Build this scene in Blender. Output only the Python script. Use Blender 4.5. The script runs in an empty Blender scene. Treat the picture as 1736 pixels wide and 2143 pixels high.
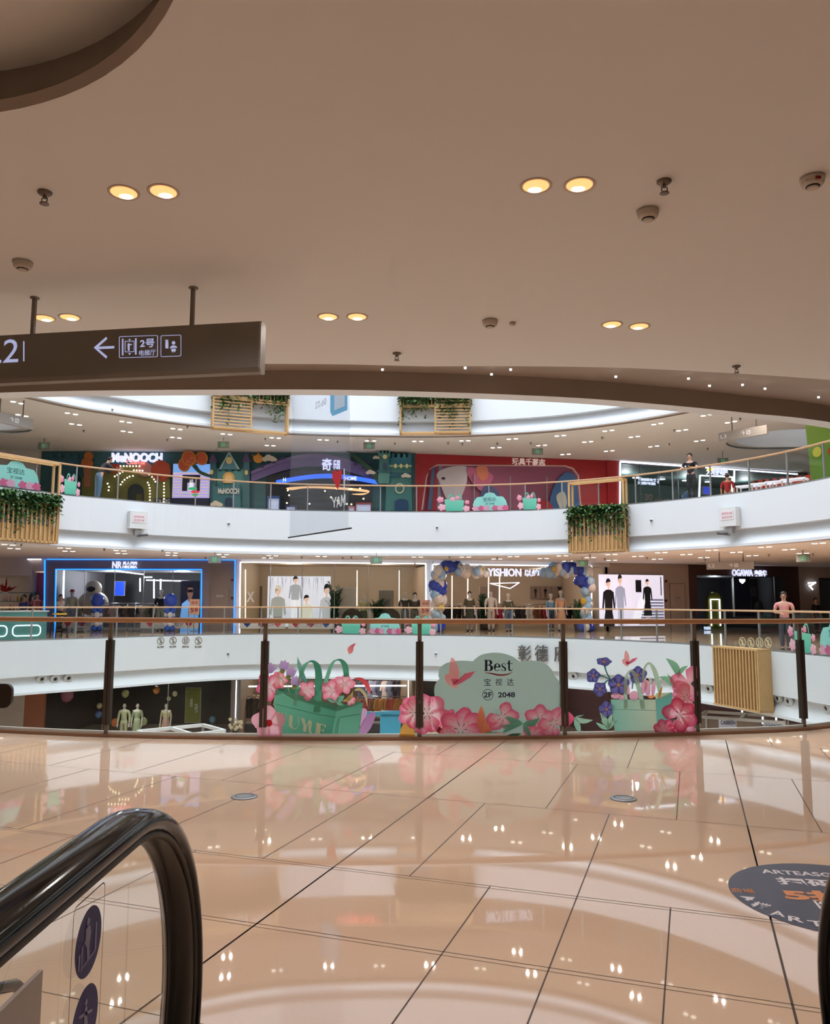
import bpy, bmesh, math, random
from mathutils import Vector, Matrix
from mathutils.geometry import tessellate_polygon
random.seed(7)
SC = bpy.context.scene
COL = SC.collection
# ---------------------------------------------------------------- camera
FPX, EYE, HZ, CX, CY = 1670.0, 1.31, 1262.0, 868.0, 1071.5
PIT = math.atan((HZ - CY) / FPX); ROL = math.radians(0.2)
R0 = Vector((1, 0, 0)); U0 = Vector((0, -math.sin(PIT), math.cos(PIT))); D0 = Vector((0, math.cos(PIT), math.sin(PIT)))
RR = R0 * math.cos(ROL) + U0 * math.sin(ROL); UU = -R0 * math.sin(ROL) + U0 * math.cos(ROL)
EYEP = Vector((0, 0, EYE))
cd = bpy.data.cameras.new('camera'); cam = bpy.data.objects.new('camera', cd); COL.objects.link(cam)
cd.sensor_fit = 'VERTICAL'; cd.sensor_height = 24.0; cd.lens = 24.0 * FPX / 2143.0; cd.clip_start = 0.05; cd.clip_end = 300
m = Matrix((RR, UU, -D0)).transposed().to_4x4(); m.translation = EYEP; cam.matrix_world = m
SC.camera = cam
# ---------------------------------------------------------------- colour management, world, lights
SC.view_settings.view_transform = 'Standard'
try: SC.view_settings.look = 'None'
except Exception: pass
SC.view_settings.exposure = 0.0; SC.view_settings.gamma = 1.0; SC.view_settings.use_curve_mapping = False
SC.cycles.use_denoising = True
SC.cycles.max_bounces = 7; SC.cycles.diffuse_bounces = 3; SC.cycles.glossy_bounces = 3; SC.cycles.use_adaptive_sampling = True; SC.cycles.adaptive_threshold = 0.1; SC.cycles.adaptive_min_samples = 20
SC.cycles.transmission_bounces = 6; SC.cycles.transparent_max_bounces = 24
SC.cycles.caustics_reflective = False; SC.cycles.caustics_refractive = False
SC.cycles.sample_clamp_indirect = 4.0
w = bpy.data.worlds.new('world'); SC.world = w; w.use_nodes = True
w.node_tree.nodes['Background'].inputs[0].default_value = (0.80, 0.88, 1.0, 1)
w.node_tree.nodes['Background'].inputs[1].default_value = 1.0

def lamp(kind, loc, energy, col=(1, 1, 1), size=(1, 1), rot=(0, 0, 0), **kw):
    d = bpy.data.lights.new('lamp', kind); d.energy = energy; d.color = col
    if kind == 'AREA':
        d.shape = kw.get('shape', 'RECTANGLE'); d.size = size[0]; d.size_y = size[1]
    if kind == 'SPOT':
        d.spot_size = math.radians(kw.get('cone', 120)); d.spot_blend = 0.8; d.shadow_soft_size = kw.get('r', .06)
    if kind == 'POINT': d.shadow_soft_size = kw.get('r', .1)
    o = bpy.data.objects.new('lamp', d); COL.objects.link(o); o.location = loc; o.rotation_euler = rot
    return o
WARM = (1.0, 0.96, 0.92); NEUT = (1.0, 0.89, 0.78); COOL = (0.86, 0.93, 1.0)
# daylight of the glass roof over the void
lamp('AREA', (-1.5, 20.5, 35.0), 11800, COOL, (26, 26), shape='ELLIPSE')
# (each gallery is lit by its own recessed downlights, built with them further down; the wells get added lamps)

# ---------------------------------------------------------------- helpers
def lin(c):
    r = []
    for v in c[:3]:
        v = v / 255.0
        r.append(v / 12.92 if v <= 0.04045 else ((v + 0.055) / 1.055) ** 2.4)
    return (r[0], r[1], r[2], 1.0)
MATS = {}
def mat(name, c=(200, 200, 200), rough=.5, metal=0.0, emit=0.0, spec=.5, bump=None, noise=None, ecol=None, coat=0):
    if name in MATS: return MATS[name]
    m = bpy.data.materials.new(name); m.use_nodes = True; nt = m.node_tree; b = nt.nodes['Principled BSDF']
    b.inputs['Base Color'].default_value = lin(c); b.inputs['Roughness'].default_value = rough
    b.inputs['Metallic'].default_value = metal; b.inputs['Specular IOR Level'].default_value = spec
    b.inputs['Coat Weight'].default_value = coat
    if emit:
        b.inputs['Emission Color'].default_value = lin(ecol or c); b.inputs['Emission Strength'].default_value = emit
    if noise:   # (scale, colour2)
        tc = nt.nodes.new('ShaderNodeTexCoord'); n = nt.nodes.new('ShaderNodeTexNoise'); n.inputs['Scale'].default_value = noise[0]; n.inputs['Detail'].default_value = 6
        r = nt.nodes.new('ShaderNodeMix'); r.data_type = 'RGBA'
        r.inputs[6].default_value = lin(c); r.inputs[7].default_value = lin(noise[1])
        nt.links.new(tc.outputs['Object'], n.inputs['Vector']); nt.links.new(n.outputs[0], r.inputs[0]); nt.links.new(r.outputs[2], b.inputs['Base Color'])
    if bump:    # (scale, strength)
        tc = nt.nodes.new('ShaderNodeTexCoord'); n = nt.nodes.new('ShaderNodeTexNoise'); n.inputs['Scale'].default_value = bump[0]
        bp = nt.nodes.new('ShaderNodeBump'); bp.inputs['Strength'].default_value = bump[1]
        nt.links.new(tc.outputs['Object'], n.inputs['Vector']); nt.links.new(n.outputs[0], bp.inputs['Height']); nt.links.new(bp.outputs[0], b.inputs['Normal'])
    MATS[name] = m; return m
def glass(name, tint=(250, 253, 252), ior=1.45, rough=0.0, keep=1.0, wave=0):
    if name in MATS: return MATS[name]
    m = bpy.data.materials.new(name); m.use_nodes = True; nt = m.node_tree; nt.nodes.clear()
    out = nt.nodes.new('ShaderNodeOutputMaterial'); tr = nt.nodes.new('ShaderNodeBsdfTransparent'); tr.inputs[0].default_value = lin(tint)
    gl = nt.nodes.new('ShaderNodeBsdfGlossy'); gl.inputs['Roughness'].default_value = rough
    fr = nt.nodes.new('ShaderNodeFresnel'); fr.inputs[0].default_value = ior
    mx = nt.nodes.new('ShaderNodeMixShader'); ge = nt.nodes.new('ShaderNodeNewGeometry'); mm = nt.nodes.new('ShaderNodeMath'); mm.operation = 'MULTIPLY_ADD'; mm.inputs[1].default_value = -1.0; mm.inputs[2].default_value = 1.0
    nt.links.new(ge.outputs['Backfacing'], mm.inputs[0]); m3 = nt.nodes.new('ShaderNodeMath'); m3.operation = 'MULTIPLY'; nt.links.new(mm.outputs[0], m3.inputs[0]); nt.links.new(fr.outputs[0], m3.inputs[1])
    nt.links.new(m3.outputs[0], mx.inputs[0]); nt.links.new(tr.outputs[0], mx.inputs[1]); nt.links.new(gl.outputs[0], mx.inputs[2])
    if wave:
        tc = nt.nodes.new('ShaderNodeTexCoord'); mp = nt.nodes.new('ShaderNodeMapping'); mp.inputs['Scale'].default_value = (2.2, 2.2, 9.0); mp.inputs['Rotation'].default_value = (0, .35, 0)
        n = nt.nodes.new('ShaderNodeTexNoise'); n.inputs['Scale'].default_value = wave; n.inputs['Detail'].default_value = 3
        bp = nt.nodes.new('ShaderNodeBump'); bp.inputs['Strength'].default_value = 1.0; bp.inputs['Distance'].default_value = .12
        nt.links.new(tc.outputs['Object'], mp.inputs[0]); nt.links.new(mp.outputs[0], n.inputs['Vector']); nt.links.new(n.outputs[0], bp.inputs['Height'])
        nt.links.new(bp.outputs[0], gl.inputs['Normal']); nt.links.new(bp.outputs[0], fr.inputs['Normal'])
        df = nt.nodes.new('ShaderNodeBsdfDiffuse'); df.inputs[0].default_value = lin((210, 212, 215)); nt.links.new(bp.outputs[0], df.inputs['Normal'])
        m2 = nt.nodes.new('ShaderNodeMixShader'); m2.inputs[0].default_value = keep
        nt.links.new(mx.outputs[0], m2.inputs[1]); nt.links.new(df.outputs[0], m2.inputs[2]); nt.links.new(m2.outputs[0], out.inputs[0])
    else:
        nt.links.new(mx.outputs[0], out.inputs[0])
    MATS[name] = m; return m
def printed(name='printed_ink', emit=0.0, rough=.45):
    if name in MATS: return MATS[name]
    m = bpy.data.materials.new(name); m.use_nodes = True; nt = m.node_tree; b = nt.nodes['Principled BSDF']
    a = nt.nodes.new('ShaderNodeAttribute'); a.attribute_name = 'Ink'; nt.links.new(a.outputs['Color'], b.inputs['Base Color'])
    b.inputs['Roughness'].default_value = rough
    if not emit and name == 'printed_ink':
        tl = nt.nodes.new('ShaderNodeBsdfTranslucent'); nt.links.new(a.outputs['Color'], tl.inputs[0]); mx = nt.nodes.new('ShaderNodeMixShader'); mx.inputs[0].default_value = .35
        nt.links.new(b.outputs[0], mx.inputs[1]); nt.links.new(tl.outputs[0], mx.inputs[2]); nt.links.new(mx.outputs[0], nt.nodes['Material Output'].inputs[0])
    if emit: nt.links.new(a.outputs['Color'], b.inputs['Emission Color']); b.inputs['Emission Strength'].default_value = emit
    MATS[name] = m; return m
INK = printed(); LIT = printed('backlit_print', 0.85, .3)

ROOT = {}
def thing(name, label, cat, M=None, group=None, loc=None, rz=0.0):
    """Empty at the base of a thing."""
    o = bpy.data.objects.new(name, None); COL.objects.link(o); o.empty_display_size = .1
    if M is None: M = Matrix.Translation(Vector(loc or (0, 0, 0))) @ Matrix.Rotation(rz, 4, 'Z')
    o.matrix_world = M; ROOT[o.name] = M.copy(); o['label'] = label; o['category'] = cat
    if group: o['group'] = group
    return o
def tag(o, label, cat, group=None, kind=None):
    o['label'] = label; o['category'] = cat
    if group: o['group'] = group
    if kind: o['kind'] = kind
    return o
def rootm(o):
    return ROOT.get(o.name, Matrix.Identity(4)) if o else Matrix.Identity(4)
def top(o):
    while o.parent: o = o.parent
    return o
class MB:
    """collects shapes, then links them as one mesh object"""
    def __init__(s, F=None): s.v = []; s.f = []; s.c = []; s.ink = None; s.F = F; s.sm = []
    def add(s, vs, fs, smooth=False, ink=None):
        n = len(s.v); s.v += [Vector(p) for p in vs]; s.f += [tuple(i + n for i in f) for f in fs]; s.sm += [smooth] * len(fs)
        ink = ink or s.ink
        if isinstance(ink, list): s.c += ink
        else: s.c += [ink or (200, 200, 200)] * len(vs)
        return s
    def box(s, x0, x1, y0, y1, z0, z1, bev=0):
        vs = [(x, y, z) for x in (x0, x1) for y in (y0, y1) for z in (z0, z1)]
        return s.add(vs, [(0, 1, 3, 2), (4, 6, 7, 5), (0, 4, 5, 1), (2, 3, 7, 6), (0, 2, 6, 4), (1, 5, 7, 3)])
    def bar(s, p, q, a, b=None, up=(0, 0, 1)):
        """box of section a (side) x b (up) from p to q"""
        p = Vector(p); q = Vector(q); d = (q - p).normalized(); b = b or a; u = Vector(up)
        if abs(d.dot(u)) > .99: u = Vector((0, 1, 0))
        e = d.cross(u).normalized(); u = e.cross(d).normalized(); vs = []
        for o in (p, q):
            for i, j in ((-1, -1), (1, -1), (1, 1), (-1, 1)): vs.append(o + e * (i * a / 2) + u * (j * b / 2))
        return s.add(vs, [(0, 1, 2, 3), (7, 6, 5, 4), (0, 4, 5, 1), (1, 5, 6, 2), (2, 6, 7, 3), (3, 7, 4, 0)])
    def tube(s, pts, r, seg=8, closed=False, flat=1.0):
        pts = [Vector(p) for p in pts]; n = len(pts); rs = r if isinstance(r, (list, tuple)) else [r] * n
        vs = []; fs = []; pu = None
        for i, p in enumerate(pts):
            a = pts[(i - 1) % n] if (closed or i > 0) else p; b = pts[(i + 1) % n] if (closed or i < n - 1) else p
            d = (b - a).normalized(); u = pu or Vector((0, 0, 1))
            if abs(d.dot(u)) > .95 and pu is None: u = Vector((0, 1, 0))
            e = d.cross(u).normalized(); u = e.cross(d).normalized(); pu = u
            for k in range(seg):
                t = 2 * math.pi * k / seg; vs.append(p + (e * math.cos(t) + u * (math.sin(t) * flat)) * rs[i])
        for i in range(n if closed else n - 1):
            for k in range(seg):
                a = i * seg + k; b = i * seg + (k + 1) % seg; j = (i + 1) % n
                fs.append((a, b, j * seg + (k + 1) % seg, j * seg + k))
        if not closed: fs += [tuple(range(seg))[::-1], tuple(range((n - 1) * seg, n * seg))]
        return s.add(vs, fs, True)
    def cyl(s, p, q, r, r2=None, seg=16):
        return s.tube([p, q], [r, r if r2 is None else r2], seg)
    def ball(s, c, r, seg=12, rings=8, sz=(1, 1, 1), ink=None):
        c = Vector(c); vs = [c + Vector((0, 0, r * sz[2]))]
        for i in range(1, rings):
            t = math.pi * i / rings
            for k in range(seg):
                a = 2 * math.pi * k / seg
                vs.append(c + Vector((r * sz[0] * math.sin(t) * math.cos(a), r * sz[1] * math.sin(t) * math.sin(a), r * sz[2] * math.cos(t))))
        vs.append(c - Vector((0, 0, r * sz[2]))); fs = []
        for k in range(seg): fs.append((0, 1 + k, 1 + (k + 1) % seg))
        for i in range(rings - 2):
            for k in range(seg):
                a = 1 + i * seg + k; b = 1 + i * seg + (k + 1) % seg; fs.append((a, a + seg, b + seg, b))
        l = len(vs) - 1
        for k in range(seg): fs.append((l, 1 + (rings - 2) * seg + (k + 1) % seg, 1 + (rings - 2) * seg + k))
        return s.add(vs, fs, True, ink)
    def lathe(s, c, prof, seg=20, axis='z', cap=True):
        """prof: (r, h) pairs turned about the vertical through c"""
        c = Vector(c); vs = []; fs = []; n = len(prof)
        for r, h in prof:
            for k in range(seg):
                a = 2 * math.pi * k / seg
                vs.append(c + (Vector((r * math.cos(a), r * math.sin(a), h)) if axis == 'z' else Vector((r * math.cos(a), h, r * math.sin(a)))))
        for i in range(n - 1):
            for k in range(seg): fs.append((i * seg + k, i * seg + (k + 1) % seg, (i + 1) * seg + (k + 1) % seg, (i + 1) * seg + k))
        if cap and prof[0][0] > 1e-4: fs.append(tuple(range(seg))[::-1])
        if cap and prof[-1][0] > 1e-4: fs.append(tuple(range((n - 1) * seg, n * seg)))
        return s.add(vs, fs, True)
    def plate(s, pts, y=0.0, d=0.0, ink=None, holes=(), ink2=None, gdir=(0, 1)):
        """flat outline in the x-z plane at depth y, thickness d (towards +y); ink..ink2 is a printed gradient along gdir"""
        loops = [[Vector((p[0], p[1], 0)) for p in pts]] + [[Vector((p[0], p[1], 0)) for p in h] for h in holes]
        flat = [p for l in loops for p in l]; tr = tessellate_polygon(loops)
        if ink2:
            g = [p.x * gdir[0] + p.y * gdir[1] for p in flat]; lo, hi = min(g), max(g)
            cs = [tuple(ink[k] + (ink2[k] - ink[k]) * (t - lo) / max(1e-6, hi - lo) for k in range(3)) for t in g]
        else: cs = ink
        s.add([(p.x, y, p.y) for p in flat], [tuple(t) for t in tr], False, cs)
        if d:
            s.add([(p.x, y + d, p.y) for p in flat], [tuple(t)[::-1] for t in tr], False, cs)
            for l in loops:
                n = len(l); vs = [(p.x, y, p.y) for p in l] + [(p.x, y + d, p.y) for p in l]
                s.add(vs, [(i, (i + 1) % n, n + (i + 1) % n, n + i) for i in range(n)], False, (cs[:1] * 2 * n if isinstance(cs, list) else cs))
        return s
    def build(s, name, m, parent=None, world=False, kind=None, recalc=True):
        me = bpy.data.meshes.new(name)
        vs = s.v
        if world and parent: inv = (rootm(top(parent))).inverted(); vs = [inv @ v for v in vs]
        me.from_pydata([tuple(v) for v in vs], [], s.f)
        ca = me.color_attributes.new('Ink', 'FLOAT_COLOR', 'POINT')
        if m in (INK, LIT) or (m and m.name.startswith('printed')):
            for i, c in enumerate(s.c): ca.data[i].color = lin(c)
        else: me.color_attributes.remove(ca)
        me.polygons.foreach_set('use_smooth', s.sm)
        if recalc:
            bm = bmesh.new(); bm.from_mesh(me); bmesh.ops.recalc_face_normals(bm, faces=bm.faces); bm.to_mesh(me); bm.free()
        me.materials.append(m); me.update()
        o = bpy.data.objects.new(name, me); COL.objects.link(o)
        if parent: o.parent = parent
        if kind: o['kind'] = kind
        return o
def struct(name, mb, m, **kw): return mb.build(name, m, kind='structure', **kw)
def copy_tree(o, parent=None, M=None):
    c = o.copy(); COL.objects.link(c)
    if parent: c.parent = parent
    if M is not None: c.matrix_world = M; ROOT[c.name] = M.copy()
    for ch in list(o.children): copy_tree(ch, c)
    return c
def smooth_pts(pts, n=6, closed=True):
    """Catmull-Rom through the points"""
    P = [Vector(p) for p in pts]; L = len(P); out = []
    for i in range(L if closed else L - 1):
        a, b, c, d = (P[(i - 1) % L], P[i], P[(i + 1) % L], P[(i + 2) % L]) if closed else (P[max(0, i - 1)], P[i], P[i + 1], P[min(L - 1, i + 2)])
        for k in range(n):
            t = k / n
            out.append(.5 * ((2 * b) + (c - a) * t + (2 * a - 5 * b + 4 * c - d) * t * t + (3 * b - a - 3 * c + d) * t ** 3))
    if not closed: out.append(P[-1])
    return out
def ray(x, y):
    u = (x - CX) / FPX; v = -(y - CY) / FPX
    return (RR * u + UU * v + D0)
def atz(x, y, z):
    r = ray(x, y); t = (z - EYE) / r.z; return Vector((r.x * t, r.y * t, z))
class Frame:
    """vertical plane with origin p, running towards q; local x along it, local y away from the viewer, z up"""
    def __init__(s, p, q):
        s.o = Vector((p[0], p[1], 0)); e = Vector((q[0] - p[0], q[1] - p[1], 0)); s.len = e.length; s.e = e.normalized()
        s.n = Vector((-s.e.y, s.e.x, 0)); s.a = math.atan2(s.e.y, s.e.x)
        s.M = Matrix.Translation(s.o) @ Matrix.Rotation(s.a, 4, 'Z')
    def px(s, x, y, n=0.0):
        r = ray(x, y); t = (s.o + s.n * n - EYEP).dot(s.n) / r.dot(s.n); p = EYEP + r * t
        return (p - s.o).dot(s.e), p.z
    def at(s, x, n, z): return s.M @ Matrix.Translation(Vector((x, n, z)))
def text(s, name, m, parent, x0, x1, z0, z1, y=0.0, d=.01, bold=0.0, mirror=False, shear=0, M=None):
    """lettering fitted to the rectangle x0..x1, z0..z1 of the parent's x-z plane, facing -y"""
    cu = bpy.data.curves.new(name, 'FONT'); cu.body = s; cu.size = 1; cu.offset = bold; cu.resolution_u = 3; cu.shear = shear
    ob = bpy.data.objects.new('t', cu); me0 = ob.to_mesh(); vs = [v.co.copy() for v in me0.vertices]; fs = [tuple(p.vertices) for p in me0.polygons]
    ob.to_mesh_clear(); bpy.data.objects.remove(ob)
    if not vs: print('EMPTY TEXT', s); return None
    ax = min(v.x for v in vs); bx = max(v.x for v in vs); ay = min(v.y for v in vs); by = max(v.y for v in vs)
    sx = (x1 - x0) / max(1e-6, bx - ax); sz = (z1 - z0) / max(1e-6, by - ay); out = []
    for v in vs:
        X = x0 + (v.x - ax) * sx
        if mirror: X = x0 + x1 - X
        out.append(Vector((X, y, z0 + (v.y - ay) * sz)))
    b = MB(); b.add(out, fs)
    n = len(out); edges = {}
    b.add([p + Vector((0, -d, 0)) for p in out], fs)
    for f in fs:
        for i in range(len(f)):
            e = (f[i], f[(i + 1) % len(f)]); k = tuple(sorted(e)); edges.setdefault(k, []).append(e)
    for k, l in edges.items():
        if len(l) == 1: b.f.append((l[0][0], l[0][1], l[0][1] + n, l[0][0] + n)); b.sm.append(False)
    if M is not None: b.v = [M @ v for v in b.v]
    return b.build(name, m, parent)
def circ(cx, cz, r, n=24, rz=None, a0=0, a1=2 * math.pi):
    rz = r if rz is None else rz
    full = abs(a1 - a0 - 2 * math.pi) < 1e-6
    return [(cx + r * math.cos(a0 + (a1 - a0) * i / (n if full else n - 1)), cz + rz * math.sin(a0 + (a1 - a0) * i / (n if full else n - 1))) for i in range(n)]
def rrect(x0, x1, z0, z1, r, n=5):
    o = []
    for cx, cz, a in ((x1 - r, z1 - r, 0), (x0 + r, z1 - r, 90), (x0 + r, z0 + r, 180), (x1 - r, z0 + r, 270)):
        for i in range(n + 1): t = math.radians(a + 90 * i / n); o.append((cx + r * math.cos(t), cz + r * math.sin(t)))
    return o

# ---------------------------------------------------------------- materials of the building
WHITE = mat('white_fascia_panel', (226, 229, 232), .35, spec=.4)
CEIL = mat('warm_white_ceiling_paint', (226, 225, 222), .85, spec=.2, bump=(40, .02))
DARKMETAL = mat('bronze_metal', (78, 68, 60), .38, .6)
GREYMETAL = mat('grey_post_metal', (150, 150, 150), .4, .5)
STEEL = mat('brushed_steel', (190, 190, 190), .25, 1.0)
WOOD = mat('handrail_wood', (190, 140, 98), .35, noise=(9, (164, 112, 72)), coat=.4)
PINE = mat('pine_slat_wood', (214, 174, 120), .55, noise=(6, (196, 152, 98)))
BLACK = mat('black_rubber', (5, 5, 6), .1, spec=.25)
BLACKM = mat('matte_black', (18, 18, 20), .7)
WHITEP = mat('white_plastic', (222, 222, 220), .4)
GREYP = mat('grey_plastic', (150, 148, 146), .5)
LEDW = mat('white_led', (230, 232, 240), .5, emit=2.6, ecol=(236, 240, 255))
LEDS = mat('sign_led', (200, 205, 225), .5, emit=.95, ecol=(222, 226, 255))
LEDWW = mat('warm_led', (255, 240, 210), .5, emit=2.4, ecol=(255, 232, 200))
LEDB = mat('blue_led', (40, 120, 255), .5, emit=2.1, ecol=(40, 130, 255))
GLASS = glass('clear_glass'); SHOPGLASS = glass('shop_glass', (244, 248, 247), 1.3)
SLOT = mat('shadow_gap_paint', (120, 110, 100), .9)

# ---------------------------------------------------------------- plan of the void, floor by floor
LV = 5.04; HC = 3.27
V2 = [(-8.4, 10.1), (-6.2, 8.95), (-4.18, 8.36), (-3.04, 8.14), (-1.46, 7.98), (0.04, 8.01), (1.48, 8.15), (2.85, 8.42), (4.14, 8.78), (6.3, 9.8), (8.6, 12.2), (10.1, 15.4), (10.55, 18.4), (10.33, 20.8), (9.75, 23.6), (8.75, 26.3), (7.1, 28.7), (4.7, 30.7), (2, 32.1), (-1, 33), (-4.5, 33.4), (-7.3, 32.8), (-9.3, 31.3), (-11.2, 29.1), (-13.6, 26.5), (-15.4, 22.5), (-15.6, 18), (-13.6, 14), (-11, 11.6)]
V3 = [(-8.6, 9.7), (-6.2, 8.1), (-3.98, 7.5), (-1.39, 7.34), (0, 7.39), (1.35, 7.57), (2.3, 7.82), (3.3, 8.16), (4.54, 8.66), (7.4, 10.4), (10.3, 13.4), (12.2, 17), (12.6, 20.3), (12.3, 23.4), (11.45, 25.9), (9.91, 28.2), (8.05, 30.1), (5.56, 31.7), (2.6, 32.6), (-.4, 32.85), (-5.2, 32.4), (-8.73, 30.9), (-10.9, 29.2), (-12.5, 27.6), (-14.6, 23.6), (-15, 18.5), (-13.6, 14), (-11.3, 11.5)]
def loop(ctrl): return smooth_pts([Vector((x, y, 0)) for x, y in ctrl], 6)
L2 = loop(V2); L3 = loop(V3); L4 = L3
def offs(lp, o):
    """lp pushed away from the void by o (number or function of the point)"""
    n = len(lp); out = []
    for i, p in enumerate(lp):
        d = (lp[(i + 1) % n] - lp[(i - 1) % n]).normalized(); nn = Vector((d.y, -d.x, 0))
        k = o(p) if callable(o) else o
        out.append(p + nn * k)
    return out
def sweep(mb, lp, prof, smooth=True):
    """prof: list of (offset, z)"""
    rows = [[Vector((q.x, q.y, z)) for q in offs(lp, o)] for o, z in prof]; n = len(lp)
    vs = [p for r in rows for p in r]; fs = []
    for i in range(len(rows) - 1):
        for k in range(n): fs.append((i * n + k, i * n + (k + 1) % n, (i + 1) * n + (k + 1) % n, (i + 1) * n + k))
    mb.add(vs, fs, smooth); return mb
RECT = [(-34, -14), (36, -14), (36, 50), (-34, 50)]
def flat_ring(lp, z, holes=()):
    b = MB(); loops = [[Vector((x, y, 0)) for x, y in RECT], [Vector((p.x, p.y, 0)) for p in lp]] + [[Vector((x, y, 0)) for x, y in h] for h in holes]
    f = [p for l in loops for p in l]; b.add([(p.x, p.y, z) for p in f], [tuple(t) for t in tessellate_polygon(loops)]); return b
def stadium(p, q, r, n=40):
    p = Vector((p[0], p[1])); q = Vector((q[0], q[1])); a = math.atan2((q - p).y, (q - p).x); o = []
    for c, s in ((q, -math.pi / 2), (p, math.pi / 2)):
        for i in range(n + 1): t = a + s + math.pi * i / n; o.append((c.x + r * math.cos(t), c.y + r * math.sin(t)))
    return o
# escalator wells in the ceilings (shown left, right and overhead)
W_NEAR = [(-2.0 + x, 1.6 + y) for x, y in stadium((0, 0), (-1.2, -4.0), 1.45)]
W_R = stadium((15.7, 33.7), (26, 33.0), 2.2)
W_L = stadium((-17.0, 31.4), (-27, 28.5), 1.5)
# floors ------------------------------------------------------------
fm = bpy.data.materials.new('polished_beige_stone'); fm.use_nodes = True; nt = fm.node_tree; b = nt.nodes['Principled BSDF']
tc = nt.nodes.new('ShaderNodeTexCoord'); n1 = nt.nodes.new('ShaderNodeTexNoise'); n1.inputs['Scale'].default_value = 60; n1.inputs['Detail'].default_value = 8
n2 = nt.nodes.new('ShaderNodeTexNoise'); n2.inputs['Scale'].default_value = 1.2; n2.inputs['Detail'].default_value = 3
mx = nt.nodes.new('ShaderNodeMix'); mx.data_type = 'RGBA'; mx.inputs[6].default_value = lin((212, 178, 152)); mx.inputs[7].default_value = lin((222, 188, 162))
ad = nt.nodes.new('ShaderNodeMath'); ad.operation = 'MULTIPLY_ADD'; ad.inputs[1].default_value = .6; nt.links.new(n1.outputs[0], ad.inputs[0])
m5 = nt.nodes.new('ShaderNodeMath'); m5.operation = 'MULTIPLY'; m5.inputs[1].default_value = .4; nt.links.new(n2.outputs[0], m5.inputs[0]); nt.links.new(m5.outputs[0], ad.inputs[2])
for n in (n1, n2): nt.links.new(tc.outputs['Object'], n.inputs['Vector'])
nt.links.new(ad.outputs[0], mx.inputs[0]); nt.links.new(mx.outputs[2], b.inputs['Base Color'])
b.inputs['Roughness'].default_value = .025; b.inputs['IOR'].default_value = 1.6
FLOOR = fm
FLOORFAR = mat('pale_mall_floor', (216, 198, 180), .12)
struct('floor', flat_ring(offs(L2, .06), 0.0), FLOOR)
struct('floor', flat_ring(offs(L3, .02), LV), FLOORFAR)
struct('floor', flat_ring(offs(L4, .02), 2 * LV, [W_R, W_L]), FLOORFAR)
struct('floor', flat_ring(offs(L4, .02), 3 * LV), FLOORFAR)
gb = MB(); gb.add([(-34, -14, -LV), (36, -14, -LV), (36, 50, -LV), (-34, 50, -LV)], [(0, 1, 2, 3)]); struct('floor', gb, FLOORFAR)
def slotw(p): return .92 + .14 * max(0, min(4, p.x)) if p.y < 12 else .55
for k, lp in ((1, L3), (2, L4), (3, L4)):
    z = k * LV; c = z - LV + HC
    fb = MB(); sweep(fb, lp, [(.02, z), (0, z - .01), (0, z - 1.2)], False); sweep(fb, lp, [(0, z - 1.2), (.26, z - 1.215)], False)
    sweep(fb, lp, [(.26, z - 1.215), (.25, z - 1.30), (.20, z - 1.42), (.12, z - 1.54), (.03, z - 1.66), (.0, z - 1.70)]); sweep(fb, lp, [(0, z - 1.70), (0, z - 1.79), (.2, z - 1.79)], False)
    struct('wall_fascia', fb, WHITE)
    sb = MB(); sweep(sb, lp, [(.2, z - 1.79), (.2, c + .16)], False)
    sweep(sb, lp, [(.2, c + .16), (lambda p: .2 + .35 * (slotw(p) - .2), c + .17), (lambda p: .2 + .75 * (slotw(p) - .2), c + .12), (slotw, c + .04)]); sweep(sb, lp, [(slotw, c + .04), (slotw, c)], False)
    struct('trim_recess', sb, mat('recess_painted_shade', (164, 151, 140), .8))  # recess and inner beam face: shade put into a darker colour
    holes = {1: [W_NEAR], 2: [W_R, W_L], 3: []}[k]
    struct('ceiling', flat_ring(offs(lp, slotw), c, holes), CEIL)
    for h in holes:
        hb = MB(); n = len(h); H = Vector((sum(p[0] for p in h) / n, sum(p[1] for p in h) / n))
        deep = .22 if k == 1 else 1.74
        def ringz(zz, gr): return [(p[0] + (p[0] - H.x) / (Vector(p) - H).length * gr, p[1] + (p[1] - H.y) / (Vector(p) - H).length * gr, zz) for p in h]
        rr = [ringz(c, 0), ringz(c + .03, -.03), ringz(c + .03, .02), ringz(c + deep, .05)] if k == 1 else [ringz(c, 0), ringz(c + .04, .0), ringz(c + .1, .2), ringz(c + .1, -.45), ringz(c + .5, -.45), ringz(c + deep, -.3)]
        vs = [p for r in rr for p in r]; fs = [(i * n + j, i * n + (j + 1) % n, (i + 1) * n + (j + 1) % n, (i + 1) * n + j) for i in range(len(rr) - 1) for j in range(n)]
        hb.add(vs, fs, False); struct('trim_well', hb, MATS['recess_painted_shade'] if k == 1 else WHITE)  # overhead well wall carries the same painted shade
        if k == 1: tb = MB(); tb.add(rr[-1], [tuple(range(n))]); struct('ceiling', tb, CEIL)
        else: lamp('POINT', (H.x - 2 if H.x > 0 else H.x + 2, H.y, 2 * LV + HC - .5), 260, COOL, r=.3)  # added lamp without a fitting, brightens the inside of the well
# L2 fascia (top edge under the far balustrade) and the ceiling of the storey below
fb = MB(); sweep(fb, L2, [(.06, 0), (0, 0), (0, -1.2)], False); sweep(fb, L2, [(0, -1.2), (.2, -1.215)], False)
sweep(fb, L2, [(.2, -1.215), (.2, -1.3), (.15, -1.42), (.08, -1.54), (.02, -1.68), (0, -1.72)]); sweep(fb, L2, [(0, -1.72), (0, -1.8), (.3, -1.8), (.3, -1.77)], False)
struct('wall_fascia', fb, WHITE)
struct('ceiling', flat_ring(offs(L2, .3), -1.77), CEIL)
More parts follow.
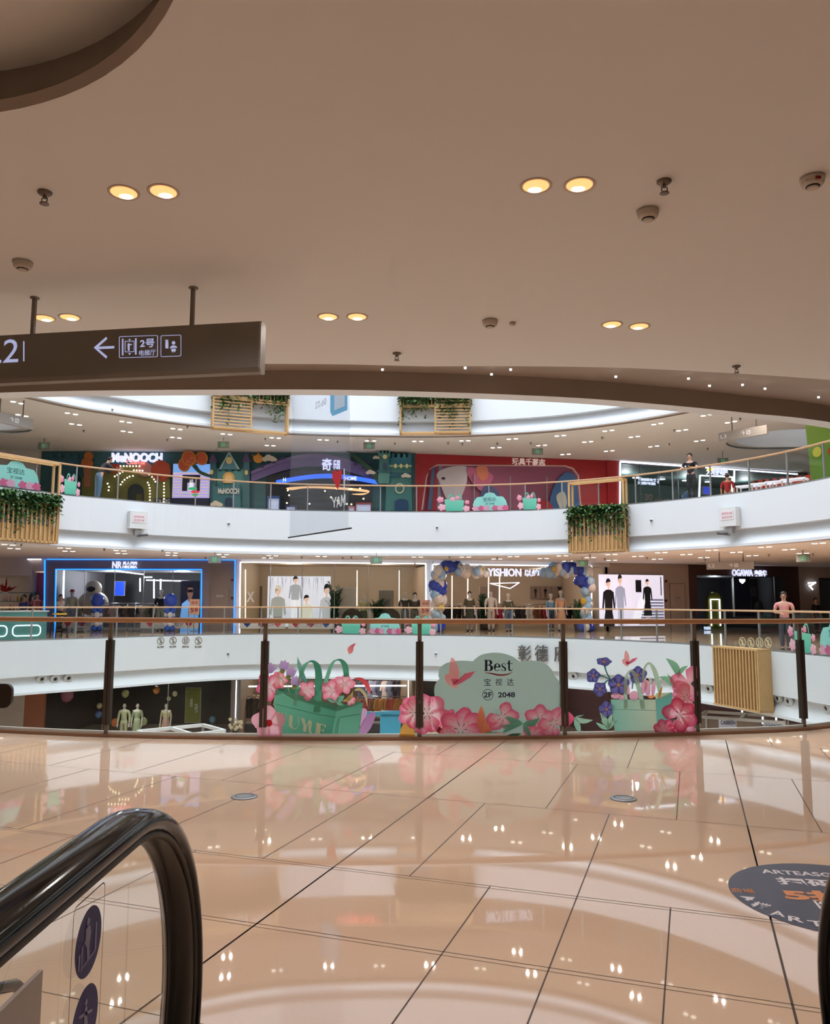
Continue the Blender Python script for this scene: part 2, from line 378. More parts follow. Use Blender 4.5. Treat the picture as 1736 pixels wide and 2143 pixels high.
# upper drum, roof and outer walls
db = MB(); sweep(db, L4, [(0, 3 * LV + .01), (0, 34)], False); struct('wall_drum', db, WHITE)
WALLM = mat('mall_wall_paint', (196, 184, 172), .7)
ob = MB()
for (x0, y0), (x1, y1) in zip(RECT, RECT[1:] + RECT[:1]): ob.add([(x0, y0, -LV), (x1, y1, -LV), (x1, y1, 34), (x0, y0, 34)], [(0, 1, 2, 3)])
struct('wall_outer', ob, WALLM)
struct('ceiling', flat_ring(L4, 34), CEIL)
# joints of the near stone floor
jb = MB(); th = math.radians(19); cu, su = math.cos(th), math.sin(th)
def uv(u, v): return Vector((u * cu + v * su, -u * su + v * cu, 0.0006))
def inside_near(p): return p.y < 8.05 + .06 * p.x * (1 if p.x > 0 else -.6) - .1
def joint(u0, v0, u1, v1, w):
    n = max(1, int(math.hypot(u1 - u0, v1 - v0) / .25)); d = Vector((u1 - u0, v1 - v0)).normalized(); q = Vector((-d.y, d.x)) * w / 2
    for i in range(n):
        a = Vector((u0 + (u1 - u0) * i / n, v0 + (v1 - v0) * i / n)); c = Vector((u0 + (u1 - u0) * (i + 1) / n, v0 + (v1 - v0) * (i + 1) / n))
        if not (inside_near(uv(*a)) and inside_near(uv(*c))): continue
        jb.add([uv(*(a - q)), uv(*(c - q)), uv(*(c + q)), uv(*(a + q))], [(0, 1, 2, 3)])
rows = [(-1.5, 0.0, 0), (0, .8, 1), (.8, 2.3, 0), (2.3, 3.05, 1), (3.05, 3.8, 1), (3.8, 5.3, 0), (5.3, 6.8, 1), (6.8, 8.3, 0), (8.3, 9.8, 1), (9.8, 11.3, 0)]
for v0, v1, k in rows:
    joint(-9, v0, 8, v0, .004)
    for j in range(-12, 12):
        u = .27 + .8 * j + (.4 if k else 0)
        if v0 in (2.3, 3.05) and abs(u + 1.33) < .05: continue
        joint(u, v0, u, v1, .006 if u < 3 else .005)
for u in (.27, -1.73): joint(u, -1.5, u, 11, .009)
joint(-9, 3.02, 8, 3.02, .003); joint(-9, 3.77, 8, 3.77, .003)
joint(-.53, 2.3, -.53, 3.8, .006)
struct('trim_floor_joints', jb, mat('dark_grout', (74, 52, 40), .6))
# ================================================================ near glass balustrade
PX = [(222, 1541), (550, 1547), (877, 1547.5), (1181, 1544), (1459, 1537), (1682, 1527)]
PB = [Vector((-6.3, 9.1, 0)), Vector((-4.62, 8.42, 0))] + [atz(x, y, 0) for x, y in PX] + [Vector((5.15, 9.3, 0)), Vector((6.4, 10.1, 0))]
RAILC = smooth_pts(PB, 8, False)
nb = thing('glass_balustrade', 'glass balustrade with brown timber handrail in front, along the near floor edge', 'balustrade', loc=(0.04, 7.93, 0))
def path_sweep(mb, path, sec, smooth=False):
    """sec: (side, up) section points swept along a level path"""
    n = len(path); k = len(sec); vs = []; fs = []
    for i, p in enumerate(path):
        d = (path[min(n - 1, i + 1)] - path[max(0, i - 1)]).normalized(); e = Vector((d.y, -d.x, 0))
        for a, z in sec: vs.append(Vector((p.x, p.y, p.z + z)) + e * a)
    for i in range(n - 1):
        for j in range(k): fs.append((i * k + j, i * k + (j + 1) % k, (i + 1) * k + (j + 1) % k, (i + 1) * k + j))
    fs += [tuple(range(k)), tuple(range((n - 1) * k, n * k))[::-1]]
    return mb.add(vs, fs, smooth)
b = MB(); path_sweep(b, RAILC, [(-.045, 1.118), (-.036, 1.108), (.036, 1.108), (.045, 1.118), (.045, 1.148), (.036, 1.158), (-.036, 1.158), (-.045, 1.148)]); b.build('handrail', WOOD, nb, True)
b = MB(); path_sweep(b, RAILC, [(.012, 0.001), (.012, .03), (.05, .03), (.05, .001)]); path_sweep(b, RAILC, [(-.05, .001), (-.05, .03), (-.012, .03), (-.012, .001)]); b.build('base_trim', mat('bronze_base_cover', (150, 112, 88), .35, .4), nb, True)
b = MB(); path_sweep(b, RAILC, [(-.011, 0.002), (-.011, .055), (.011, .055), (.011, .002)]); b.build('base_channel', mat('white_channel', (225, 222, 214), .4), nb, True)
for i, p in enumerate(PB):
    q0 = PB[max(0, i - 1)]; q1 = PB[min(len(PB) - 1, i + 1)]; F = Frame(q0, q1); L = F.M.inverted() @ p
    b = MB(); x, y = L.x, L.y
    b.box(x - .036, x - .004, y - .026, y + .026, .115, .935); b.box(x + .004, x + .036, y - .026, y + .026, .115, .935); b.box(x - .006, x + .006, y - .016, y + .016, .1, .95)
    b.v = [F.M @ v for v in b.v]; o = b.build('post', DARKMETAL, nb, True); o['label'] = 'dark bronze post clamp'
    b = MB(); b.box(x - .02, x + .02, y - .012, y + .012, 0.0, 1.11); b.v = [F.M @ v for v in b.v]; b.build('post_blade', mat('grey_bronze', (128, 112, 98), .4, .5), nb, True)
PF = []
for i in range(len(PB) - 1):
    F = Frame(PB[i], PB[i + 1]); PF.append(F); b = MB(); b.box(.03, F.len - .03, -.006, .006, .03, 1.085)
    b.v = [F.M @ v for v in b.v]; b.build('glass_panel', GLASS, nb, True)
P2, P3, P4, P5 = PF[3], PF[4], PF[5], PF[6]

# ================================================================ printed window stickers on the near glass
SHK = 1.0
def boost(c, k=1.12): return tuple(min(255, v * k) for v in c)
class Decal:
    def __init__(s, F, ox, oy, sc): s.F, s.ox, s.oy, s.sc = F, ox, oy, sc; s.lay = 0
    def p(s, x, y, y0=-.008): return s.F.px(s.ox + x / s.sc, s.oy + y / s.sc, y0)
    def root(s, name, label, cat, x, y, group=None):
        a = s.p(x, y); s.r = thing(name, label, cat, s.F.at(a[0], -.008, a[1]), group); s.c = a; return s.r
    def loc(s, pts):
        o = [s.p(x, y) for x, y in pts]; return [(a - s.c[0], z - s.c[1]) for a, z in o]
    def shape(s, name, pts, c, c2=None, g=(0, 1), sm=False, lay=None, parent=None):
        q = s.loc(pts)
        if sm: q = [(v.x, v.y) for v in smooth_pts([Vector((a, z)) for a, z in q], 5)]
        s.lay += 1; b = MB(); b.plate(q, -.0002 * s.lay, 0, boost(c), (), boost(c2) if c2 else None, g)
        return b.build(name, INK, parent or s.r, recalc=False)
    def ribbon(s, name, pts, c, c2=None, g=(0, 1), parent=None):
        P = smooth_pts([Vector(p) for p in pts], 6, False); l = []; r = []
        for i, p in enumerate(P):
            d = P[min(len(P) - 1, i + 1)] - P[max(0, i - 1)]; d = Vector((d.x, d.y)).normalized(); n = Vector((-d.y, d.x)) * p.z / 2
            l.append((p.x + n.x, p.y + n.y)); r.append((p.x - n.x, p.y - n.y))
        return s.shape(name, l + r[::-1], c, c2, g, parent=parent)
    def leaf(s, name, p, q, w, c, c2=None, bend=.0, g=(0, 1), parent=None):
        p = Vector(p); q = Vector(q); d = q - p; n = Vector((-d.y, d.x)).normalized(); L = d.length; A = []; B = []
        for i in range(9):
            t = i / 8; m = p + d * t + n * (bend * L * math.sin(math.pi * t)); h = w / 2 * math.sin(math.pi * t ** .85) ** .9 if 0 < t < 1 else 0
            A.append((m.x + n.x * h, m.y + n.y * h)); B.append((m.x - n.x * h, m.y - n.y * h))
        return s.shape(name, A + B[1:-1][::-1], c, c2, g, parent=parent)
    def petalfan(s, name, cx, cy, ang, R, wid, ci, co, sq=1.0, notch=.0):
        """petal as a fan whose ink runs from the heart to the rim"""
        s.lay += 1; pts = []; cols = []; N = 12; wid *= .74
        if co[0] > 180: co = tuple(.72 * co[k] + .28 * (226, 158, 180)[k] for k in range(3)); ci = tuple(.5 * ci[k] + .5 * (244, 220, 224)[k] for k in range(3))
        ca, sa = math.cos(ang), math.sin(ang)
        rows = [(0.0, 0.0), (.35, .5), (.7, .95), (1.0, 1.0)]
        grid = []
        for t, c in ((.02, 0), (.35, .12), (.62, .45), (.85, .9), (1.0, 1.0)):
            row = []
            for j in range(9):
                u = -1 + 2 * j / 8; ww = wid * (.12 + .88 * math.sin(math.pi * min(1, t * .62 + .02)) ** 1.2)
                rr = t * (1 - .30 * abs(u) ** 2.2 * t) * (1 - (notch * (1 - abs(u)) if t == 1.0 else 0))
                X = rr * R; Y = u * ww * R * (1 if t < .9 else .9); row.append((cx + (X * ca - Y * sa), cy + (X * sa + Y * ca) * sq)); cc = min(1, c + .62 * abs(u) ** 2 * (t > .3))
                cols.append(boost(tuple(ci[k] + (co[k] - ci[k]) * cc for k in range(3))))
            grid += row
        ci_ = ci; q = s.loc(grid); b = MB(); fs = [(i * 9 + j, i * 9 + j + 1, (i + 1) * 9 + j + 1, (i + 1) * 9 + j) for i in range(4) for j in range(8)]
        b.add([(a, -.0002 * s.lay, z) for a, z in q], fs, False, cols); return b.build(name, INK, s.r, recalc=False)
    def blossom(s, cx, cy, R, rot, label, ci=(240, 205, 210), co=(214, 92, 128), n=5, wid=.52, heart=None, sq=1.0, cat='sticker', stam=(110, 20, 45), name='blossom_sticker', angs=None, dots=True, notch=.06):
        s.root(name, label, cat, cx, cy)
        for k in range(n):
            a = math.radians(angs[k] if angs else rot + 360 * k / n); s.petalfan('petal', cx, cy, a, R * (1 + .06 * math.sin(k * 2.3)), wid, ci, co, sq, notch)
        b = MB(); s.lay += 1
        if heart:
            s.shape('flower_heart', [(cx + R * heart[1] * math.cos(t * math.pi / 8), cy + R * heart[1] * math.sin(t * math.pi / 8)) for t in range(16)], heart[0])
        if stam:
            for k in range(6):
                a = math.radians(rot + 25 + 60 * k)
                for r0, r1, w in ((.10, .26, .035),):
                    d = Vector((math.cos(a), math.sin(a))); nn = Vector((-d.y, d.x)) * w * R / 2; P = Vector((cx, cy))
                    q = s.loc([tuple(P + d * r0 * R - nn * .3), tuple(P + d * r1 * R - nn), tuple(P + d * (r1 + .03) * R), tuple(P + d * r1 * R + nn), tuple(P + d * r0 * R + nn * .3)])
                    b.plate(q, -.0002 * s.lay, 0, stam)
            if dots:
                rnd = random.Random(int(cx + cy))
                for k in range(18):
                    a = rnd.uniform(0, 6.28); r = rnd.uniform(.33, .62) * R; x = cx + r * math.cos(a); y = cy + r * math.sin(a) * sq; t = .016 * R + 2
                    b.plate(s.loc([(x - t, y), (x, y + t * .7), (x + t, y), (x, y - t * .7)]), -.0002 * s.lay, 0, stam)
            ob_ = b.build('flower_print', INK, s.r, recalc=False)
        return s.r
# ---- second panel: green bag
D = Decal(P2, 550, 1340, 5.787)
G1, G2, G3 = (98, 168, 142), (66, 134, 112), (50, 118, 98)
D.blossom(75, 560, 185, 20, 'magenta and pink blossom sticker at the left edge of the green WUYUE bag', (232, 190, 200), (206, 70, 118), dots=False, stam=None)
D.blossom(190, 480, 120, 40, 'pale pink bell blossom sticker above the left corner of the green bag', (238, 208, 208), (222, 110, 140), angs=[70, 110, 250, 290, 0], dots=False, stam=None)
D.root('leaf_sticker', 'long teal blade leaf sticker left of the green bag handles', 'sticker', 415, 190); D.shape('leaf', [(415, 190), (470, 310), (535, 500), (520, 520), (445, 430), (414, 300)], (70, 140, 130), (120, 175, 160))
D.root('ribbon_sticker', 'coral red ribbon curl sticker right of the green bag', 'sticker', 1270, 560); D.ribbon('ribbon', [(1105, 462, 14), (1180, 470, 40), (1245, 520, 60), (1280, 590, 40), (1302, 645, 8)], (214, 84, 88), (190, 70, 80))
D.root('ribbon_sticker', 'cream ribbon curl sticker below the coral ribbon', 'sticker', 1200, 640); D.ribbon('ribbon', [(1110, 605, 20), (1175, 595, 36), (1225, 640, 40), (1250, 700, 26), (1262, 800, 4)], (200, 196, 160), (170, 160, 120))
D.root('petal_sticker', 'lilac tulip petals sticker at the right foot of the green bag', 'sticker', 1240, 980)
D.shape('petal', [(1200, 830), (1260, 850), (1240, 950), (1190, 1040), (1170, 1000)], (196, 160, 200), sm=True); D.shape('petal', [(1310, 870), (1365, 900), (1310, 1050), (1240, 1140), (1165, 1172), (1175, 1060), (1230, 950)], (186, 146, 190), (160, 118, 170), sm=True)
bag = D.root('shopping_bag_sticker', 'large green shopping bag sticker with cream WUYUE lettering', 'sticker', 520, 1175)
D.shape('bag_inside', [(160, 582), (460, 590), (560, 690), (900, 792), (1130, 742), (1210, 757), (890, 860), (330, 700)], G3)
bf = D.shape('bag_front', [(152, 592), (900, 792), (828, 1176), (215, 1176), (132, 780)], G1, G2, (1, -.3))
bs = D.shape('bag_side', [(900, 792), (1135, 770), (1210, 757), (1156, 1176), (828, 1176)], (104, 170, 146), (76, 142, 120))
for l in ([(155, 770), (690, 900), (895, 930), (895, 936), (690, 907), (155, 777)], [(925, 930), (1175, 890), (1175, 897), (925, 938)], [(925, 930), (932, 930), (890, 1170), (882, 1170)], [(905, 950), (911, 950), (862, 1170), (855, 1170)]): D.shape('seam', l, G3, parent=bf)
D.ribbon('bag_handle', [(385, 790, 44), (425, 560, 40), (455, 440, 46), (500, 320, 44), (545, 268, 22), (580, 256, 12)], (110, 172, 148), G1)
D.ribbon('bag_handle', [(745, 560, 54), (780, 440, 48), (820, 320, 44), (860, 256, 26), (900, 238, 12)], (110, 172, 148), G1)
D.blossom(540, 610, 125, 15, 'pink blossom sticker in the green bag, left of its tall handle', (240, 190, 196), (222, 108, 140))
D.blossom(830, 610, 150, -10, 'largest pink blossom sticker in the green bag, between its handles', (240, 190, 200), (212, 90, 128))
D.blossom(985, 530, 140, -75, 'pink blossom sticker at the foot of the right handle of the green bag', (240, 176, 186), (226, 120, 148), dots=False)
D.blossom(1062, 730, 68, 40, 'small pink bud sticker at the right rim of the green bag', (240, 176, 186), (214, 98, 130), dots=False, stam=None)
D.root('leaf_sticker', 'mint bow of leaves sticker on the rim of the green bag', 'sticker', 880, 745); D.leaf('leaf', (885, 750), (770, 700), 50, (120, 176, 156)); D.leaf('leaf', (885, 745), (985, 670), 70, (104, 166, 144)); D.leaf('leaf', (885, 750), (985, 790), 40, G1); D.leaf('leaf', (960, 740), (1090, 612), 46, (170, 160, 96), bend=.2)
bh = thing('bag_handle_sticker', 'front straps of the green bag sticker, dark green', 'sticker', ROOT[bag.name]); D.r = bh; D.c = D.p(520, 1175)
D.ribbon('strap', [(560, 256, 14), (610, 258, 34), (655, 310, 72), (675, 410, 84), (672, 560, 88), (665, 720, 84), (652, 868, 78)], (74, 148, 122), (54, 124, 100)); D.ribbon('strap', [(890, 237, 12), (940, 240, 34), (985, 290, 66), (1004, 360, 72), (1012, 440, 62)], (74, 148, 122), (60, 130, 106))
# lettering
GL = {'U': [(0, 1), (.34, 1), (.34, .3), (.42, .12), (.62, .08), (.8, .2), (.88, .45), (.88, 1), (.95, 1), (.95, .42), (.84, .12), (.62, 0), (.3, 0), (.08, .12), (0, .35)],
      'Y': [(0, 1), (.34, 1), (.56, .5), (.86, 1), (.94, 1), (.64, .45), (.64, 0), (.3, 0), (.3, .42)],
      'E': [(0, 0), (0, 1), (.85, 1), (.9, .75), (.85, .75), (.7, .93), (.42, .93), (.42, .55), (.6, .55), (.65, .68), (.72, .68), (.72, .38), (.65, .38), (.6, .48), (.42, .48), (.42, .07), (.7, .07), (.88, .28), (.94, .28), (.88, 0)],
      'W': [(0, 1), (.26, 1), (.42, .35), (.5, .7), (.4, 1), (.64, 1), (.78, .35), (.93, 1), (1, 1), (.8, 0), (.62, 0), (.52, .45), (.42, 0), (.24, 0)]}
D.r = bag; D.c = D.p(520, 1175)
for ch, x0, yt, w_, h_ in (('W', 175, 862, 112, 150), ('U', 322, 900, 126, 158), ('Y', 452, 935, 116, 160), ('U', 556, 968, 112, 160), ('E', 648, 995, 132, 158)):
    D.shape('lettering', [(x0 + a * w_ - (1 - z) * 12 + (12 if ch == 'Y' else 0), yt + (1 - z) * h_ + a * w_ * .25) for a, z in GL[ch]], (206, 208, 184), parent=bf)
D.blossom(74, 1000, 215, -20, 'light pink round flower sticker with red heart left of the green bag', (226, 150, 172), (238, 172, 192), wid=.62, heart=((186, 24, 44), .20), stam=None, notch=.02)
for i, (x, y, a) in enumerate(((255, 310, -75), (340, 390, -60), (395, 500, -80), (90, 340, -40))):
    D.root('tulip_sticker', ['upper lilac tulip sticker with jagged rim', 'middle lilac tulip sticker', 'lowest lilac tulip sticker in front of the handle', 'lilac tulip sticker beside the dark post'][i] + ' left of the green bag', 'sticker', x, y)
    r = math.radians(a); c, s_ = math.cos(r), math.sin(r)
    def R_(u, v): return (x + (u * c - v * s_), y + (u * s_ + v * c))
    D.shape('tulip_cup', [R_(-70, -20), R_(-20, -58), R_(60, -50), R_(50, -22), R_(78, 0), R_(50, 22), R_(64, 50), R_(-20, 58), R_(-70, 20)], (150, 128, 178), (184, 156, 200)); D.shape('calyx', [R_(-95, 0), R_(-75, -30), R_(-40, -18), R_(-40, 18), R_(-75, 30)], (120, 138, 70), sm=True)
D.root('stem_sticker', 'pale green flower stem sticker rising from the green bag', 'sticker', 325, 640); D.ribbon('stem', [(330, 660, 10), (300, 560, 10), (250, 490, 10), (190, 430, 8)], (150, 170, 110))
D.root('petal_sticker', 'single pink petal sticker floating high on the glass', 'sticker', 1060, 120); D.shape('petal', [(1024, 100), (1060, 62), (1124, 34), (1100, 80), (1088, 140), (1045, 165), (1028, 135)], (226, 150, 150), (196, 80, 104), (1, 1), sm=True)
# ---- third panel: cloud
C = Decal(P3, 830, 1340, 4.822)
CB = (144, 168, 160)
cl = C.root('cloud_sticker', 'grey-green cloud sticker with dark Best lettering and 2048', 'sticker', 1000, 980)
pts = smooth_pts([Vector(p) for p in [(400, 620), (378, 540), (380, 470), (400, 420), (430, 390)]], 4, False) + smooth_pts([Vector(p) for p in [(418, 360), (430, 290), (480, 240), (560, 212), (660, 205), (765, 212)]], 4, False) + smooth_pts([Vector(p) for p in [(790, 188), (850, 148), (920, 130), (990, 124), (1080, 134), (1170, 165), (1240, 215)]], 4, False) + smooth_pts([Vector(p) for p in [(1262, 208), (1350, 204), (1440, 212), (1520, 252), (1570, 310), (1592, 362)]], 4, False) + [Vector((1630, 400)), Vector((1645, 450)), Vector((1645, 978)), Vector((500, 978))]
C.shape('cloud', [(p.x, p.y) for p in pts], CB, (150, 172, 166), (1, 0))
NAVY = mat('navy_print', (26, 28, 60), .5)
def ctext(s, name, x0, x1, y0, y1, m=NAVY, bold=0.0, dec=C):
    a = dec.p(x0, y1); b_ = dec.p(x1, y0); return text(s, name, m, dec.r, a[0] - dec.c[0], b_[0] - dec.c[0], a[1] - dec.c[1], b_[1] - dec.c[1], -.0002 * dec.lay - .001, .0006, bold)
C.lay += 2
# high-contrast roman letters B e s t
def glyph(name, loops, x0, y0, w, h, col, dec=C):
    q = [dec.loc([(x0 + a * w, y0 + (1 - z) * h) for a, z in l]) for l in loops]; b = MB(); dec.lay += 1; b.plate(q[0], -.0002 * dec.lay, 0, col, q[1:]); return b.build(name, INK, dec.r, recalc=False)
NV = (22, 22, 52)
def arcp(cx, cz, rx, rz, a0, a1, n=10): return [(cx + rx * math.cos(math.radians(a0 + (a1 - a0) * i / n)), cz + rz * math.sin(math.radians(a0 + (a1 - a0) * i / n))) for i in range(n + 1)]
glyph('lettering', [[(0, 0), (0, .05), (.1, .06), (.1, .94), (0, .95), (0, 1), (.55, 1)] + arcp(.55, .76, .34, .24, 90, -70, 8) + arcp(.58, .27, .42, .27, 75, -90, 8), [(.36, .94), (.36, .55), (.5, .55)] + arcp(.48, .745, .16, .195, -90, 90, 6), [(.36, .49), (.36, .05), (.5, .05)] + arcp(.5, .27, .2, .22, -90, 90, 6)], 880, 197, 92, 113, NV)
glyph('lettering', [arcp(.5, .5, .5, .5, 6, 330, 24) + arcp(.52, .45, .34, .38, 318, 215, 8) + [(.3, .46), (1, .46)], arcp(.52, .55, .19, .38, 8, 172, 8)], 978, 232, 68, 78, NV)
glyph('lettering', [[(.0, .05), (.08, .3), (.14, .3)] + arcp(.42, .22, .28, .17, 180, 330, 6) + [(.62, .30), (.2, .5), (.06, .62)] + arcp(.44, .76, .38, .24, 200, 60, 8) + [(.85, .92), (.85, .72), (.78, .72)] + arcp(.5, .8, .24, .14, 30, 190, 6) + [(.3, .68), (.7, .52), (.92, .38)] + arcp(.52, .22, .44, .22, 30, -120, 8) + [(.1, .05)]], 1052, 232, 54, 78, NV)
glyph('lettering', [[(.0, .72), (.22, .8), (.32, 1), (.52, 1), (.52, .74), (.95, .74), (.95, .68), (.52, .68), (.52, .22), (.62, .08), (.8, .1), (.98, .2), (1, .15), (.75, 0), (.45, 0), (.3, .1), (.24, .25), (.24, .68), (0, .68)]], 1108, 203, 62, 107, NV)
C.ribbon('swoosh', [(888, 327, 4), (950, 334, 12), (1030, 350, 16), (1110, 345, 12), (1170, 320, 2)], (130, 24, 44)); C.lay += 1
for ch, x in (('宝', 878), ('视', 993), ('达', 1109)): ctext(ch, 'lettering', x, x + 68, 385, 458)
b = MB(); b.plate(C.loc([(918 + 55 * math.cos(t * .196), 549 + 57 * math.sin(t * .196)) for t in range(32)]), -.0002 * C.lay, 0, NV, [C.loc([(918 + 50 * math.cos(t * .196), 549 + 52 * math.sin(t * .196)) for t in range(32)])]); b.build('ring', INK, cl, recalc=False)
ctext('2F', 'lettering', 876, 958, 522, 577, bold=.025); ctext('2048', 'lettering', 1021, 1191, 522, 577, bold=.025); C.lay += 2
def butterfly(Dc, ox, oy, k, label):
    def T(p): return [(ox + (x - 600) * k, oy + (y - 400) * k) for x, y in p]
    Dc.root('butterfly_sticker', label, 'sticker', ox, oy)
    Dc.shape('wing', T([(490, 350), (540, 345), (600, 380), (632, 430), (595, 488), (548, 470), (490, 415)]), (228, 190, 190), (226, 150, 158), sm=True)
    Dc.shape('wing', T([(552, 175), (600, 222), (627, 300), (622, 395), (575, 375), (530, 345), (530, 265)]), (226, 156, 160), (222, 170, 172), sm=True)
    Dc.shape('wing', T([(600, 450), (632, 385), (690, 335), (792, 308), (745, 372), (660, 425)]), (206, 92, 122), (222, 120, 142), (1, 0))
    Dc.shape('wing', T([(545, 390), (600, 385), (640, 410), (600, 450), (570, 455)]), (208, 100, 128)); Dc.ribbon('body', [(T([(565, 442)])[0] + (4 * k,)), (T([(600, 415)])[0] + (12 * k,)), (T([(632, 392)])[0] + (5 * k,))], (130, 40, 60))
    Dc.ribbon('antenna', [(T([(636, 388)])[0] + (2 * k,)), (T([(650, 345)])[0] + (2.5 * k,)), (T([(642, 318)])[0] + (2 * k,))], (90, 60, 70)); Dc.ribbon('antenna', [(T([(638, 388)])[0] + (2 * k,)), (T([(672, 350)])[0] + (2.5 * k,)), (T([(680, 322)])[0] + (2 * k,))], (90, 60, 70))
butterfly(C, 600, 400, 1.0, 'pale pink butterfly sticker on the left of the cloud')
C.root('branch_sticker', 'maroon forked branch sticker at the lower left of the cloud', 'sticker', 430, 900); C.ribbon('branch', [(362, 840, 20), (410, 890, 46), (450, 940, 40), (470, 980, 36)], (124, 30, 40)); C.ribbon('branch', [(420, 890, 40), (480, 915, 34), (545, 925, 12)], (124, 30, 40))
C.root('leaf_sticker', 'cream leaf sticker under the maroon branch', 'sticker', 330, 940); C.shape('leaf', [(262, 978), (300, 910), (350, 890), (420, 940), (440, 978)], (214, 206, 180))
C.root('pot_sticker', 'cream and ochre bud sticker between two lower left blossoms', 'sticker', 500, 870); C.shape('bud', [(470, 850), (530, 845), (548, 910), (500, 905), (440, 880)], (214, 190, 130), sm=True)
C.blossom(520, 775, 95, 15, 'small deep pink blossom sticker between the larger blossoms of the cloud', (226, 130, 156), (206, 72, 112), stam=None)
C.blossom(305, 735, 225, 35, 'large pale pink blossom sticker at the lower left of the cloud, right of the post', (236, 204, 206), (216, 92, 136), angs=[-45, 20, 70, 110, 245], wid=.58)
D2 = Decal(P2, 830, 1340, 4.822); D2.lay = 50
D2.root('leaf_sticker', 'ochre leaf lump sticker left of the middle post', 'sticker', 90, 940); D2.shape('leaf', [(20, 978), (38, 900), (60, 845), (130, 830), (175, 900), (185, 978)], (214, 164, 84), (190, 140, 70))
D2.blossom(175, 725, 175, 30, 'pale pink blossom sticker left of the middle post', (236, 206, 208), (212, 88, 130), angs=[100, 150, 200, 235, 265])
C.blossom(645, 895, 240, -20, 'bright pink blossom sticker in the middle of the lower edge of the cloud', (240, 190, 204), (212, 66, 118), angs=[-75, -35, 10, 215, 160])
C.blossom(510, 960, 90, 45, 'pale blossom sticker half cut off at the foot of the glass', (238, 196, 204), (222, 120, 150), stam=None, angs=[200, 245, 290, 335, 20])
C.root('leaf_sticker', 'tall orange leaves sticker beside the bright pink blossom', 'sticker', 900, 900)
C.leaf('leaf', (850, 930), (850, 655), 88, (206, 118, 88), (222, 140, 110)); C.leaf('leaf', (855, 950), (945, 730), 70, (210, 124, 94), (226, 144, 112), .08); C.leaf('leaf', (860, 965), (1110, 945), 60, (204, 108, 80)); C.leaf('leaf', (845, 975), (1000, 850), 50, (214, 120, 96))
C.blossom(1060, 770, 175, -65, 'pink blossom sticker right of the orange leaves', (240, 200, 208), (208, 76, 120), angs=[-68, -5, 55, 130, 165], sq=.95)
C.blossom(1440, 800, 175, -88, 'pink blossom sticker at the lower right of the cloud', (240, 196, 206), (210, 76, 122), angs=[-88, -20, 40, 140, 208], sq=.95)
C.blossom(1575, 830, 165, -60, 'pink blossom sticker against the fourth dark post', (240, 200, 210), (216, 92, 136), angs=[-62, -20, 85, 125, 170], sq=1.1)
C.blossom(1370, 975, 130, 190, 'half pink blossom sticker at the foot of the cloud', (238, 190, 204), (216, 100, 140), stam=None, angs=[185, 225, 270, 315, 355])
C.root('leaf_sticker', 'four teal leaves sticker under the right blossoms of the cloud', 'sticker', 1265, 835)
for q, w_, bd in (((1098, 762), 70, -.1), ((1442, 778), 66, .14), ((1060, 940), 60, .1), ((1345, 965), 50, .0), ((1030, 870), 30, 0)): C.leaf('leaf', (1268, 838), q, w_, (92, 158, 134), (110, 172, 150), bd)
C.root('leaf_sticker', 'dark green leaves sticker lying along the foot of the cloud', 'sticker', 1040, 950); C.leaf('leaf', (880, 930), (1110, 970), 46, (100, 160, 130)); C.leaf('leaf', (1090, 975), (1250, 940), 40, (60, 120, 98))
# ---- fourth panel: mint bag
E_ = Decal(P4, 1180, 1340, 5.787)
E_.root('leaf_sticker', 'pale green drooping leaves sticker beside the fourth post', 'sticker', 150, 940); E_.leaf('leaf', (115, 935), (350, 965), 62, (150, 190, 172), bend=.12); E_.leaf('leaf', (130, 940), (195, 1130), 72, (138, 182, 164)); E_.leaf('leaf', (130, 930), (240, 905), 20, (120, 160, 148))
E_.root('petal_sticker', 'dark pink petal sticker at the left edge of the mint bag panel', 'sticker', 60, 960); E_.shape('petal', [(28, 870), (80, 885), (120, 950), (60, 1035), (28, 1040)], (206, 60, 104), (220, 110, 140), sm=True)
E_.root('stem_sticker', 'branching dark teal stems sticker of the blue flowers', 'sticker', 560, 485)
for l in ([(490, 290, 30), (505, 370, 16), (560, 480, 18)], [(410, 420, 30), (480, 440, 16), (580, 488, 14)], [(480, 535, 26), (520, 490, 14), (570, 484, 14)], [(830, 510, 16), (822, 590, 14)]): E_.ribbon('stem', l, (44, 112, 108))
for x, y, R, rot, sq, lb in ((480, 258, 98, 0, .55, 'topmost small blue flower sticker on the long stem'), (348, 430, 88, 60, 1.0, 'leftmost small blue flower sticker'), (430, 590, 90, 20, 1.0, 'drooping blue flower sticker lower left of the stem fork'), (890, 420, 110, -90, 1.0, 'blue flower sticker behind the mint bag handles'), (510, 835, 95, -100, 1.1, 'blue flower sticker above the leaves left of the mint bag'), (655, 540, 132, -92, 1.0, 'largest blue flower sticker, left of the mint bag handle')):
    E_.blossom(x, y, R, rot, lb, (112, 110, 176), (84, 86, 148), heart=((226, 170, 120), .17), stam=(50, 40, 60), dots=False, sq=sq, notch=0, wid=.72)
E_.root('leaf_sticker', 'cluster of green leaves sticker at the left foot of the mint bag', 'sticker', 530, 1070)
for q, w_, bd in (((428, 870), 66, .05), ((380, 992), 48, -.05), ((580, 880), 60, -.05), ((640, 960), 50, -.1), ((440, 965), 20, 0)): E_.leaf('leaf', (532, 1078), q, w_, (130, 180, 156), (160, 200, 180), bd)
E_.root('leaf_sticker', 'dark green pointed leaves sticker at the upper right of the mint bag', 'sticker', 1350, 430)
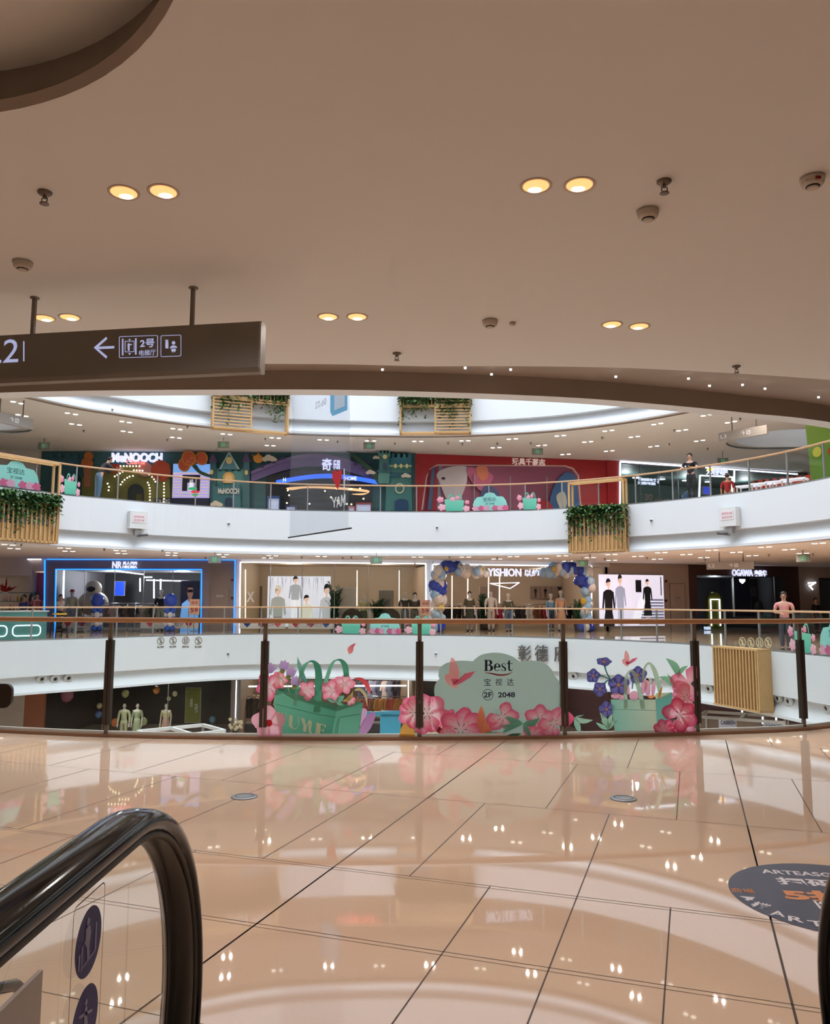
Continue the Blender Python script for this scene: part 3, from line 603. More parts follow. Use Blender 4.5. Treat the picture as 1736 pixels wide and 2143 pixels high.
for p, q, w_, bd in (((1385, 450), (1225, 215), 90, .12), ((1375, 420), (1492, 308), 56, -.1), ((1355, 585), (1130, 440), 80, .14), ((1330, 500), (1235, 405), 26, 0)): E_.leaf('leaf', p, q, w_, (110, 166, 132), (140, 190, 160), bd)
mb_ = E_.root('shopping_bag_sticker', 'mint shopping bag sticker with pale looped handles', 'sticker', 860, 1135)
E_.shape('bag_side', [(1095, 715), (1300, 628), (1308, 690), (1240, 1000), (1118, 1130)], (116, 178, 168), (92, 158, 150)); E_.shape('bag_back', [(1100, 640), (1300, 628), (1190, 700), (1098, 712)], (176, 190, 166))
E_.ribbon('bag_handle', [(948, 500, 30), (955, 380, 34), (985, 300, 26), (1030, 280, 30), (1075, 340, 52), (1110, 440, 58), (1140, 560, 50), (1150, 640, 40)], (160, 192, 172), (180, 200, 180))
for i, (x, y, a, w_, h_) in enumerate(((620, 672, 0, 62, 34), (840, 670, -90, 60, 60), (755, 600, -90, 60, 34), (960, 560, -80, 90, 36), (1000, 580, -95, 100, 36), (1072, 580, -85, 90, 26), (690, 690, -90, 30, 40))):
    E_.root('petal_sticker', 'lilac petal sticker rising from the mint bag', 'sticker', x, y, 'lilac petals in the mint bag'); r = math.radians(a); E_.shape('petal', [(x + w_ * math.cos(t) * math.cos(r) - h_ * math.sin(t) * math.sin(r), y + w_ * math.cos(t) * math.sin(r) + h_ * math.sin(t) * math.cos(r)) for t in [k * math.pi / 8 for k in range(16)]], (204, 150, 184), (222, 176, 190))
E_.root('leaf_sticker', 'narrow orange leaf sticker on the rim of the mint bag', 'sticker', 1150, 630); E_.leaf('leaf', (1130, 710), (1182, 545), 30, (212, 150, 70)); E_.leaf('leaf', (1010, 690), (1100, 670), 40, (226, 150, 90))
E_.r = mb_; E_.c = E_.p(860, 1135)
f4 = E_.shape('bag_front', [(555, 715), (1100, 715), (1118, 1135), (612, 1138)], (124, 182, 168), (180, 194, 172), (1, 0)); E_.shape('seam', [(590, 830), (1105, 846), (1105, 851), (590, 835)], (96, 140, 130), parent=f4)
E_.ribbon('bag_handle', [(742, 825, 48), (735, 640, 44), (736, 480, 36), (765, 395, 26), (812, 368, 28), (855, 430, 54), (890, 560, 56), (925, 700, 56), (948, 830, 54)], (150, 186, 170), (176, 198, 182))
butterfly(E_, 765, 262, .62, 'small salmon pink butterfly sticker above the blue flowers')
E_.blossom(1500, 520, 235, -60, 'large soft pink blossom sticker against the fifth dark post', (226, 140, 160), (216, 104, 138), angs=[-70, 195, 160, 120, 80], dots=False, stam=None)
E_.blossom(1480, 700, 200, 0, 'soft pink blossom sticker below the large one by the fifth dark post', (232, 168, 182), (220, 118, 148), angs=[200, 160, 120, 250, 80], stam=(150, 50, 90))
E_.blossom(1440, 1040, 150, 0, 'pale pink blossom sticker at the foot of the glass right of the mint bag', (236, 176, 190), (216, 110, 144), angs=[-60, 30, 90, 150, 200], stam=None)
E_.blossom(1390, 900, 230, -100, 'crimson blossom sticker with dark stamens right of the mint bag', (238, 170, 186), (202, 40, 92), angs=[-105, 195, -35, 25, 85])
E_.blossom(1200, 1090, 150, 180, 'small crimson blossom sticker at the right foot of the mint bag', (228, 120, 150), (200, 44, 94), angs=[205, 300, 340, 250, 20])

# ================================================================ escalator (left) and its twin (right)
BRONZEM = mat('dark_bronze_guide', (36, 32, 27), .3, .4)
def esc_section(mb, path, nor, sec):
    n = len(path); k = len(sec); vs = []; fs = []
    for i, (p, m_) in enumerate(zip(path, nor)):
        for a, r in sec(i / (n - 1)): vs.append(Vector((a, p[0] + m_[0] * r, p[1] + m_[1] * r)))
    for i in range(n - 1):
        for j in range(k_(sec)): fs.append((i * k_(sec) + j, i * k_(sec) + (j + 1) % k_(sec), (i + 1) * k_(sec) + (j + 1) % k_(sec), (i + 1) * k_(sec) + j))
    mb.add(vs, fs, True); return mb
def k_(sec): return len(sec(0))
def escalator(xc, label, sgn, full=True):
    t = thing('escalator_balustrade', label, 'escalator', loc=(xc, 1.0, 0))
    cy, cz, R = 1.375, .512, .445; path = [(-1.0, cz + R), (0.0, cz + R), (.6, cz + R), (1.0, cz + R)]; nor = [(0, 1)] * 4
    for i in range(33):
        a = math.radians(90 - 180 * i / 32); path.append((cy + R * math.cos(a), cz + R * math.sin(a))); nor.append((math.cos(a), math.sin(a)))
    path += [(1.1, cz - R), (.2, cz - R)]; nor += [(0, -1)] * 2
    path = [(p[0] - 1.0, p[1]) for p in path]
    def sec(tt):
        o = []
        for i in range(9): a = math.radians(180 - 180 * i / 8); o.append((.042 * math.cos(a), -.022 + .022 * math.sin(a) ** .8 if math.sin(a) > 0 else -.022))
        return o + [(.042, -.03), (.036, -.038), (.026, -.038), (-.026, -.038), (-.036, -.038), (-.042, -.03)]
    b = MB(); b_ = len(sec(0)); n = len(path)
    def run(sec, name, m_, rng=None):
        b = MB(); k = len(sec(0)); idx = rng or range(n); vs = []; fs = []
        for c, i in enumerate(idx):
            for a, r in sec((i - 3) / 33.0): vs.append(Vector((a, path[i][0] + nor[i][0] * r, path[i][1] + nor[i][1] * r)))
        L_ = len(idx)
        for i in range(L_ - 1):
            for j in range(k): fs.append((i * k + j, i * k + (j + 1) % k, (i + 1) * k + (j + 1) % k, (i + 1) * k + j))
        fs += [tuple(range(k)), tuple(range((L_ - 1) * k, L_ * k))[::-1]]
        b.add(vs, fs, True); return b.build(name, m_, t)
    run(sec, 'handrail', BLACK)
    def grow(tt): return .034 + .066 * max(0, min(1, tt * 1.8))
    run(lambda tt: [(-.034, -.034), (.034, -.034), (.030, -.034 - .35 * (grow(tt) - .034) - .004), (.012, -grow(tt) - .006), (-.012, -grow(tt) - .006), (-.030, -.034 - .35 * (grow(tt) - .034) - .004)], 'guide_rail', BRONZEM)
    run(lambda tt: [(.034, -.036), (.0375, -.046), (.03, -.052), (.028, -.04)], 'guide_lip', mat('worn_rubber', (48, 40, 34), .5))
    # glass infill
    g = []; idx = range(0, n)
    inner = [(path[i][0] - nor[i][0] * .06, path[i][1] - nor[i][1] * .06) for i in idx]
    b = MB(); vs = [(s_ * .005, p[0], p[1]) for s_ in (-1, 1) for p in inner]; N = len(inner)
    b.add(vs, [tuple(range(N)), tuple(range(N, 2 * N))[::-1]] + [(i, (i + 1) % N, N + (i + 1) % N, N + i) for i in range(N)]); b.build('glass_panel', GLASS, t)
    b = MB(); b.box(-.07, .07, -2.0, .30, 0.0, .055); b.build('skirt', STEEL, t)
    return t
escalator(-.49, 'escalator balustrade with black handrail loop, glass panel and blue safety label', 1)
escalator(.903, 'black escalator handrail at the lower right edge', -1)
# safety label on the glass (seen in the plane of the balustrade)
FL = Frame((-.478, 0, 0), (-.478, 1, 0))     # local x = world y, local y = -world x
def lpx(x, y): return FL.px(x, y)
pl = thing('safety_label', 'clear safety label with three navy blue warning discs on the escalator glass', 'label', FL.at(1.235, 0, .62))
def LP(s_, z): return (s_ - 1.235, z - .62)
b = MB(); o1 = rrect(-.058, .058, -.19, .262, .012); o1 = [(x, z + (.0 if z < 0 else 0)) for x, z in o1]; b.plate(o1, -.001, 0, (30, 26, 40), [rrect(-.0562, .0562, -.188, .260, .010)]); b.build('outline', INK, pl, recalc=False)
for k, zc in enumerate((.195, .085, -.025)):
    b = MB(); b.plate(circ(0, zc, .048, 40), -.0016, 0, (34, 34, 96)); ds = b.build('disc', INK, pl, recalc=False)
    b = MB(); W_ = (150, 148, 172); y_ = -.0024
    if k == 0:
        b.plate(circ(-.006, zc + .030, .0055, 12), y_, 0, W_); b.plate([(-.014, zc + .022), (.000, zc + .024), (.006, zc + .012), (.002, zc - .006), (.004, zc - .024), (-.005, zc - .024), (-.008, zc - .006), (-.016, zc + .004), (-.022, zc + .0), (-.014, zc + .008)], y_, 0, W_)
        b.plate([(-.026, zc + .002), (-.022, zc + .002), (-.022, zc - .030), (.026, zc - .024), (.026, zc - .020), (-.02, zc - .026), (-.026, zc - .034)], y_, 0, W_); b.plate([(.022, zc - .022), (.028, zc - .022), (.028, zc + .016), (.022, zc + .02)], y_, 0, W_); b.plate([(-.036, zc - .028), (-.030, zc - .028), (-.030, zc - .004), (-.036, zc - .006)], y_, 0, W_)
    else:
        b.plate(circ(0, zc + .026, .0045, 12), y_, 0, W_); b.plate([(-.004, zc + .02), (.004, zc + .02), (.006, zc + .004), (.012, zc - .018), (.007, zc - .018), (.001, zc - .002), (-.005, zc - .018), (-.010, zc - .018), (-.005, zc + .004)], y_, 0, W_)
        b.plate([(-.024, zc + .014), (.0, zc + .008), (.024, zc + .002), (.024, zc + .006), (.0, zc + .013), (-.024, zc + .018)], y_, 0, W_)
        for j in range(7): b.plate([(-.026 + j * .008, zc - .028), (-.022 + j * .008, zc - .020), (-.018 + j * .008, zc - .028), (-.022 + j * .008, zc - .025)], y_, 0, W_)
    b.build('pictogram', INK, ds, recalc=False)
# next escalator beyond the glass
t = thing('escalator_side_panel', 'grey side panel of the neighbouring escalator, lower left through the glass', 'escalator', loc=(-.82, 1.0, 0))
b = MB(); b.box(-.005, .005, -2.2, .86, 0, .505); b.build('cladding', mat('mauve_grey_panel', (142, 126, 124), .45), t)
b = MB(); b.tube([(-.12, .0 + .35, .455), (-.12, .75, .455), (-.12, .9, .445), (-.12, 1.0, .41), (-.12, 1.06, .36), (-.12, 1.08, .30), (-.12, 1.06, .2), (-.12, 1.0, .12), (-.12, .9, .06)], .014, 8); b.build('handrail', BLACK, t)

# ================================================================ hanging direction sign (left)
A_ = atz(403, 601, HC); B_ = atz(72, 622, HC)
FS = Frame((B_.x - 2.2 * (A_.x - B_.x), B_.y - 2.2 * (A_.y - B_.y)), (A_.x, A_.y))
s1, zt = FS.px(546, 672, -.03); _, zb = FS.px(546, 779, -.03); s0 = s1 - 4.2
sg = thing('direction_sign', 'long grey hanging sign with L2 and a left arrow', 'sign', FS.at(s1, 0, zb))
SGM = mat('sign_grey_metal', (128, 120, 112), .45, .2)
b = MB(); h = zt - zb; b.box(s0 - s1, -.01, -.03, .05, .035, h); pf = [(-.03, .05), (-.02, .02), (.02, .0), (.05, .012)]
b.add([(x, y, z) for x in (s0 - s1, -.01) for y, z in [(-.03, .035), (-.016, .008), (.02, 0), (.05, .012), (.05, .035)]], [(0, 1, 6, 5), (1, 2, 7, 6), (2, 3, 8, 7), (3, 4, 9, 8), (0, 1, 2, 3, 4), (5, 6, 7, 8, 9)]); b.build('sign_box', SGM, sg)
b = MB(); b.add([(x, y, z) for x in (-.01, .002) for y, z in [(-.032, h - .02), (-.022, h + .003), (.042, h + .003), (.052, h - .02), (.052, .01), (.02, -.003), (-.018, .005), (-.032, .03)]], [tuple(range(8)), tuple(range(8, 16))] + [(i, (i + 1) % 8, 8 + (i + 1) % 8, 8 + i) for i in range(8)]); b.build('end_cap', mat('worn_silver', (150, 142, 136), .4, .4), sg)
for x_ in (403, 72):
    s_, _ = FS.px(x_, 640, .01); b = MB(); b.box(s_ - s1 - .011, s_ - s1 + .011, -.002, .02, h, HC - zb); b.cyl((s_ - s1, .01, HC - zb - .006), (s_ - s1, .01, HC - zb), .03); b.build('hanger_rod', mat('rod_grey', (124, 112, 104), .4, .3), sg)
SLIT = mat('sign_backlit_lettering', (205, 214, 250), .5, emit=.55, ecol=(190, 204, 255))
def sp(x, y): s_, z = FS.px(x, y, -.031); return (s_ - s1, z - zb)
def stext(s, x0, y0, x1, y1, bold=0): a = sp(x0, (y0 + y1) / 2); c = sp(x1, (y0 + y1) / 2); hh = abs(sp(x0, y0)[1] - sp(x0, y1)[1]); zc = (a[1] + c[1]) / 2; return text(s, 'lettering', SLIT, sg, a[0], c[0], zc - hh / 2, zc + hh / 2, -.0305, .001, bold)
stext('L2', -26, 711, 39, 759)
def spoly(pts, name='pictogram', holes=()): b = MB(); b.plate([sp(*p) for p in pts], -.0315, .001, None, [[sp(*p) for p in h_] for h_ in holes]); return b.build(name, SLIT, sg)
spoly([(48.5, 714), (51, 714), (51, 756), (48.5, 756)], 'divider')
spoly([(196, 727.5), (222, 705), (224.5, 709), (206, 725.5), (239, 724), (239, 729), (206, 730.5), (224.5, 746), (222, 750.5)], 'arrow')
def ringpx(x0, y0, x1, y1, t_, sk=-2.5, rr=3):
    def R(x0, y0, x1, y1, rr):
        o = []
        for cx_, cy_, a in ((x1 - rr, y0 + rr, -90), (x1 - rr, y1 - rr, 0), (x0 + rr, y1 - rr, 90), (x0 + rr, y0 + rr, 180)):
            for i in range(4): t = math.radians(a + 30 * i); X = cx_ + rr * math.cos(t); o.append((X, cy_ + rr * math.sin(t) + sk * (X - x0) / max(1, x1 - x0)))
        return o
    spoly(R(x0, y0, x1, y1, rr), 'border', [R(x0 + t_, y0 + t_, x1 - t_, y1 - t_, max(.5, rr - t_))])
ringpx(249, 704, 330, 749.5, 1.1); ringpx(336, 702, 379, 747, 1.1, -1.5); ringpx(261, 714, 281, 737, 1.0, -.6, 1)
spoly([(255, 709), (258, 709), (258, 743.5), (255, 743.5)]); spoly([(282.5, 708), (285.5, 708), (285.5, 742), (282.5, 742)])
spoly([(271 + 1.8 * math.cos(t), 711 + 1.8 * math.sin(t)) for t in [k * .785 for k in range(8)]]); spoly([(268, 739), (274, 739), (271, 743)])
spoly([(267, 720), (269, 718), (273, 720.5), (276, 720), (276, 722), (271, 722.5), (271, 734), (267.5, 734)])
stext('2号', 293, 709, 323, 727, .02); stext('电梯厅', 291, 732, 325, 744)
spoly([(347, 713), (351, 713), (352, 717), (352, 729), (346, 729), (346, 717)], 'pictogram'); spoly([(345, 711.5), (352, 711), (352, 712.4), (345, 713)])
spoly([(363 + 3.6 * math.cos(t), 717.5 + 3.8 * math.sin(t)) for t in [k * .524 for k in range(12)]]); spoly([(355.5, 727), (360, 723), (366, 723), (370.5, 726), (369.5, 728.5), (366, 727.5), (360, 728), (356.5, 729.5)])
spoly([(359, 730), (367, 729.6), (368, 733.5), (364.6, 737.5), (363, 734), (361.5, 737.8), (358, 734)])

# ================================================================ ceiling fittings overhead
LENSW = mat('lamp_reflector_warm', (255, 196, 130), .5, emit=1.15, ecol=(255, 186, 118)); TRIM = mat('lamp_trim', (206, 186, 166), .5); BULB = mat('lamp_bulb_warm', (255, 236, 214), .5, emit=6, ecol=(255, 226, 196))
def near_downlight(x, y, label, proto=[None]):
    p = atz(x, y, HC); r = .062
    t = thing('downlight', label, 'ceiling light', loc=(p.x, p.y, HC))
    b = MB(); b.lathe((0, 0, 0), [(r, -.0005), (r + .014, -.003), (r + .014, .0)], 28); b.build('trim_ring', TRIM, t)
    b = MB(); b.lathe((0, 0, 0), [(r, -.002), (r * .93, -.0035), (.001, -.004)], 28); b.build('diffuser', LENSW, t)
    b = MB(); b.lathe((0, .032, 0), [(.026, -.0042), (.018, -.0062), (.001, -.0066)], 18); b.v = [Vector((v.x * 1.3, v.y, v.z)) for v in b.v]; b.build('bulb', BULB, t)
    return p
NL = [(259, 403, 'left lamp of the upper left pair of lit ceiling lights'), (342, 401, 'right lamp of the upper left pair of lit ceiling lights'), (1121, 389, 'left lamp of the upper right pair of lit ceiling lights'), (1212, 387, 'right lamp of the upper right pair of lit ceiling lights'),
      (93, 666, 'left lamp of the pair beside the left rod of the hanging sign'), (146, 664, 'right lamp of the pair beside the left rod of the hanging sign'), (686, 663, 'left lamp of the middle pair in the second row of ceiling lights'), (747, 663, 'right lamp of the middle pair in the second row of ceiling lights'),
      (1280, 679, 'left lamp of the right pair in the second row of ceiling lights'), (1337, 683, 'right lamp of the right pair in the second row of ceiling lights')]
for i, (x, y, l) in enumerate(NL):
    p = near_downlight(x, y, l)
    lamp('SPOT', (p.x, p.y, HC - .03), 25, WARM, cone=150, r=.05)
for x in (-4.2, -1.3, .65, 3.5):
    for y in (-1.5, 1.2): lamp('SPOT', (x, y, HC - .03), 48, WARM, cone=150, r=.06)
for x in (-5.5, 5.0):
    for y in (3.6, 5.8): lamp('SPOT', (x, y, HC - .03), 48, WARM, cone=150, r=.06)
SPM = mat('sprinkler_metal', (122, 108, 98), .4, .5)
for x, y, l in ((94, 408, 'ceiling sprinkler left of the upper left pair of lights'), (1389, 385, 'ceiling sprinkler right of the upper right pair of lights'), (830, 745, 'ceiling sprinkler above the middle of the beam'), (1540, 772, 'ceiling sprinkler near the right end of the beam')):
    p = atz(x, y - 6, HC); t = thing('sprinkler', l, 'sprinkler', loc=(p.x, p.y, HC))
    b = MB(); b.lathe((0, 0, 0), [(.034, 0), (.034, -.006), (.02, -.018), (.012, -.02)], 16); b.build('escutcheon', SPM, t)
    b = MB(); b.cyl((0, 0, -.015), (0, 0, -.032), .009); b.tube([(-.012, 0, -.03), (-.014, 0, -.045), (0, 0, -.056)], .003, 6); b.tube([(.012, 0, -.03), (.014, 0, -.045), (0, 0, -.056)], .003, 6); b.build('frame_arms', SPM, t)
    b = MB(); b.lathe((0, 0, 0), [(.004, -.05), (.022, -.058), (.022, -.061), (.004, -.061)], 14); b.build('deflector', SPM, t)
for x, y, k, l in ((1355, 445, 1.0, 'white smoke detector below the right sprinkler'), (1699, 376, 1.0, 'white smoke detector with red window near the right edge'), (48, 552, 1.0, 'white smoke detector near the left edge'), (1025, 675, 1.0, 'white smoke detector between the second row lamps')):
    p = atz(x, y - 4, HC); t = thing('smoke_detector', l, 'smoke detector', loc=(p.x, p.y, HC)); m1 = mat('detector_plastic', (196, 186, 172), .5)
    b = MB(); b.lathe((0, 0, 0), [(.055, 0), (.055, -.012), (.052, -.016), (.05, -.03), (.042, -.04), (.028, -.043)], 24); b.build('housing', m1, t)
    b = MB(); b.lathe((0, 0, 0), [(.027, -.04), (.026, -.052), (.018, -.055), (.001, -.055)], 20); b.build('sensor_cap', m1, t)
    b = MB(); b.lathe((0, 0, 0), [(.031, -.0435), (.029, -.047), (.027, -.047)], 20); b.build('vent_ring', BLACKM, t)
    if x == 1699: b = MB(); b.box(-.012, .012, -.0535, -.048, -.034, -.02); b.build('red_window', mat('red_lens', (150, 30, 24), .3), t)
p = atz(1072, 675, HC); t = tag(MB().lathe((p.x, p.y, HC), [(.022, 0), (.022, -.014), (.018, -.02), (.001, -.021)], 16).build('motion_sensor', mat('detector_plastic', (196, 186, 172), .5)), 'small round ceiling sensor right of the smoke detector', 'sensor')
STAR = mat('pin_light', (255, 250, 240), .5, emit=6)
stars = [(800, 772), (973, 768.5), (1028, 782), (1068, 772), (1288, 787), (1440, 791), (1484, 806), (1553, 804), (1712, 830), (1600, 812)]
for x, y in stars:
    p = atz(x, y, HC + .11); o = MB().lathe((0, 0, 0), [(.012, 0), (.010, -.014), (.001, -.016)], 10).build('pin_light', STAR); o.location = p; tag(o, 'tiny white pin light in the dark curved recess of the near beam', 'ceiling light', 'pin lights in the near beam recess')
# ================================================================ on the floor
for x, y, l in ((511, 1668, 'left round steel disc set in the stone floor'), (1304, 1672, 'right round steel disc set in the stone floor')):
    p = atz(x, y, 0); t = thing('floor_disc', l, 'floor light', loc=(p.x, p.y, 0))
    b = MB(); b.lathe((0, 0, 0), [(.09, 0), (.088, .006), (.076, .009), (.001, .0095)], 36); b.build('cover', mat('polished_steel', (140, 142, 146), .3, .3), t)
    b = MB(); b.lathe((0, 0, 0), [(.064, .0098), (.064, .0102), (.058, .0102), (.058, .0098)], 30, 'z', False); b.build('groove', DARKMETAL, t)
cxy = atz(1736, 1875, 0); R_s = .62
eL = atz(1510, 1848, 0); eT = atz(1700, 1808, 0)
fc = Vector((eL.x + .72, (eL.y + 0.0) - .02, 0))
best = None
for cx_ in [1.8 + i * .02 for i in range(40)]:
    for cy_ in [3.2 + i * .02 for i in range(50)]:
        pts_ = [atz(1510, 1848, 0), atz(1560, 1824, 0), atz(1640, 1808, 0), atz(1736, 1811, 0), atz(1600, 1912, 0), atz(1690, 1941, 0), atz(1530, 1875, 0)]
        ds_ = [math.hypot(q.x - cx_, q.y - cy_) for q in pts_]; mu = sum(ds_) / len(ds_); er = sum((d - mu) ** 2 for d in ds_)
        if best is None or er < best[0]: best = (er, cx_, cy_, mu)
_, fx, fy, fr_ = best
print('floor sticker', best)
ts = thing('floor_sticker', 'round navy blue floor sticker with white and orange lettering', 'sticker', loc=(fx, fy, .001))
FT = Matrix.Rotation(math.radians(-90), 4, 'X')
def fplate(b, pts, z, col): b.add([(x, y, z) for x, y in pts], [tuple(range(len(pts)))], False, col)
b = MB(); fplate(b, circ(0, 0, fr_, 64), .0006, (18, 22, 62)); b.build('disc', printed('printed_floor_film', 0, .35), ts)
WT = mat('sticker_white', (226, 216, 220), .4); OR = mat('sticker_orange', (216, 130, 60), .4)
def ftext(s, m_, cx_, cy_, w_, h_, ang=0, bold=0):
    M = Matrix.Translation((cx_, cy_, .0012)) @ Matrix.Rotation(ang, 4, 'Z') @ FT
    return text(s, 'lettering', m_, ts, -w_ / 2, w_ / 2, -h_ / 2, h_ / 2, 0, .0003, bold, M=M)
def fl(x, y): p = atz(x, y, 0); return (p.x - fx, p.y - fy)
aa = math.atan2(fl(1705, 1829)[1] - fl(1600, 1823)[1], fl(1705, 1829)[0] - fl(1600, 1823)[0])
c0 = fl(1592, 1824); c1 = fl(1736, 1827); wd = math.hypot(c1[0] - c0[0], c1[1] - c0[1]); wfull = wd * .98
ux = Vector((math.cos(aa), math.sin(aa)))
hh_ = .062
q = Vector(c0) + ux * wfull / 2; ftext('ARTEASG', WT, q.x, q.y, wfull, hh_, aa, .02)
q = Vector(fl(1622, 1842)) + ux * .27; ftext('扫码立享', WT, q.x, q.y - .01, .54, .105, aa, .03)
q = Vector(fl(1632, 1866)) + ux * .16; ftext('5折', OR, q.x, q.y - .04, .33, .15, aa, .05)
ftext('商場', OR, *fl(1553, 1865), .10, .06, aa)
for s_, x, y, r_ in (('4', 1563, 1880, -.9), ('楼', 1592, 1896, -.75), ('A', 1627, 1913, -.5), ('R', 1665, 1925, -.4), ('T', 1707, 1934, -.25)): ftext(s_, WT, *fl(x, y), .06 if s_ != '楼' else .075, .06 if s_ != '楼' else .075, r_, .02)
ftext('限', WT, *fl(1733, 1896), .1, .1, aa, .02)

p = atz(22, 1482, .62); t = thing('handrail_end', 'dark brown rounded handrail end at the left edge in front of the glass', 'handrail', loc=(p.x, p.y, 0))
b = MB(); b.plate(rrect(-.55, 0, .62, .775, .045), 0, .03); b.build('rounded_cap', mat('dark_brown_rubber', (40, 26, 18), .4), t); b = MB(); b.box(-.5, -.42, .01, .06, 0, .63); b.build('support_post', DARKMETAL, t)
# ================================================================ helpers on the rounded void edge
def onloop(lp, x, y, off=0.0):
    """far crossing of the sight line through pixel x,y with the loop (moved by off): point and outward frame"""
    q = offs(lp, off) if off else lp; r = ray(x, y); d = Vector((r.x, r.y)); best = None
    for i in range(len(q)):
        a = q[i]; b_ = q[(i + 1) % len(q)]; e = Vector((b_.x - a.x, b_.y - a.y)); den = d.x * (-e.y) + e.x * d.y
        if abs(den) < 1e-9: continue
        t = (a.x * (-e.y) + e.x * a.y) / den; u = (d.x * a.y - d.y * a.x) / den
        if t > 0 and 0 <= u <= 1 and (best is None or t > best[0]) and a.y > 12: best = (t, a + (b_ - a) * u, Vector((e.x, e.y, 0)).normalized())
    t, p, e = best; z = EYE + r.z * t
    if e.x < 0: e = -e
    if off == off: pass
    F = Frame((p.x, p.y), (p.x + e.x, p.y + e.y)); return Vector((p.x, p.y, z)), F
def walk(lp, step, start=0.0, cond=lambda p: True):
    out = []; acc = start
    for i in range(len(lp)):
        a = lp[i]; b_ = lp[(i + 1) % len(lp)]; L = (b_ - a).length
        while acc <= L:
            p = a + (b_ - a) * (acc / L)
            if cond(p): out.append((p.copy(), (b_ - a).normalized()))
            acc += step
        acc -= L
    return out
RAILM = {2: mat('far_handrail_wood', (196, 158, 118), .45), 3: mat('far_handrail_wood_warm', (190, 148, 108), .45)}
FG = glass('far_glass', (238, 243, 242), 1.35)
def far_balustrade(lp, z, label, post_m, start):
    q = offs(lp, .05); pts = [p for p, e in walk(q, 1.5, start, lambda p: p.y > 12.5)]
    # rotate the list so that it runs without a break from one end to the other
    k = max(range(len(pts)), key=lambda i: (pts[i] - pts[i - 1]).length); pts = pts[k:] + pts[:k]
    t = thing('glass_balustrade', label, 'balustrade', loc=(pts[len(pts) // 2].x, pts[len(pts) // 2].y, z))
    path = smooth_pts([Vector((p.x, p.y, z)) for p in pts], 4, False)
    b = MB(); path_sweep(b, path, [(-.04, 1.09), (.04, 1.09), (.045, 1.12), (.03, 1.145), (-.03, 1.145), (-.045, 1.12)]); b.build('handrail', RAILM[2 if z == 0 else 3], t, True)
    b = MB(); path_sweep(b, path, [(-.02, .0), (.02, .0), (.02, .05), (-.02, .05)]); b.build('base_channel', GREYMETAL, t, True)
    for i, p in enumerate(pts):
        p0 = pts[max(0, i - 1)]; p1 = pts[min(len(pts) - 1, i + 1)]; F = Frame(p0, p1); o = F.M.inverted() @ p
        b = MB(); b.box(o.x - .022, o.x + .022, o.y - .025, o.y + .025, z + .0, z + 1.1); b.v = [F.M @ v for v in b.v]; b.build('post', post_m, t, True)
        if i < len(pts) - 1:
            F = Frame(p, pts[i + 1]); b = MB(); b.add([(.03, 0, z + .04), (F.len - .03, 0, z + .04), (F.len - .03, 0, z + 1.06), (.03, 0, z + 1.06)], [(0, 1, 2, 3)]); b.v = [F.M @ v for v in b.v]; b.build('glass_panel', FG, t, True)
    return t
far_balustrade(L2, 0, 'far glass balustrade on the level opposite, with pale wooden handrail', GREYMETAL, .3)
far_balustrade(L3, LV, 'curved glass balustrade of the level above, with wooden handrail', GREYMETAL, .9)
far_balustrade(L3, 2 * LV, 'topmost glass balustrade, seen mirrored in the floor', GREYMETAL, .4)

# ================================================================ gallery downlights, far side
LAMPF = mat('far_lamp', (255, 250, 240), .5, emit=4, ecol=(255, 246, 232))
me = None
for k, lp, o1, o2 in ((0, L2, 1.5, 3.2), (1, L3, 1.35, 3.1), (2, L4, 1.35, 3.1), (3, L4, 1.5, 3.3)):
    zc = (k - 1) * LV + HC; n_ = 0
    for off, st in ((o1, .4), (o2, 1.3)) + (((5.6, .9),) if k in (1, 2) else ()):  # third row, right side only, is added to brighten the wide corridor
        for j, (p, e) in enumerate(walk(offs(lp, off), 2.05 if k else 3.0, st, lambda p: p.y > (19 if k in (1, 2) else 24))):
            if k == 2 and any((p - Vector((c[0], c[1], 0))).length < 2.1 for c in ((16.4, 30.8), (-17.6, 27.8), (19, 30), (-20, 27))): continue
            if (p.y > 35.6 and off < 5) or p.x > 19.5 or p.x < -20 or (off > 5 and (p.x < 7 or p.y < 26)): continue
            if k:
                for s_ in (-.15, .15):
                    q = p + e * s_
                    if me is None: me = MB().lathe((0, 0, 0), [(.095, -.001), (.09, -.006), (.07, -.012), (.001, -.013)], 12).build('downlight', LAMPF); o = me
                    else: o = me.copy(); COL.objects.link(o)
                    o.location = (q.x, q.y, zc); tag(o, ['', 'small white recessed ceiling light on the level opposite, ceiling below the next fascia', 'small white recessed ceiling light on the level above', 'small recessed ceiling light of the top gallery, mirrored in the floor'][k], 'ceiling light', ['', 'recessed lights opposite', 'recessed lights on the level above', 'recessed lights of the top gallery'][k])
            if j % 2 == 0: [lamp('SPOT', (q.x, q.y, zc - .03), (75 if k else 320) if k < 3 else 50, NEUT, cone=165, r=.045) for q in ([p + e * .15, p - e * .15] if k else [p])]
SPR = MB().lathe((0, 0, 0), [(.05, 0), (.045, -.02), (.02, -.03), (.02, -.07), (.04, -.08), (.001, -.085)], 8).build('sprinkler', SPM)
first = True
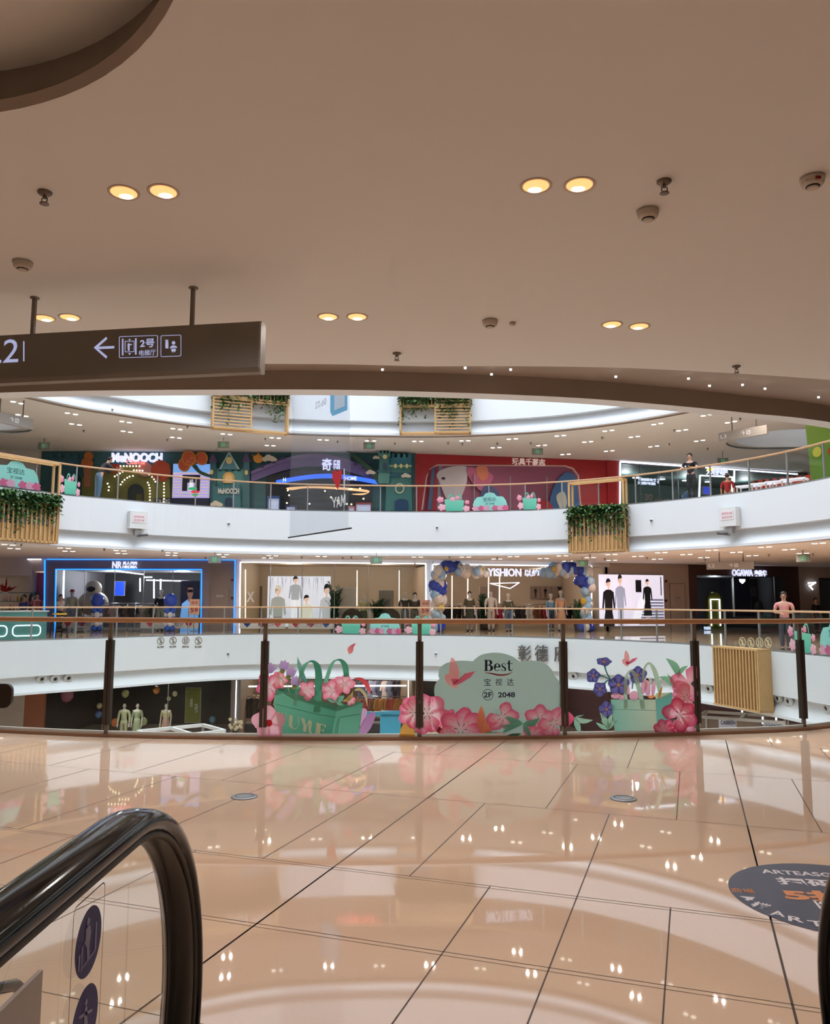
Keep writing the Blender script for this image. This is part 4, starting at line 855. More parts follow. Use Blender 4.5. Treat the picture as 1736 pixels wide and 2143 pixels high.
for zc, l in ((2 * LV - LV + HC, [(235, 858), (175, 902), (392, 894), (555, 919), (463, 930), (350, 921), (706, 925), (765, 930), (826, 929), (937, 928), (967, 930), (1040, 929), (1110, 928), (1259, 917), (1302, 947), (1410, 901), (1400, 930), (1548, 877), (1480, 940), (1565, 900), (1270, 947)]), (HC, [(218, 1150), (340, 1153), (375, 1168), (430, 1168), (560, 1167), (631, 1167), (717, 1168), (735, 1167), (940, 1167), (1040, 1168), (1192, 1173), (1234, 1163), (1265, 1170), (1353, 1168), (1475, 1172), (1608, 1162), (1700, 1160)])):
    for x, y in l:
        p = atz(x, y - 2, zc)
        if p.y > 36.3: continue
        o = SPR if first else SPR.copy()
        if not first: COL.objects.link(o)
        first = False; o.location = p; tag(o, 'small dark sprinkler or detector on the ceiling ' + ('of the level above' if zc > 5 else 'opposite on this level'), 'sprinkler', 'far sprinklers ' + ('above' if zc > 5 else 'opposite'))

# ================================================================ wooden planters and slatted boxes
LEAF = mat('ivy_leaf_green', (52, 92, 48), .45, noise=(3, (92, 132, 62))); LEAF2 = mat('ivy_leaf_dark', (34, 66, 38), .5, noise=(4, (60, 96, 50)))
def foliage(mb, x0, x1, y0, y1, zt, drops, n, rnd, sz=.13):
    for i in range(n):
        x = rnd.uniform(x0, x1); dl = drops(x); z = zt + .12 - abs(rnd.gauss(0, .38)) * dl; z = max(z, zt - dl); y = rnd.uniform(y0, y1)
        a = rnd.uniform(0, 6.28); b_ = rnd.uniform(-1.0, -.2); s_ = sz * rnd.uniform(.6, 1.2); d = Vector((math.cos(a) * math.cos(b_), math.sin(a) * math.cos(b_), math.sin(b_))); u = Vector((-math.sin(a), math.cos(a), rnd.uniform(-.5, .5))).normalized()
        c = Vector((x, y, z)); mb.add([c, c + d * s_ * .5 + u * s_ * .32, c + d * s_, c + d * s_ * .5 - u * s_ * .32], [(0, 1, 2, 3)])
def planter(F, x0, x1, zs, label, kind, seed, ivy=True, depth=.42, flip=False):
    """zs: (bottom, slat top, frame top)"""
    z0, zm, z1 = zs; t = thing('planter', label, 'planter', F.at((x0 + x1) / 2, -depth, z0)); h = (x1 - x0) / 2; H = z1 - z0; m_ = zm - z0; w_ = .07; rnd = random.Random(seed)
    b = MB()
    for y in (0, depth - w_):
        for x in (-h, h - w_): b.box(x, x + w_, y, y + w_, 0, H)
        for z in (0, H - w_) + ((m_,) if kind != 'open' else ()): b.box(-h, h, y, y + w_, z, z + w_)
    for x in (-h, h - w_):
        for z in (0, H - w_): b.box(x, x + w_, 0, depth, z, z + w_)
    b.build('frame', PINE, t)
    b = MB()
    if kind == 'vertical':
        n = int((2 * h) / .155)
        for i in range(n + 1): x = -h + (2 * h) * i / n; b.box(x - .028, x + .028, .0, .05, .0, m_)
        b.box(-h, h, .06, .075, .0, m_ * .45)
    elif kind == 'half':
        q0, q1 = (-h, 0) if not flip else (0, h); n = int(H / .13)
        for i in range(n): z = .04 + (H - .06) * i / n; b.box(q0, q1, -.01, .04, z, z + .05)
        v0, v1 = (0, h) if not flip else (-h, 0); n = int(h / .14)
        for i in range(n + 1): x = v0 + (v1 - v0) * i / n; b.box(x - .018, x + .018, .02, .06, H * .42, H)
        b.box(v0, v1, 0, .06, H * .42, H * .42 + .06); b.box(-.03, .03, 0, .06, 0, H)
    b.build('slats', PINE, t)
    if ivy:
        zb = m_ + .30 if kind == 'vertical' else 10.12 - z0
        b = MB(); b.box(-h + .05, h - .05, .08, depth - .02, zb - .45, zb - .1); b.build('trough', DARKMETAL, t)
        ph = [rnd.uniform(0, 6.28) for _ in range(3)]
        dr = lambda x: .55 + .55 * abs(math.sin(x * 3.1 + ph[0])) * abs(math.sin(x * 1.3 + ph[1])) + .18 * math.sin(x * 11 + ph[2])
        for nm, mm, n in (('foliage', LEAF, int(1100 * h)), ('foliage', LEAF2, int(1000 * h))):
            b = MB(); foliage(b, -h - .02, h + .02, -.2, depth, zb, lambda x: dr(x) * 1.3 + .15, n, rnd, .17); o = b.build(nm, mm, t, recalc=False)
    return t
def loopframe(lp, xa, ya, xb, yb):
    p, _ = onloop(lp, xa, ya); q, _ = onloop(lp, xb, yb); return Frame(p, q)
F = loopframe(L3, 1197, 1060, 1307, 1055); a = F.px(1190, 1157, -.42); c = F.px(1308, 1158, -.42); tp = F.px(1250, 1004, -.42); md = F.px(1250, 1078, -.42)
planter(F, a[0], c[0], (a[1], md[1], tp[1]), 'right wooden slatted planter with trailing green ivy hung on the upper balustrade', 'vertical', 3)
F = loopframe(L3, 10, 1020, 120, 1034); c = F.px(120, 1138, -.42); tp = F.px(122, 969, -.42); md = F.px(118, 1060, -.42)
planter(F, c[0] - 3.4, c[0], (c[1], md[1], tp[1]), 'left wooden slatted planter with trailing green ivy on the upper balustrade', 'vertical', 5)
F = loopframe(L4, 443, 880, 603, 890); a = F.px(443, 893, -.35); c = F.px(603, 903, -.35)
planter(F, a[0], c[0], (a[1] - .05, 9.4, 10.9), 'left half-slatted wooden planter frame high on the white fascia', 'half', 8)
F = loopframe(L4, 836, 880, 985, 880); a = F.px(836, 908, -.35); c = F.px(985, 908, -.35)
planter(F, a[0], c[0], (a[1], 9.4, 10.9), 'right half-slatted wooden planter frame high on the white fascia', 'half', 11, flip=True)
# slatted box on the near right fascia (level opposite, lower right)
F = loopframe(L2, 1490, 1360, 1600, 1366); a = F.px(1490, 1355, -.45); c = F.px(1583, 1362, -.45); d_ = F.px(1490, 1470, -.45)
t = thing('slatted_box', 'pale wooden slatted box on the white fascia, lower right', 'wooden box', F.at((a[0] + c[0]) / 2, -.45, d_[1])); h = (c[0] - a[0]) / 2; H = a[1] - d_[1]
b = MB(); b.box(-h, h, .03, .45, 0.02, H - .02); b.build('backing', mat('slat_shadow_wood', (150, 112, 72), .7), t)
b = MB()
for i in range(15): x = -h + .02 + (2 * h - .1) * i / 14; b.box(x, x + .05, -.02, .03, 0, H)
b.build('slats', PINE, t); b = MB(); b.box(-h - .03, h + .03, -.02, .45, -.05, 0); b.box(-h - .03, h + .03, -.02, .45, H, H + .05); b.box(h, h + .05, -.02, .45, 0, H); b.build('frame', PINE, t)

# ================================================================ fittings on the fascias
def fascia_box(lp, x, y, label, side):
    p, F = onloop(lp, x, y, -.02); t = thing('camera_box', label, 'camera', F.at(0, -.25, p.z)); LM = F.M @ Vector((0, -.25, 0))
    b = MB(); b.box(-.33, .33, 0, .25, -.02, .62); b.build('box', WHITEP, t); b = MB(); b.box(-.25, .25, -.012, 0, .2, .5); b.build('notice', mat('pale_notice', (232, 220, 222), .5), t)
    for i in range(2): text('监控区域', 'lettering', mat('faint_red_print', (205, 130, 135), .5), t, -.2, .2, .38 - i * .13, .46 - i * .13, -.013, .002)
    b = MB(); b.box(-.1, .12, .05, .25, -.26, -.02); b.box(-.03, .03, .02, .1, -.34, -.26); b.build('bracket', GREYP, t)
    b = MB(); b.cyl((.0, 0, -.28), (.3 * side, -.16, -.24), .05, .05, 10); b.build('camera', mat('dark_grey_plastic', (80, 80, 84), .4), t)
fascia_box(L3, 284, 1106, 'white camera box with red notice, left on the upper fascia', 1)
fascia_box(L3, 1531, 1101, 'white camera box with red notice, right on the upper fascia', -1)
for i, (lp, x, y, l) in enumerate(((L3, 478, 1095, 'left of the hanging film banner'), (L3, 914, 1103, 'in the middle of the upper fascia'), (L3, 1363, 1088, 'right of the ivy planter'), (L2, 477, 1367, 'on the lower fascia behind the second glass pane'), (L2, 912, 1367, 'on the lower fascia left of the cloud sticker'))):
    p, F = onloop(lp, x, y, -.001); t = thing('dome_camera', 'tiny white wall camera ' + l, 'camera', F.at(0, 0, p.z)); b = MB(); b.lathe((0, 0, 0), [(.001, -.05), (.05, -.04), (.06, 0)], 14, 'y'); b.build('housing', WHITEP, t); b = MB(); b.ball((.0, -.06, -.03), .04, 10, 6); b.build('lens', mat('dark_grey_plastic', (80, 80, 84), .4), t)
for i, (x, y) in enumerate(((87, 1421), (115, 1421), (143, 1419), (1200, 1415), (1356, 1422), (1483, 1441), (1607, 1457), (1628, 1461), (1650, 1467), (1730, 1482), (1560, 1452), (1540, 1449))):
    p, F = onloop(L2, x, y, .13); t = thing('air_nozzle', ['leftmost of three round air nozzles on the lower left cove', 'middle of three round air nozzles on the lower left cove', 'rightmost of three round air nozzles on the lower left cove', 'round air nozzle right of the cloud sticker', 'round air nozzle behind the handles of the mint bag', 'round air nozzle just left of the slatted box', 'first round air nozzle right of the slatted box', 'second round air nozzle right of the slatted box', 'third round air nozzle right of the slatted box', 'round air nozzle at the right edge of the picture', 'round air nozzle hidden behind the right part of the slatted box', 'round air nozzle hidden behind the left part of the slatted box'][i], 'air nozzle', F.at(0, -.022, p.z) @ Matrix.Rotation(math.radians(12), 4, 'X'))
    b = MB(); b.lathe((0, 0, 0), [(.16, .05), (.155, -.01), (.14, -.02), (.125, 0), (.11, .0), (.10, -.04), (.085, -.045), (.08, .0)], 22, 'y'); b.build('ring', WHITEP, t); b = MB(); b.lathe((0, 0, 0), [(.08, .0), (.06, -.02), (.045, -.01), (.001, .02)], 18, 'y'); b.build('ball_jet', GREYP, t); b = MB(); b.lathe((0, 0, 0), [(.042, -.014), (.001, -.014)], 14, 'y'); b.build('opening', BLACKM, t)
ICON = mat('bronze_pictogram', (150, 138, 124), .4, .3)
def warn_icon(F, M, label, kind, m_=ICON):
    t = thing('warning_pictogram', label, 'sign', M)
    b = MB(); b.plate(circ(0, 0, .15, 24), -.01, .01, None, [circ(0, 0, .128, 24)]); b.build('ring', m_, t)
    b = MB()
    if kind != 2: b.plate([(-.11, .09), (-.09, .11), (.11, -.09), (.09, -.11)], -.012, .01)
    for dx in ((-.045, .045) if kind == 2 else (0,)):
        b.plate(circ(dx, .07, .022, 8), -.011, .01); b.plate([(dx - .03, .045), (dx + .03, .045), (dx + .02, -.02), (dx + .035, -.095), (dx + .01, -.095), (dx, -.03), (dx - .01, -.095), (dx - .035, -.095), (dx - .02, -.02)], -.011, .01)
    b.build('figure', m_, t); text(['禁止攀爬', '禁止倚靠', '照看好儿童', '禁止抛物'][kind], 'lettering', m_, t, -.14, .14, -.27, -.2, 0, .01)
for i, (x, y) in enumerate(((336, 1341), (362, 1340.5), (388.5, 1340.5), (415, 1341))):
    p, F = onloop(L2, x, y, -.004); warn_icon(F, F.at(0, 0, p.z), ['first', 'second', 'third', 'fourth'][i] + ' from the left of the round warning pictograms on the lower white fascia', i)
for i, (x, y) in enumerate(((1553, 1344), (1571, 1345), (1589, 1345), (1607, 1345))):
    p, F = onloop(L2, x, y, .03); warn_icon(F, F.at(0, 0, p.z), ['first', 'second', 'third', 'fourth'][i] + ' from the left of the round warning pictograms on the glass above the slatted box', i, mat('cream_pictogram', (205, 196, 160), .5))
LETM = mat('grey_metal_letter', (120, 112, 106), .35, .5)
for ch, x0, x1 in (('彰', 1084, 1111.5), ('德', 1119.5, 1146.5), ('府', 1160, 1187)):
    p, F = onloop(L2, (x0 + x1) / 2, 1385, -.05); q, _ = onloop(L2, (x0 + x1) / 2, 1350, -.05); w_ = F.px(x1, 1367)[0] - F.px(x0, 1367)[0]
    t = thing('metal_character', 'grey metal character ' + {'彰': 'first of the raised row', '德': 'second of the raised row', '府': 'half hidden by the dark post'}[ch] + ' on the lower white fascia', 'lettering', F.at(0, 0, p.z)); text(ch, 'character', LETM, t, -w_ / 2, w_ / 2, 0, q.z - p.z, 0, .05)
# ================================================================ hanging signs and exit signs, far galleries
HS = mat('far_sign_grey', (160, 152, 144), .5)
HSL = mat('far_sign_print', (225, 222, 226), .5, emit=.2, ecol=(230, 230, 240))
def hang_sign(xa, ya, xb, yb, hpx, z, zc, s, label, at0=.05):
    """bottom corners in the picture at height z; hangs from the ceiling zc"""
    p = atz(xa, ya, z); q = atz(xb, yb, z); F = Frame(p, q); L = F.len; _, zt = F.px(xb, yb - hpx); h = zt - z
    t = thing('hanging_sign', label, 'sign', F.at(L / 2, 0, z)); b = MB(); b.box(-L / 2, L / 2, -.06, .06, 0, h); b.build('sign_box', HS, t)
    for k in (.28, .78): b = MB(); b.cyl((L * (k - .5), 0, h), (L * (k - .5), 0, zc - z), .02, seg=8); b.build('hanger_rod', SPM, t)
    text(s, 'lettering', HSL, t, -L / 2 + L * at0, -L / 2 + L * (at0 + .12), h * .3, h * .72, -.062, .006); text('↑', 'arrow', HSL, t, -.02 * L, .06 * L, h * .3, h * .75, -.062, .006)
    b = MB(); b.plate(rrect(.09 * L, .17 * L, h * .3, h * .72, .02), -.066, .004, None, [rrect(.10 * L, .16 * L, h * .38, h * .64, .01)]); b.plate([(.11 * L, h * .42), (.15 * L, h * .56), (.15 * L, h * .62), (.11 * L, h * .48)], -.066, .004); b.build('pictogram', HSL, t)
hang_sign(1505, 925, 1606, 908, 19, 7.35, 8.31, 'L3', 'grey hanging sign reading L3 beside the right ceiling opening')
hang_sign(1478, 1192, 1577, 1191, 16, 2.62, HC, 'L2', 'grey hanging sign reading L2 in front of the dark OGAWA shop')
hang_sign(-30, 878, 67, 899, 21, 7.35, 8.31, 'L3', 'grey hanging sign at the upper left by the left ceiling opening')
EXG = mat('exit_sign_green', (110, 160, 130), .5, emit=.12, ecol=(130, 210, 160)); EXB = mat('exit_sign_body', (128, 132, 124), .5)
for i, (x, y, z) in enumerate(((92, 933, 7.98), (467, 931, 7.98), (772, 933, 7.98), (1124, 945, 7.98), (1512, 965, 7.98), (449, 1171, 2.98), (787, 1172.5, 2.98), (1218, 1179, 2.98), (1680, 1168, 2.98))):
    p = atz(x, y, z); F = Frame((p.x - .5, p.y), (p.x + .5, p.y)); wd_ = .24; zc = 8.31 if z > 5 else HC
    if p.y > 36.2: p = p * 1.0; p.x *= 36.2 / p.y; p.z = EYE + (p.z - EYE) * 36.2 / p.y; p.y = 36.2
    t = thing('exit_sign', 'small green hanging exit sign ' + ['at the far upper left above the castle wall mural', 'above the turret mural of the upper level', 'left of the blue castle tower', 'above the red toy shop front', 'above the phone shop counter', 'over the blue-lit shop front', 'over the glass shop front with the large poster', 'at the right end of the balloon arch', 'at the right, above the dark massage chair shop'][i], 'exit sign', Matrix.Translation(p))
    b = MB(); b.box(-wd_, wd_, -.03, .03, -.14, .14); b.build('sign_box', EXB, t); b = MB(); b.plate(rrect(-.09, .09, -.09, .09, .02), -.036, .006); b.plate([(.12, 0), (.19, .06), (.19, -.06)], -.036, .006); b.build('pictogram', EXG, t)
    b = MB(); b.box(-.01, .01, -.01, .01, .17, max(.2, zc - p.z)); b.build('hanger_rod', SPM, t)

# ================================================================ hanging film banner
A = atz(604, 1125, 3.0); B = atz(733, 1105.5, 3.0); F = Frame(A, B); L = F.len
fb_ = thing('film_banner', 'tall clear plastic film banner with red heart and YAM lettering', 'banner', F.at(L / 2, 0, 3.0))
FILM = glass('wrinkled_film', (236, 238, 242), 1.25, .12, .13, 1.6)
b = MB(); nx, nz = 14, 110; H = 20.0; vs = []
for j in range(nz + 1):
    for i in range(nx + 1): x = -L / 2 + .02 + (L - .1) * i / nx; z = H * j / nz; vs.append((x, .02 * math.sin(z * 2.3 + x * 3) + .012 * math.sin(x * 9 + z * 5), z))
b.add(vs, [(j * (nx + 1) + i, j * (nx + 1) + i + 1, (j + 1) * (nx + 1) + i + 1, (j + 1) * (nx + 1) + i) for j in range(nz) for i in range(nx)], True); b.build('film', FILM, fb_)
b = MB(); b.cyl((-L / 2 - .03, 0, 0), (L / 2 + .04, 0, 0), .018, seg=8); b.build('weight_rod', BLACKM, fb_)
def bp(x, y): s_, z = F.px(x, y, -.04); return (s_ - L / 2, z - 3.0)
def bshape(name, pts, col, holes=(), sm=False):
    q = [bp(*p) for p in pts]
    if sm: q = [(v.x, v.y) for v in smooth_pts([Vector(p) for p in q], 4)]
    b = MB(); b.plate(q, -.045, 0, col, [[bp(*p) for p in h_] for h_ in holes]); return b.build(name, INK, fb_, recalc=False)
bshape('heart', [(706, 988), (709, 984), (714, 983.5), (716, 990), (714, 1005), (706, 1026), (702, 1015), (696, 1002), (695, 992), (699, 985), (703, 984)], (205, 40, 52))
for l in ([(719, 981), (721.5, 981), (721.5, 1024), (719, 1024)], [(693, 1041), (696, 1041), (699, 1049), (702, 1040), (704.5, 1040), (700.5, 1053), (700.5, 1062), (698.5, 1062), (698.5, 1053)], [(704, 1062), (707, 1039), (709.5, 1039), (713, 1060), (711, 1060), (710.3, 1055), (706.6, 1056), (706, 1062)], [(713.5, 1059), (713.5, 1036), (716, 1036), (718, 1046), (720.5, 1034), (723, 1034), (723, 1057), (721, 1057), (721, 1043), (718.6, 1053), (717.6, 1053), (715.4, 1044), (715.4, 1059)]): bshape('lettering', l, (232, 232, 234))
bshape('blue_tag', [(691, 806), (727, 800), (727, 858), (696, 871), (691, 862)], (112, 180, 220)); b = MB(); b.plate([bp(*p) for p in [(700, 808), (722, 804), (722, 850), (700, 859)]], -.05, 0, (236, 240, 244)); b.build('blank_label', INK, fb_, recalc=False)
a1 = bp(660, 856); a2 = bp(683, 832); text('06.02', 'lettering', mat('grey_print', (178, 178, 182), .5), fb_, a1[0], a2[0], a1[1], a2[1], -.045, .002, mirror=True)

# ================================================================ posters on the far glass
def bag_poster(F, s0, s1, z0, z1, label, flip=False):
    t = thing('glass_poster', label, 'sticker', F.at((s0 + s1) / 2, -.03, z0)); w_ = (s1 - s0) / 2; h = z1 - z0
    def pl(name, pts, c, c2=None, y=0): b = MB(); b.plate([((-x if flip else x) * w_, z * h) for x, z in pts], -.002 * y, 0, c, (), c2); b.build(name, INK, t, recalc=False)
    pl('bag', [(-.5, 0), (.55, 0), (.62, .55), (-.6, .62)], (96, 196, 172), (128, 216, 194), 1)
    for cx_ in (-.2, .3): pl('bag_handle', [(cx_ + .2 * math.cos(t_), .58 + .3 * math.sin(t_)) for t_ in [k * math.pi / 8 for k in range(9)]] + [(cx_ + .13 * math.cos(t_), .58 + .22 * math.sin(t_)) for t_ in [k * math.pi / 8 for k in range(8, -1, -1)]], (110, 190, 170), None, 2)
    for k, (x, z, r) in enumerate(((-.75, .2, .25), (-.85, .6, .22), (-.1, .62, .17), (.2, .68, .15), (.75, .12, .22), (.8, .45, .15))):
        pts = []
        for i in range(20): a = i * math.pi / 10; rr = r * (1 - .28 * (i % 4 == 0)); pts.append((x + rr * math.cos(a), z + rr * .75 * math.sin(a)))
        pl('blossom', pts, (228, 120, 160) if k % 2 else (238, 170, 196), (246, 206, 216), 3 + k)
def cloud_poster(F, s0, s1, z0, z1, label):
    t = thing('glass_poster', label, 'sticker', F.at((s0 + s1) / 2, -.03, z0)); w_ = (s1 - s0) / 2; h = z1 - z0
    P = [(-.9, 0), (-1, .3), (-.92, .55), (-.75, .75), (-.4, .78), (-.25, .95), (0, 1), (.25, .95), (.4, .78), (.75, .75), (.92, .55), (1, .3), (.9, 0)]
    b = MB(); b.plate([(x * w_, z * h) for x, z in P], 0, 0, (150, 222, 216)); b.build('cloud', INK, t, recalc=False)
    text('宝视达', 'lettering', mat('dark_green_print', (40, 84, 84), .5), t, -.4 * w_, .35 * w_, .5 * h, .72 * h, -.004, .002); text('2F 2048', 'lettering', mat('dark_green_print', (40, 84, 84), .5), t, -.25 * w_, .25 * w_, .32 * h, .42 * h, -.004, .002)
    for k, x in enumerate((-.85, -.5, -.2, .3, .62, .9)):
        pts = [(x + .2 * (1 - .3 * (i % 4 == 0)) * math.cos(i * math.pi / 10), .12 + .17 * (1 - .3 * (i % 4 == 0)) * math.sin(i * math.pi / 10)) for i in range(20)]
        b = MB(); b.plate([(a * w_, max(.0, z) * h) for a, z in pts], -.003 - .001 * k, 0, (226, 110, 152) if k % 2 else (240, 176, 200)); b.build('blossom', INK, t, recalc=False)
def on_rail(lp, x0, x1, y, z, lab, fn, h=.92, off=.03):
    p, _ = onloop(lp, x0, y, off); q, _ = onloop(lp, x1, y, off); F = Frame(p, q); fn(F, 0.02, F.len - .02, z + .05, z + h, lab)
on_rail(L3, 915, 985, 1050, LV, 'mint bag and blossom poster on the upper balustrade glass, left of the three', bag_poster, .85)
on_rail(L3, 988, 1062, 1050, LV, 'pale turquoise cloud poster on the upper balustrade glass, middle of the three', cloud_poster, .8)
on_rail(L3, 1082, 1134, 1050, LV, 'mint bag poster on the upper balustrade glass, right of the three', bag_poster, .85)
on_rail(L3, -20, 82, 1000, LV, 'turquoise cloud poster on the glass above the left planter', cloud_poster, .95)
on_rail(L3, 122, 168, 1030, LV, 'mint bag poster with blossoms on the glass right of the left planter', bag_poster, .9)
on_rail(L2, 700, 768, 1315, 0, 'mint bag poster on the far glass seen left under the near handrail', bag_poster, .9)
on_rail(L2, 773, 838, 1315, 0, 'turquoise cloud poster on the far glass seen under the near handrail', cloud_poster, .9)
on_rail(L2, 846, 915, 1315, 0, 'mint bag poster on the far glass by the middle dark post', bag_poster, .9)
on_rail(L2, 1652, 1712, 1345, 0, 'pink and mint bag poster on the far glass at the right edge', bag_poster, .95)
on_rail(L2, 1716, 1790, 1350, 0, 'turquoise cloud poster on the far glass cut by the right edge', cloud_poster, .95)
# ================================================================ shop fronts: common builders
FA = Frame((-28, 32.6), (-17.6, 36.8)); FB = Frame((-17.6, 36.8), (0, 36.95)); FC = Frame((0, 36.95), (9.4, 38.6)); FD = Frame((9.4, 38.6), (21, 42.2)); FE = Frame((21, 42.2), (34, 43))
def pick(x):
    for F in (FA, FB, FC, FD, FE):
        s_, z = F.px(x, 1200)
        if -1e-3 <= s_ <= F.len + 1e-3: return F
    return FE if x > 868 else FA
def wallpiece(F, x0, x1, z0, z1, m_, n0=0.0, n1=.2, name='wall_shopfront'):
    b = MB(); b.box(x0, x1, n0, n1, z0, z1); b.v = [F.M @ v for v in b.v]; return struct(name, b, m_)
def room(F, x0, x1, z0, z1, deep, wm, bm_=None, e=60, col=NEUT, cm=None, nl=1):
    b = MB(); b.box(x0 - .1, x0, .2, deep, z0, z1); b.box(x1, x1 + .1, .2, deep, z0, z1); b.v = [F.M @ v for v in b.v]; struct('wall_shop', b, wm)
    b = MB(); b.box(x0 - .1, x1 + .1, deep, deep + .1, z0, z1); b.v = [F.M @ v for v in b.v]; struct('wall_shop', b, bm_ or wm)
    b = MB(); b.box(x0, x1, .2, deep, z1, z1 + .04); b.v = [F.M @ v for v in b.v]; struct('ceiling_shop', b, cm or wm)
    for k in range(nl): lamp('POINT', F.M @ Vector((x0 + (x1 - x0) * (k + .5) / nl, deep * .45, z1 - .35)), e / nl, col, r=.25)
_wn = [0]
def window(F, x0, x1, z0, z1, n=0.05, mull=()):
    _wn[0] += 1; nm = 'window_%d' % _wn[0]; b = MB(); b.add([(x0, n, z0), (x1, n, z0), (x1, n, z1), (x0, n, z1)], [(0, 1, 2, 3)]); b.v = [F.M @ v for v in b.v]; g = struct(nm, b, SHOPGLASS)
    if mull:
        b = MB()
        for x in mull: b.box(x - .012, x + .012, n - .02, n + .02, z0, z1)
        b.v = [F.M @ v for v in b.v]; o = b.build('window_mullions', GREYMETAL, g)
def strip(F, pts, m_, label, r=.025, n=-.06, name='light_strip', group=None):
    """lit line through picture points on the plane F at depth n"""
    q = [F.px(x, y, n) for x, y in pts]; t = thing(name, label, 'light strip', F.at(q[0][0], n, q[0][1]), group)
    b = MB()
    for i in range(len(q) - 1): b.bar((q[i][0] - q[0][0], 0, q[i][1] - q[0][1]), (q[i + 1][0] - q[0][0], 0, q[i + 1][1] - q[0][1]), r * 2, r * 2, (0, 1, 0))
    b.build('tube', m_, t)
    b = MB()
    for i in range(len(q) - 1): b.bar((q[i][0] - q[0][0], .02 + r, q[i][1] - q[0][1]), (q[i + 1][0] - q[0][0], .02 + r, q[i + 1][1] - q[0][1]), .02, r * 3, (0, 1, 0))
    b.build('housing', GREYP, t); return t
def sign(F, s, x0, x1, y0, y1, m_, label, n=-.06, bold=.02, name='shop_sign', d=.06, parts=None):
    xm = (x0 + x1) / 2; a = F.px(xm, y1, n); c = F.px(xm, y0, n); l = F.px(x0, y1, n)[0]; r = F.px(x1, y1, n)[0]
    t = thing(name, label, 'sign', F.at(a[0], n, a[1])); h = c[1] - a[1]; w_ = (r - l)
    for seg in (parts or [(s, 0, 1, 0, 1, m_)]):
        tx, u0, u1, v0, v1, mm = seg; text(tx, 'lettering', mm, t, -w_ / 2 + w_ * u0, -w_ / 2 + w_ * u1, h * v0, h * v1, 0, d, bold)
    return t
def garment(mb, x, y, z, w_, h, d, short=True):
    """hanging top: body, shoulders and sleeves"""
    P = [(-.12, 0), (.12, 0), (.42, -.08), (.62, -.5), (.46, -.56), (.36, -.28), (.36, -1), (-.36, -1), (-.36, -.28), (-.46, -.56), (-.62, -.5), (-.42, -.08)]
    pts = [(x + a * w_, z + c * h) for a, c in P]; mb.plate(pts, y - d / 2, d); return mb
def rack(F, xc, n, z0, w_, cols, label, group, seed=1, h=1.25, turn=0, garh=.75):
    M = F.at(xc, n, z0) @ Matrix.Rotation(turn, 4, 'Z'); t = thing('clothes_rack', label, 'clothes rack', M); b = MB()
    for s_ in (-1, 1): b.cyl((s_ * w_ / 2, 0, 0), (s_ * w_ / 2, 0, h), .02, seg=8); b.bar((s_ * w_ / 2, -.22, .02), (s_ * w_ / 2, .22, .02), .03)
    b.cyl((-w_ / 2, 0, h), (w_ / 2, 0, h), .02, seg=8); b.build('rail_frame', STEEL, t)
    rnd = random.Random(seed); N = max(3, int(w_ / .22)); first = {}
    for i in range(N):
        x = -w_ / 2 + .1 + (w_ - .2) * i / max(1, N - 1); c = cols[rnd.randrange(len(cols))]; MM = M @ Matrix.Translation((x, 0, h)) @ Matrix.Rotation(math.radians(rnd.uniform(20, 55)), 4, 'Z')
        if c not in first:
            g = garment(MB(), 0, 0, -.1, .46, garh, .07).build('garment', mat('cloth_%d_%d_%d' % c, c, .85)); first[c] = g; hb = MB(); hb.tube([(-.2, 0, -.13), (0, 0, -.07), (.2, 0, -.13)], .008, 5); hb.tube([(0, 0, -.07), (0, 0, -.02), (.03, 0, .02)], .006, 5); hb.build('hanger', STEEL, g)
            o = g
        else: o = first[c].copy(); COL.objects.link(o); [(lambda k: (COL.objects.link(k), setattr(k, 'parent', o)))(ch.copy()) for ch in list(first[c].children)]
        o.matrix_world = MM; tag(o, 'garment hanging on the ' + label.split(',')[0].replace('clothes rack with ', 'rack of '), 'garment', group)
    return t
# ================================================================ people and mannequins
SKIN = mat('skin', (206, 158, 132), .5); HAIR = mat('black_hair', (24, 20, 20), .5)
def skinmesh(V, E, R, sub=1):
    """surface grown round a skeleton: V joints, E bones, R radii; the first joint is the root"""
    me_ = bpy.data.meshes.new('skel'); me_.from_pydata([tuple(v) for v in V], E, []); o = bpy.data.objects.new('skel', me_); COL.objects.link(o); o.modifiers.new('s', 'SKIN')
    for i, r in enumerate(R):
        sv = me_.skin_vertices[0].data[i]; sv.radius = r if isinstance(r, tuple) else (r, r); sv.use_root = (i == 0)
    o.modifiers['s'].use_smooth_shade = True
    if sub: sm = o.modifiers.new('u', 'SUBSURF'); sm.levels = sub; sm.render_levels = sub
    dg = bpy.context.evaluated_depsgraph_get(); ev = o.evaluated_get(dg); m2 = ev.to_mesh(); vs = [v.co.copy() for v in m2.vertices]; fs = [tuple(p.vertices) for p in m2.polygons]; ev.to_mesh_clear()
    bpy.data.objects.remove(o); bpy.data.meshes.remove(me_); return vs, fs
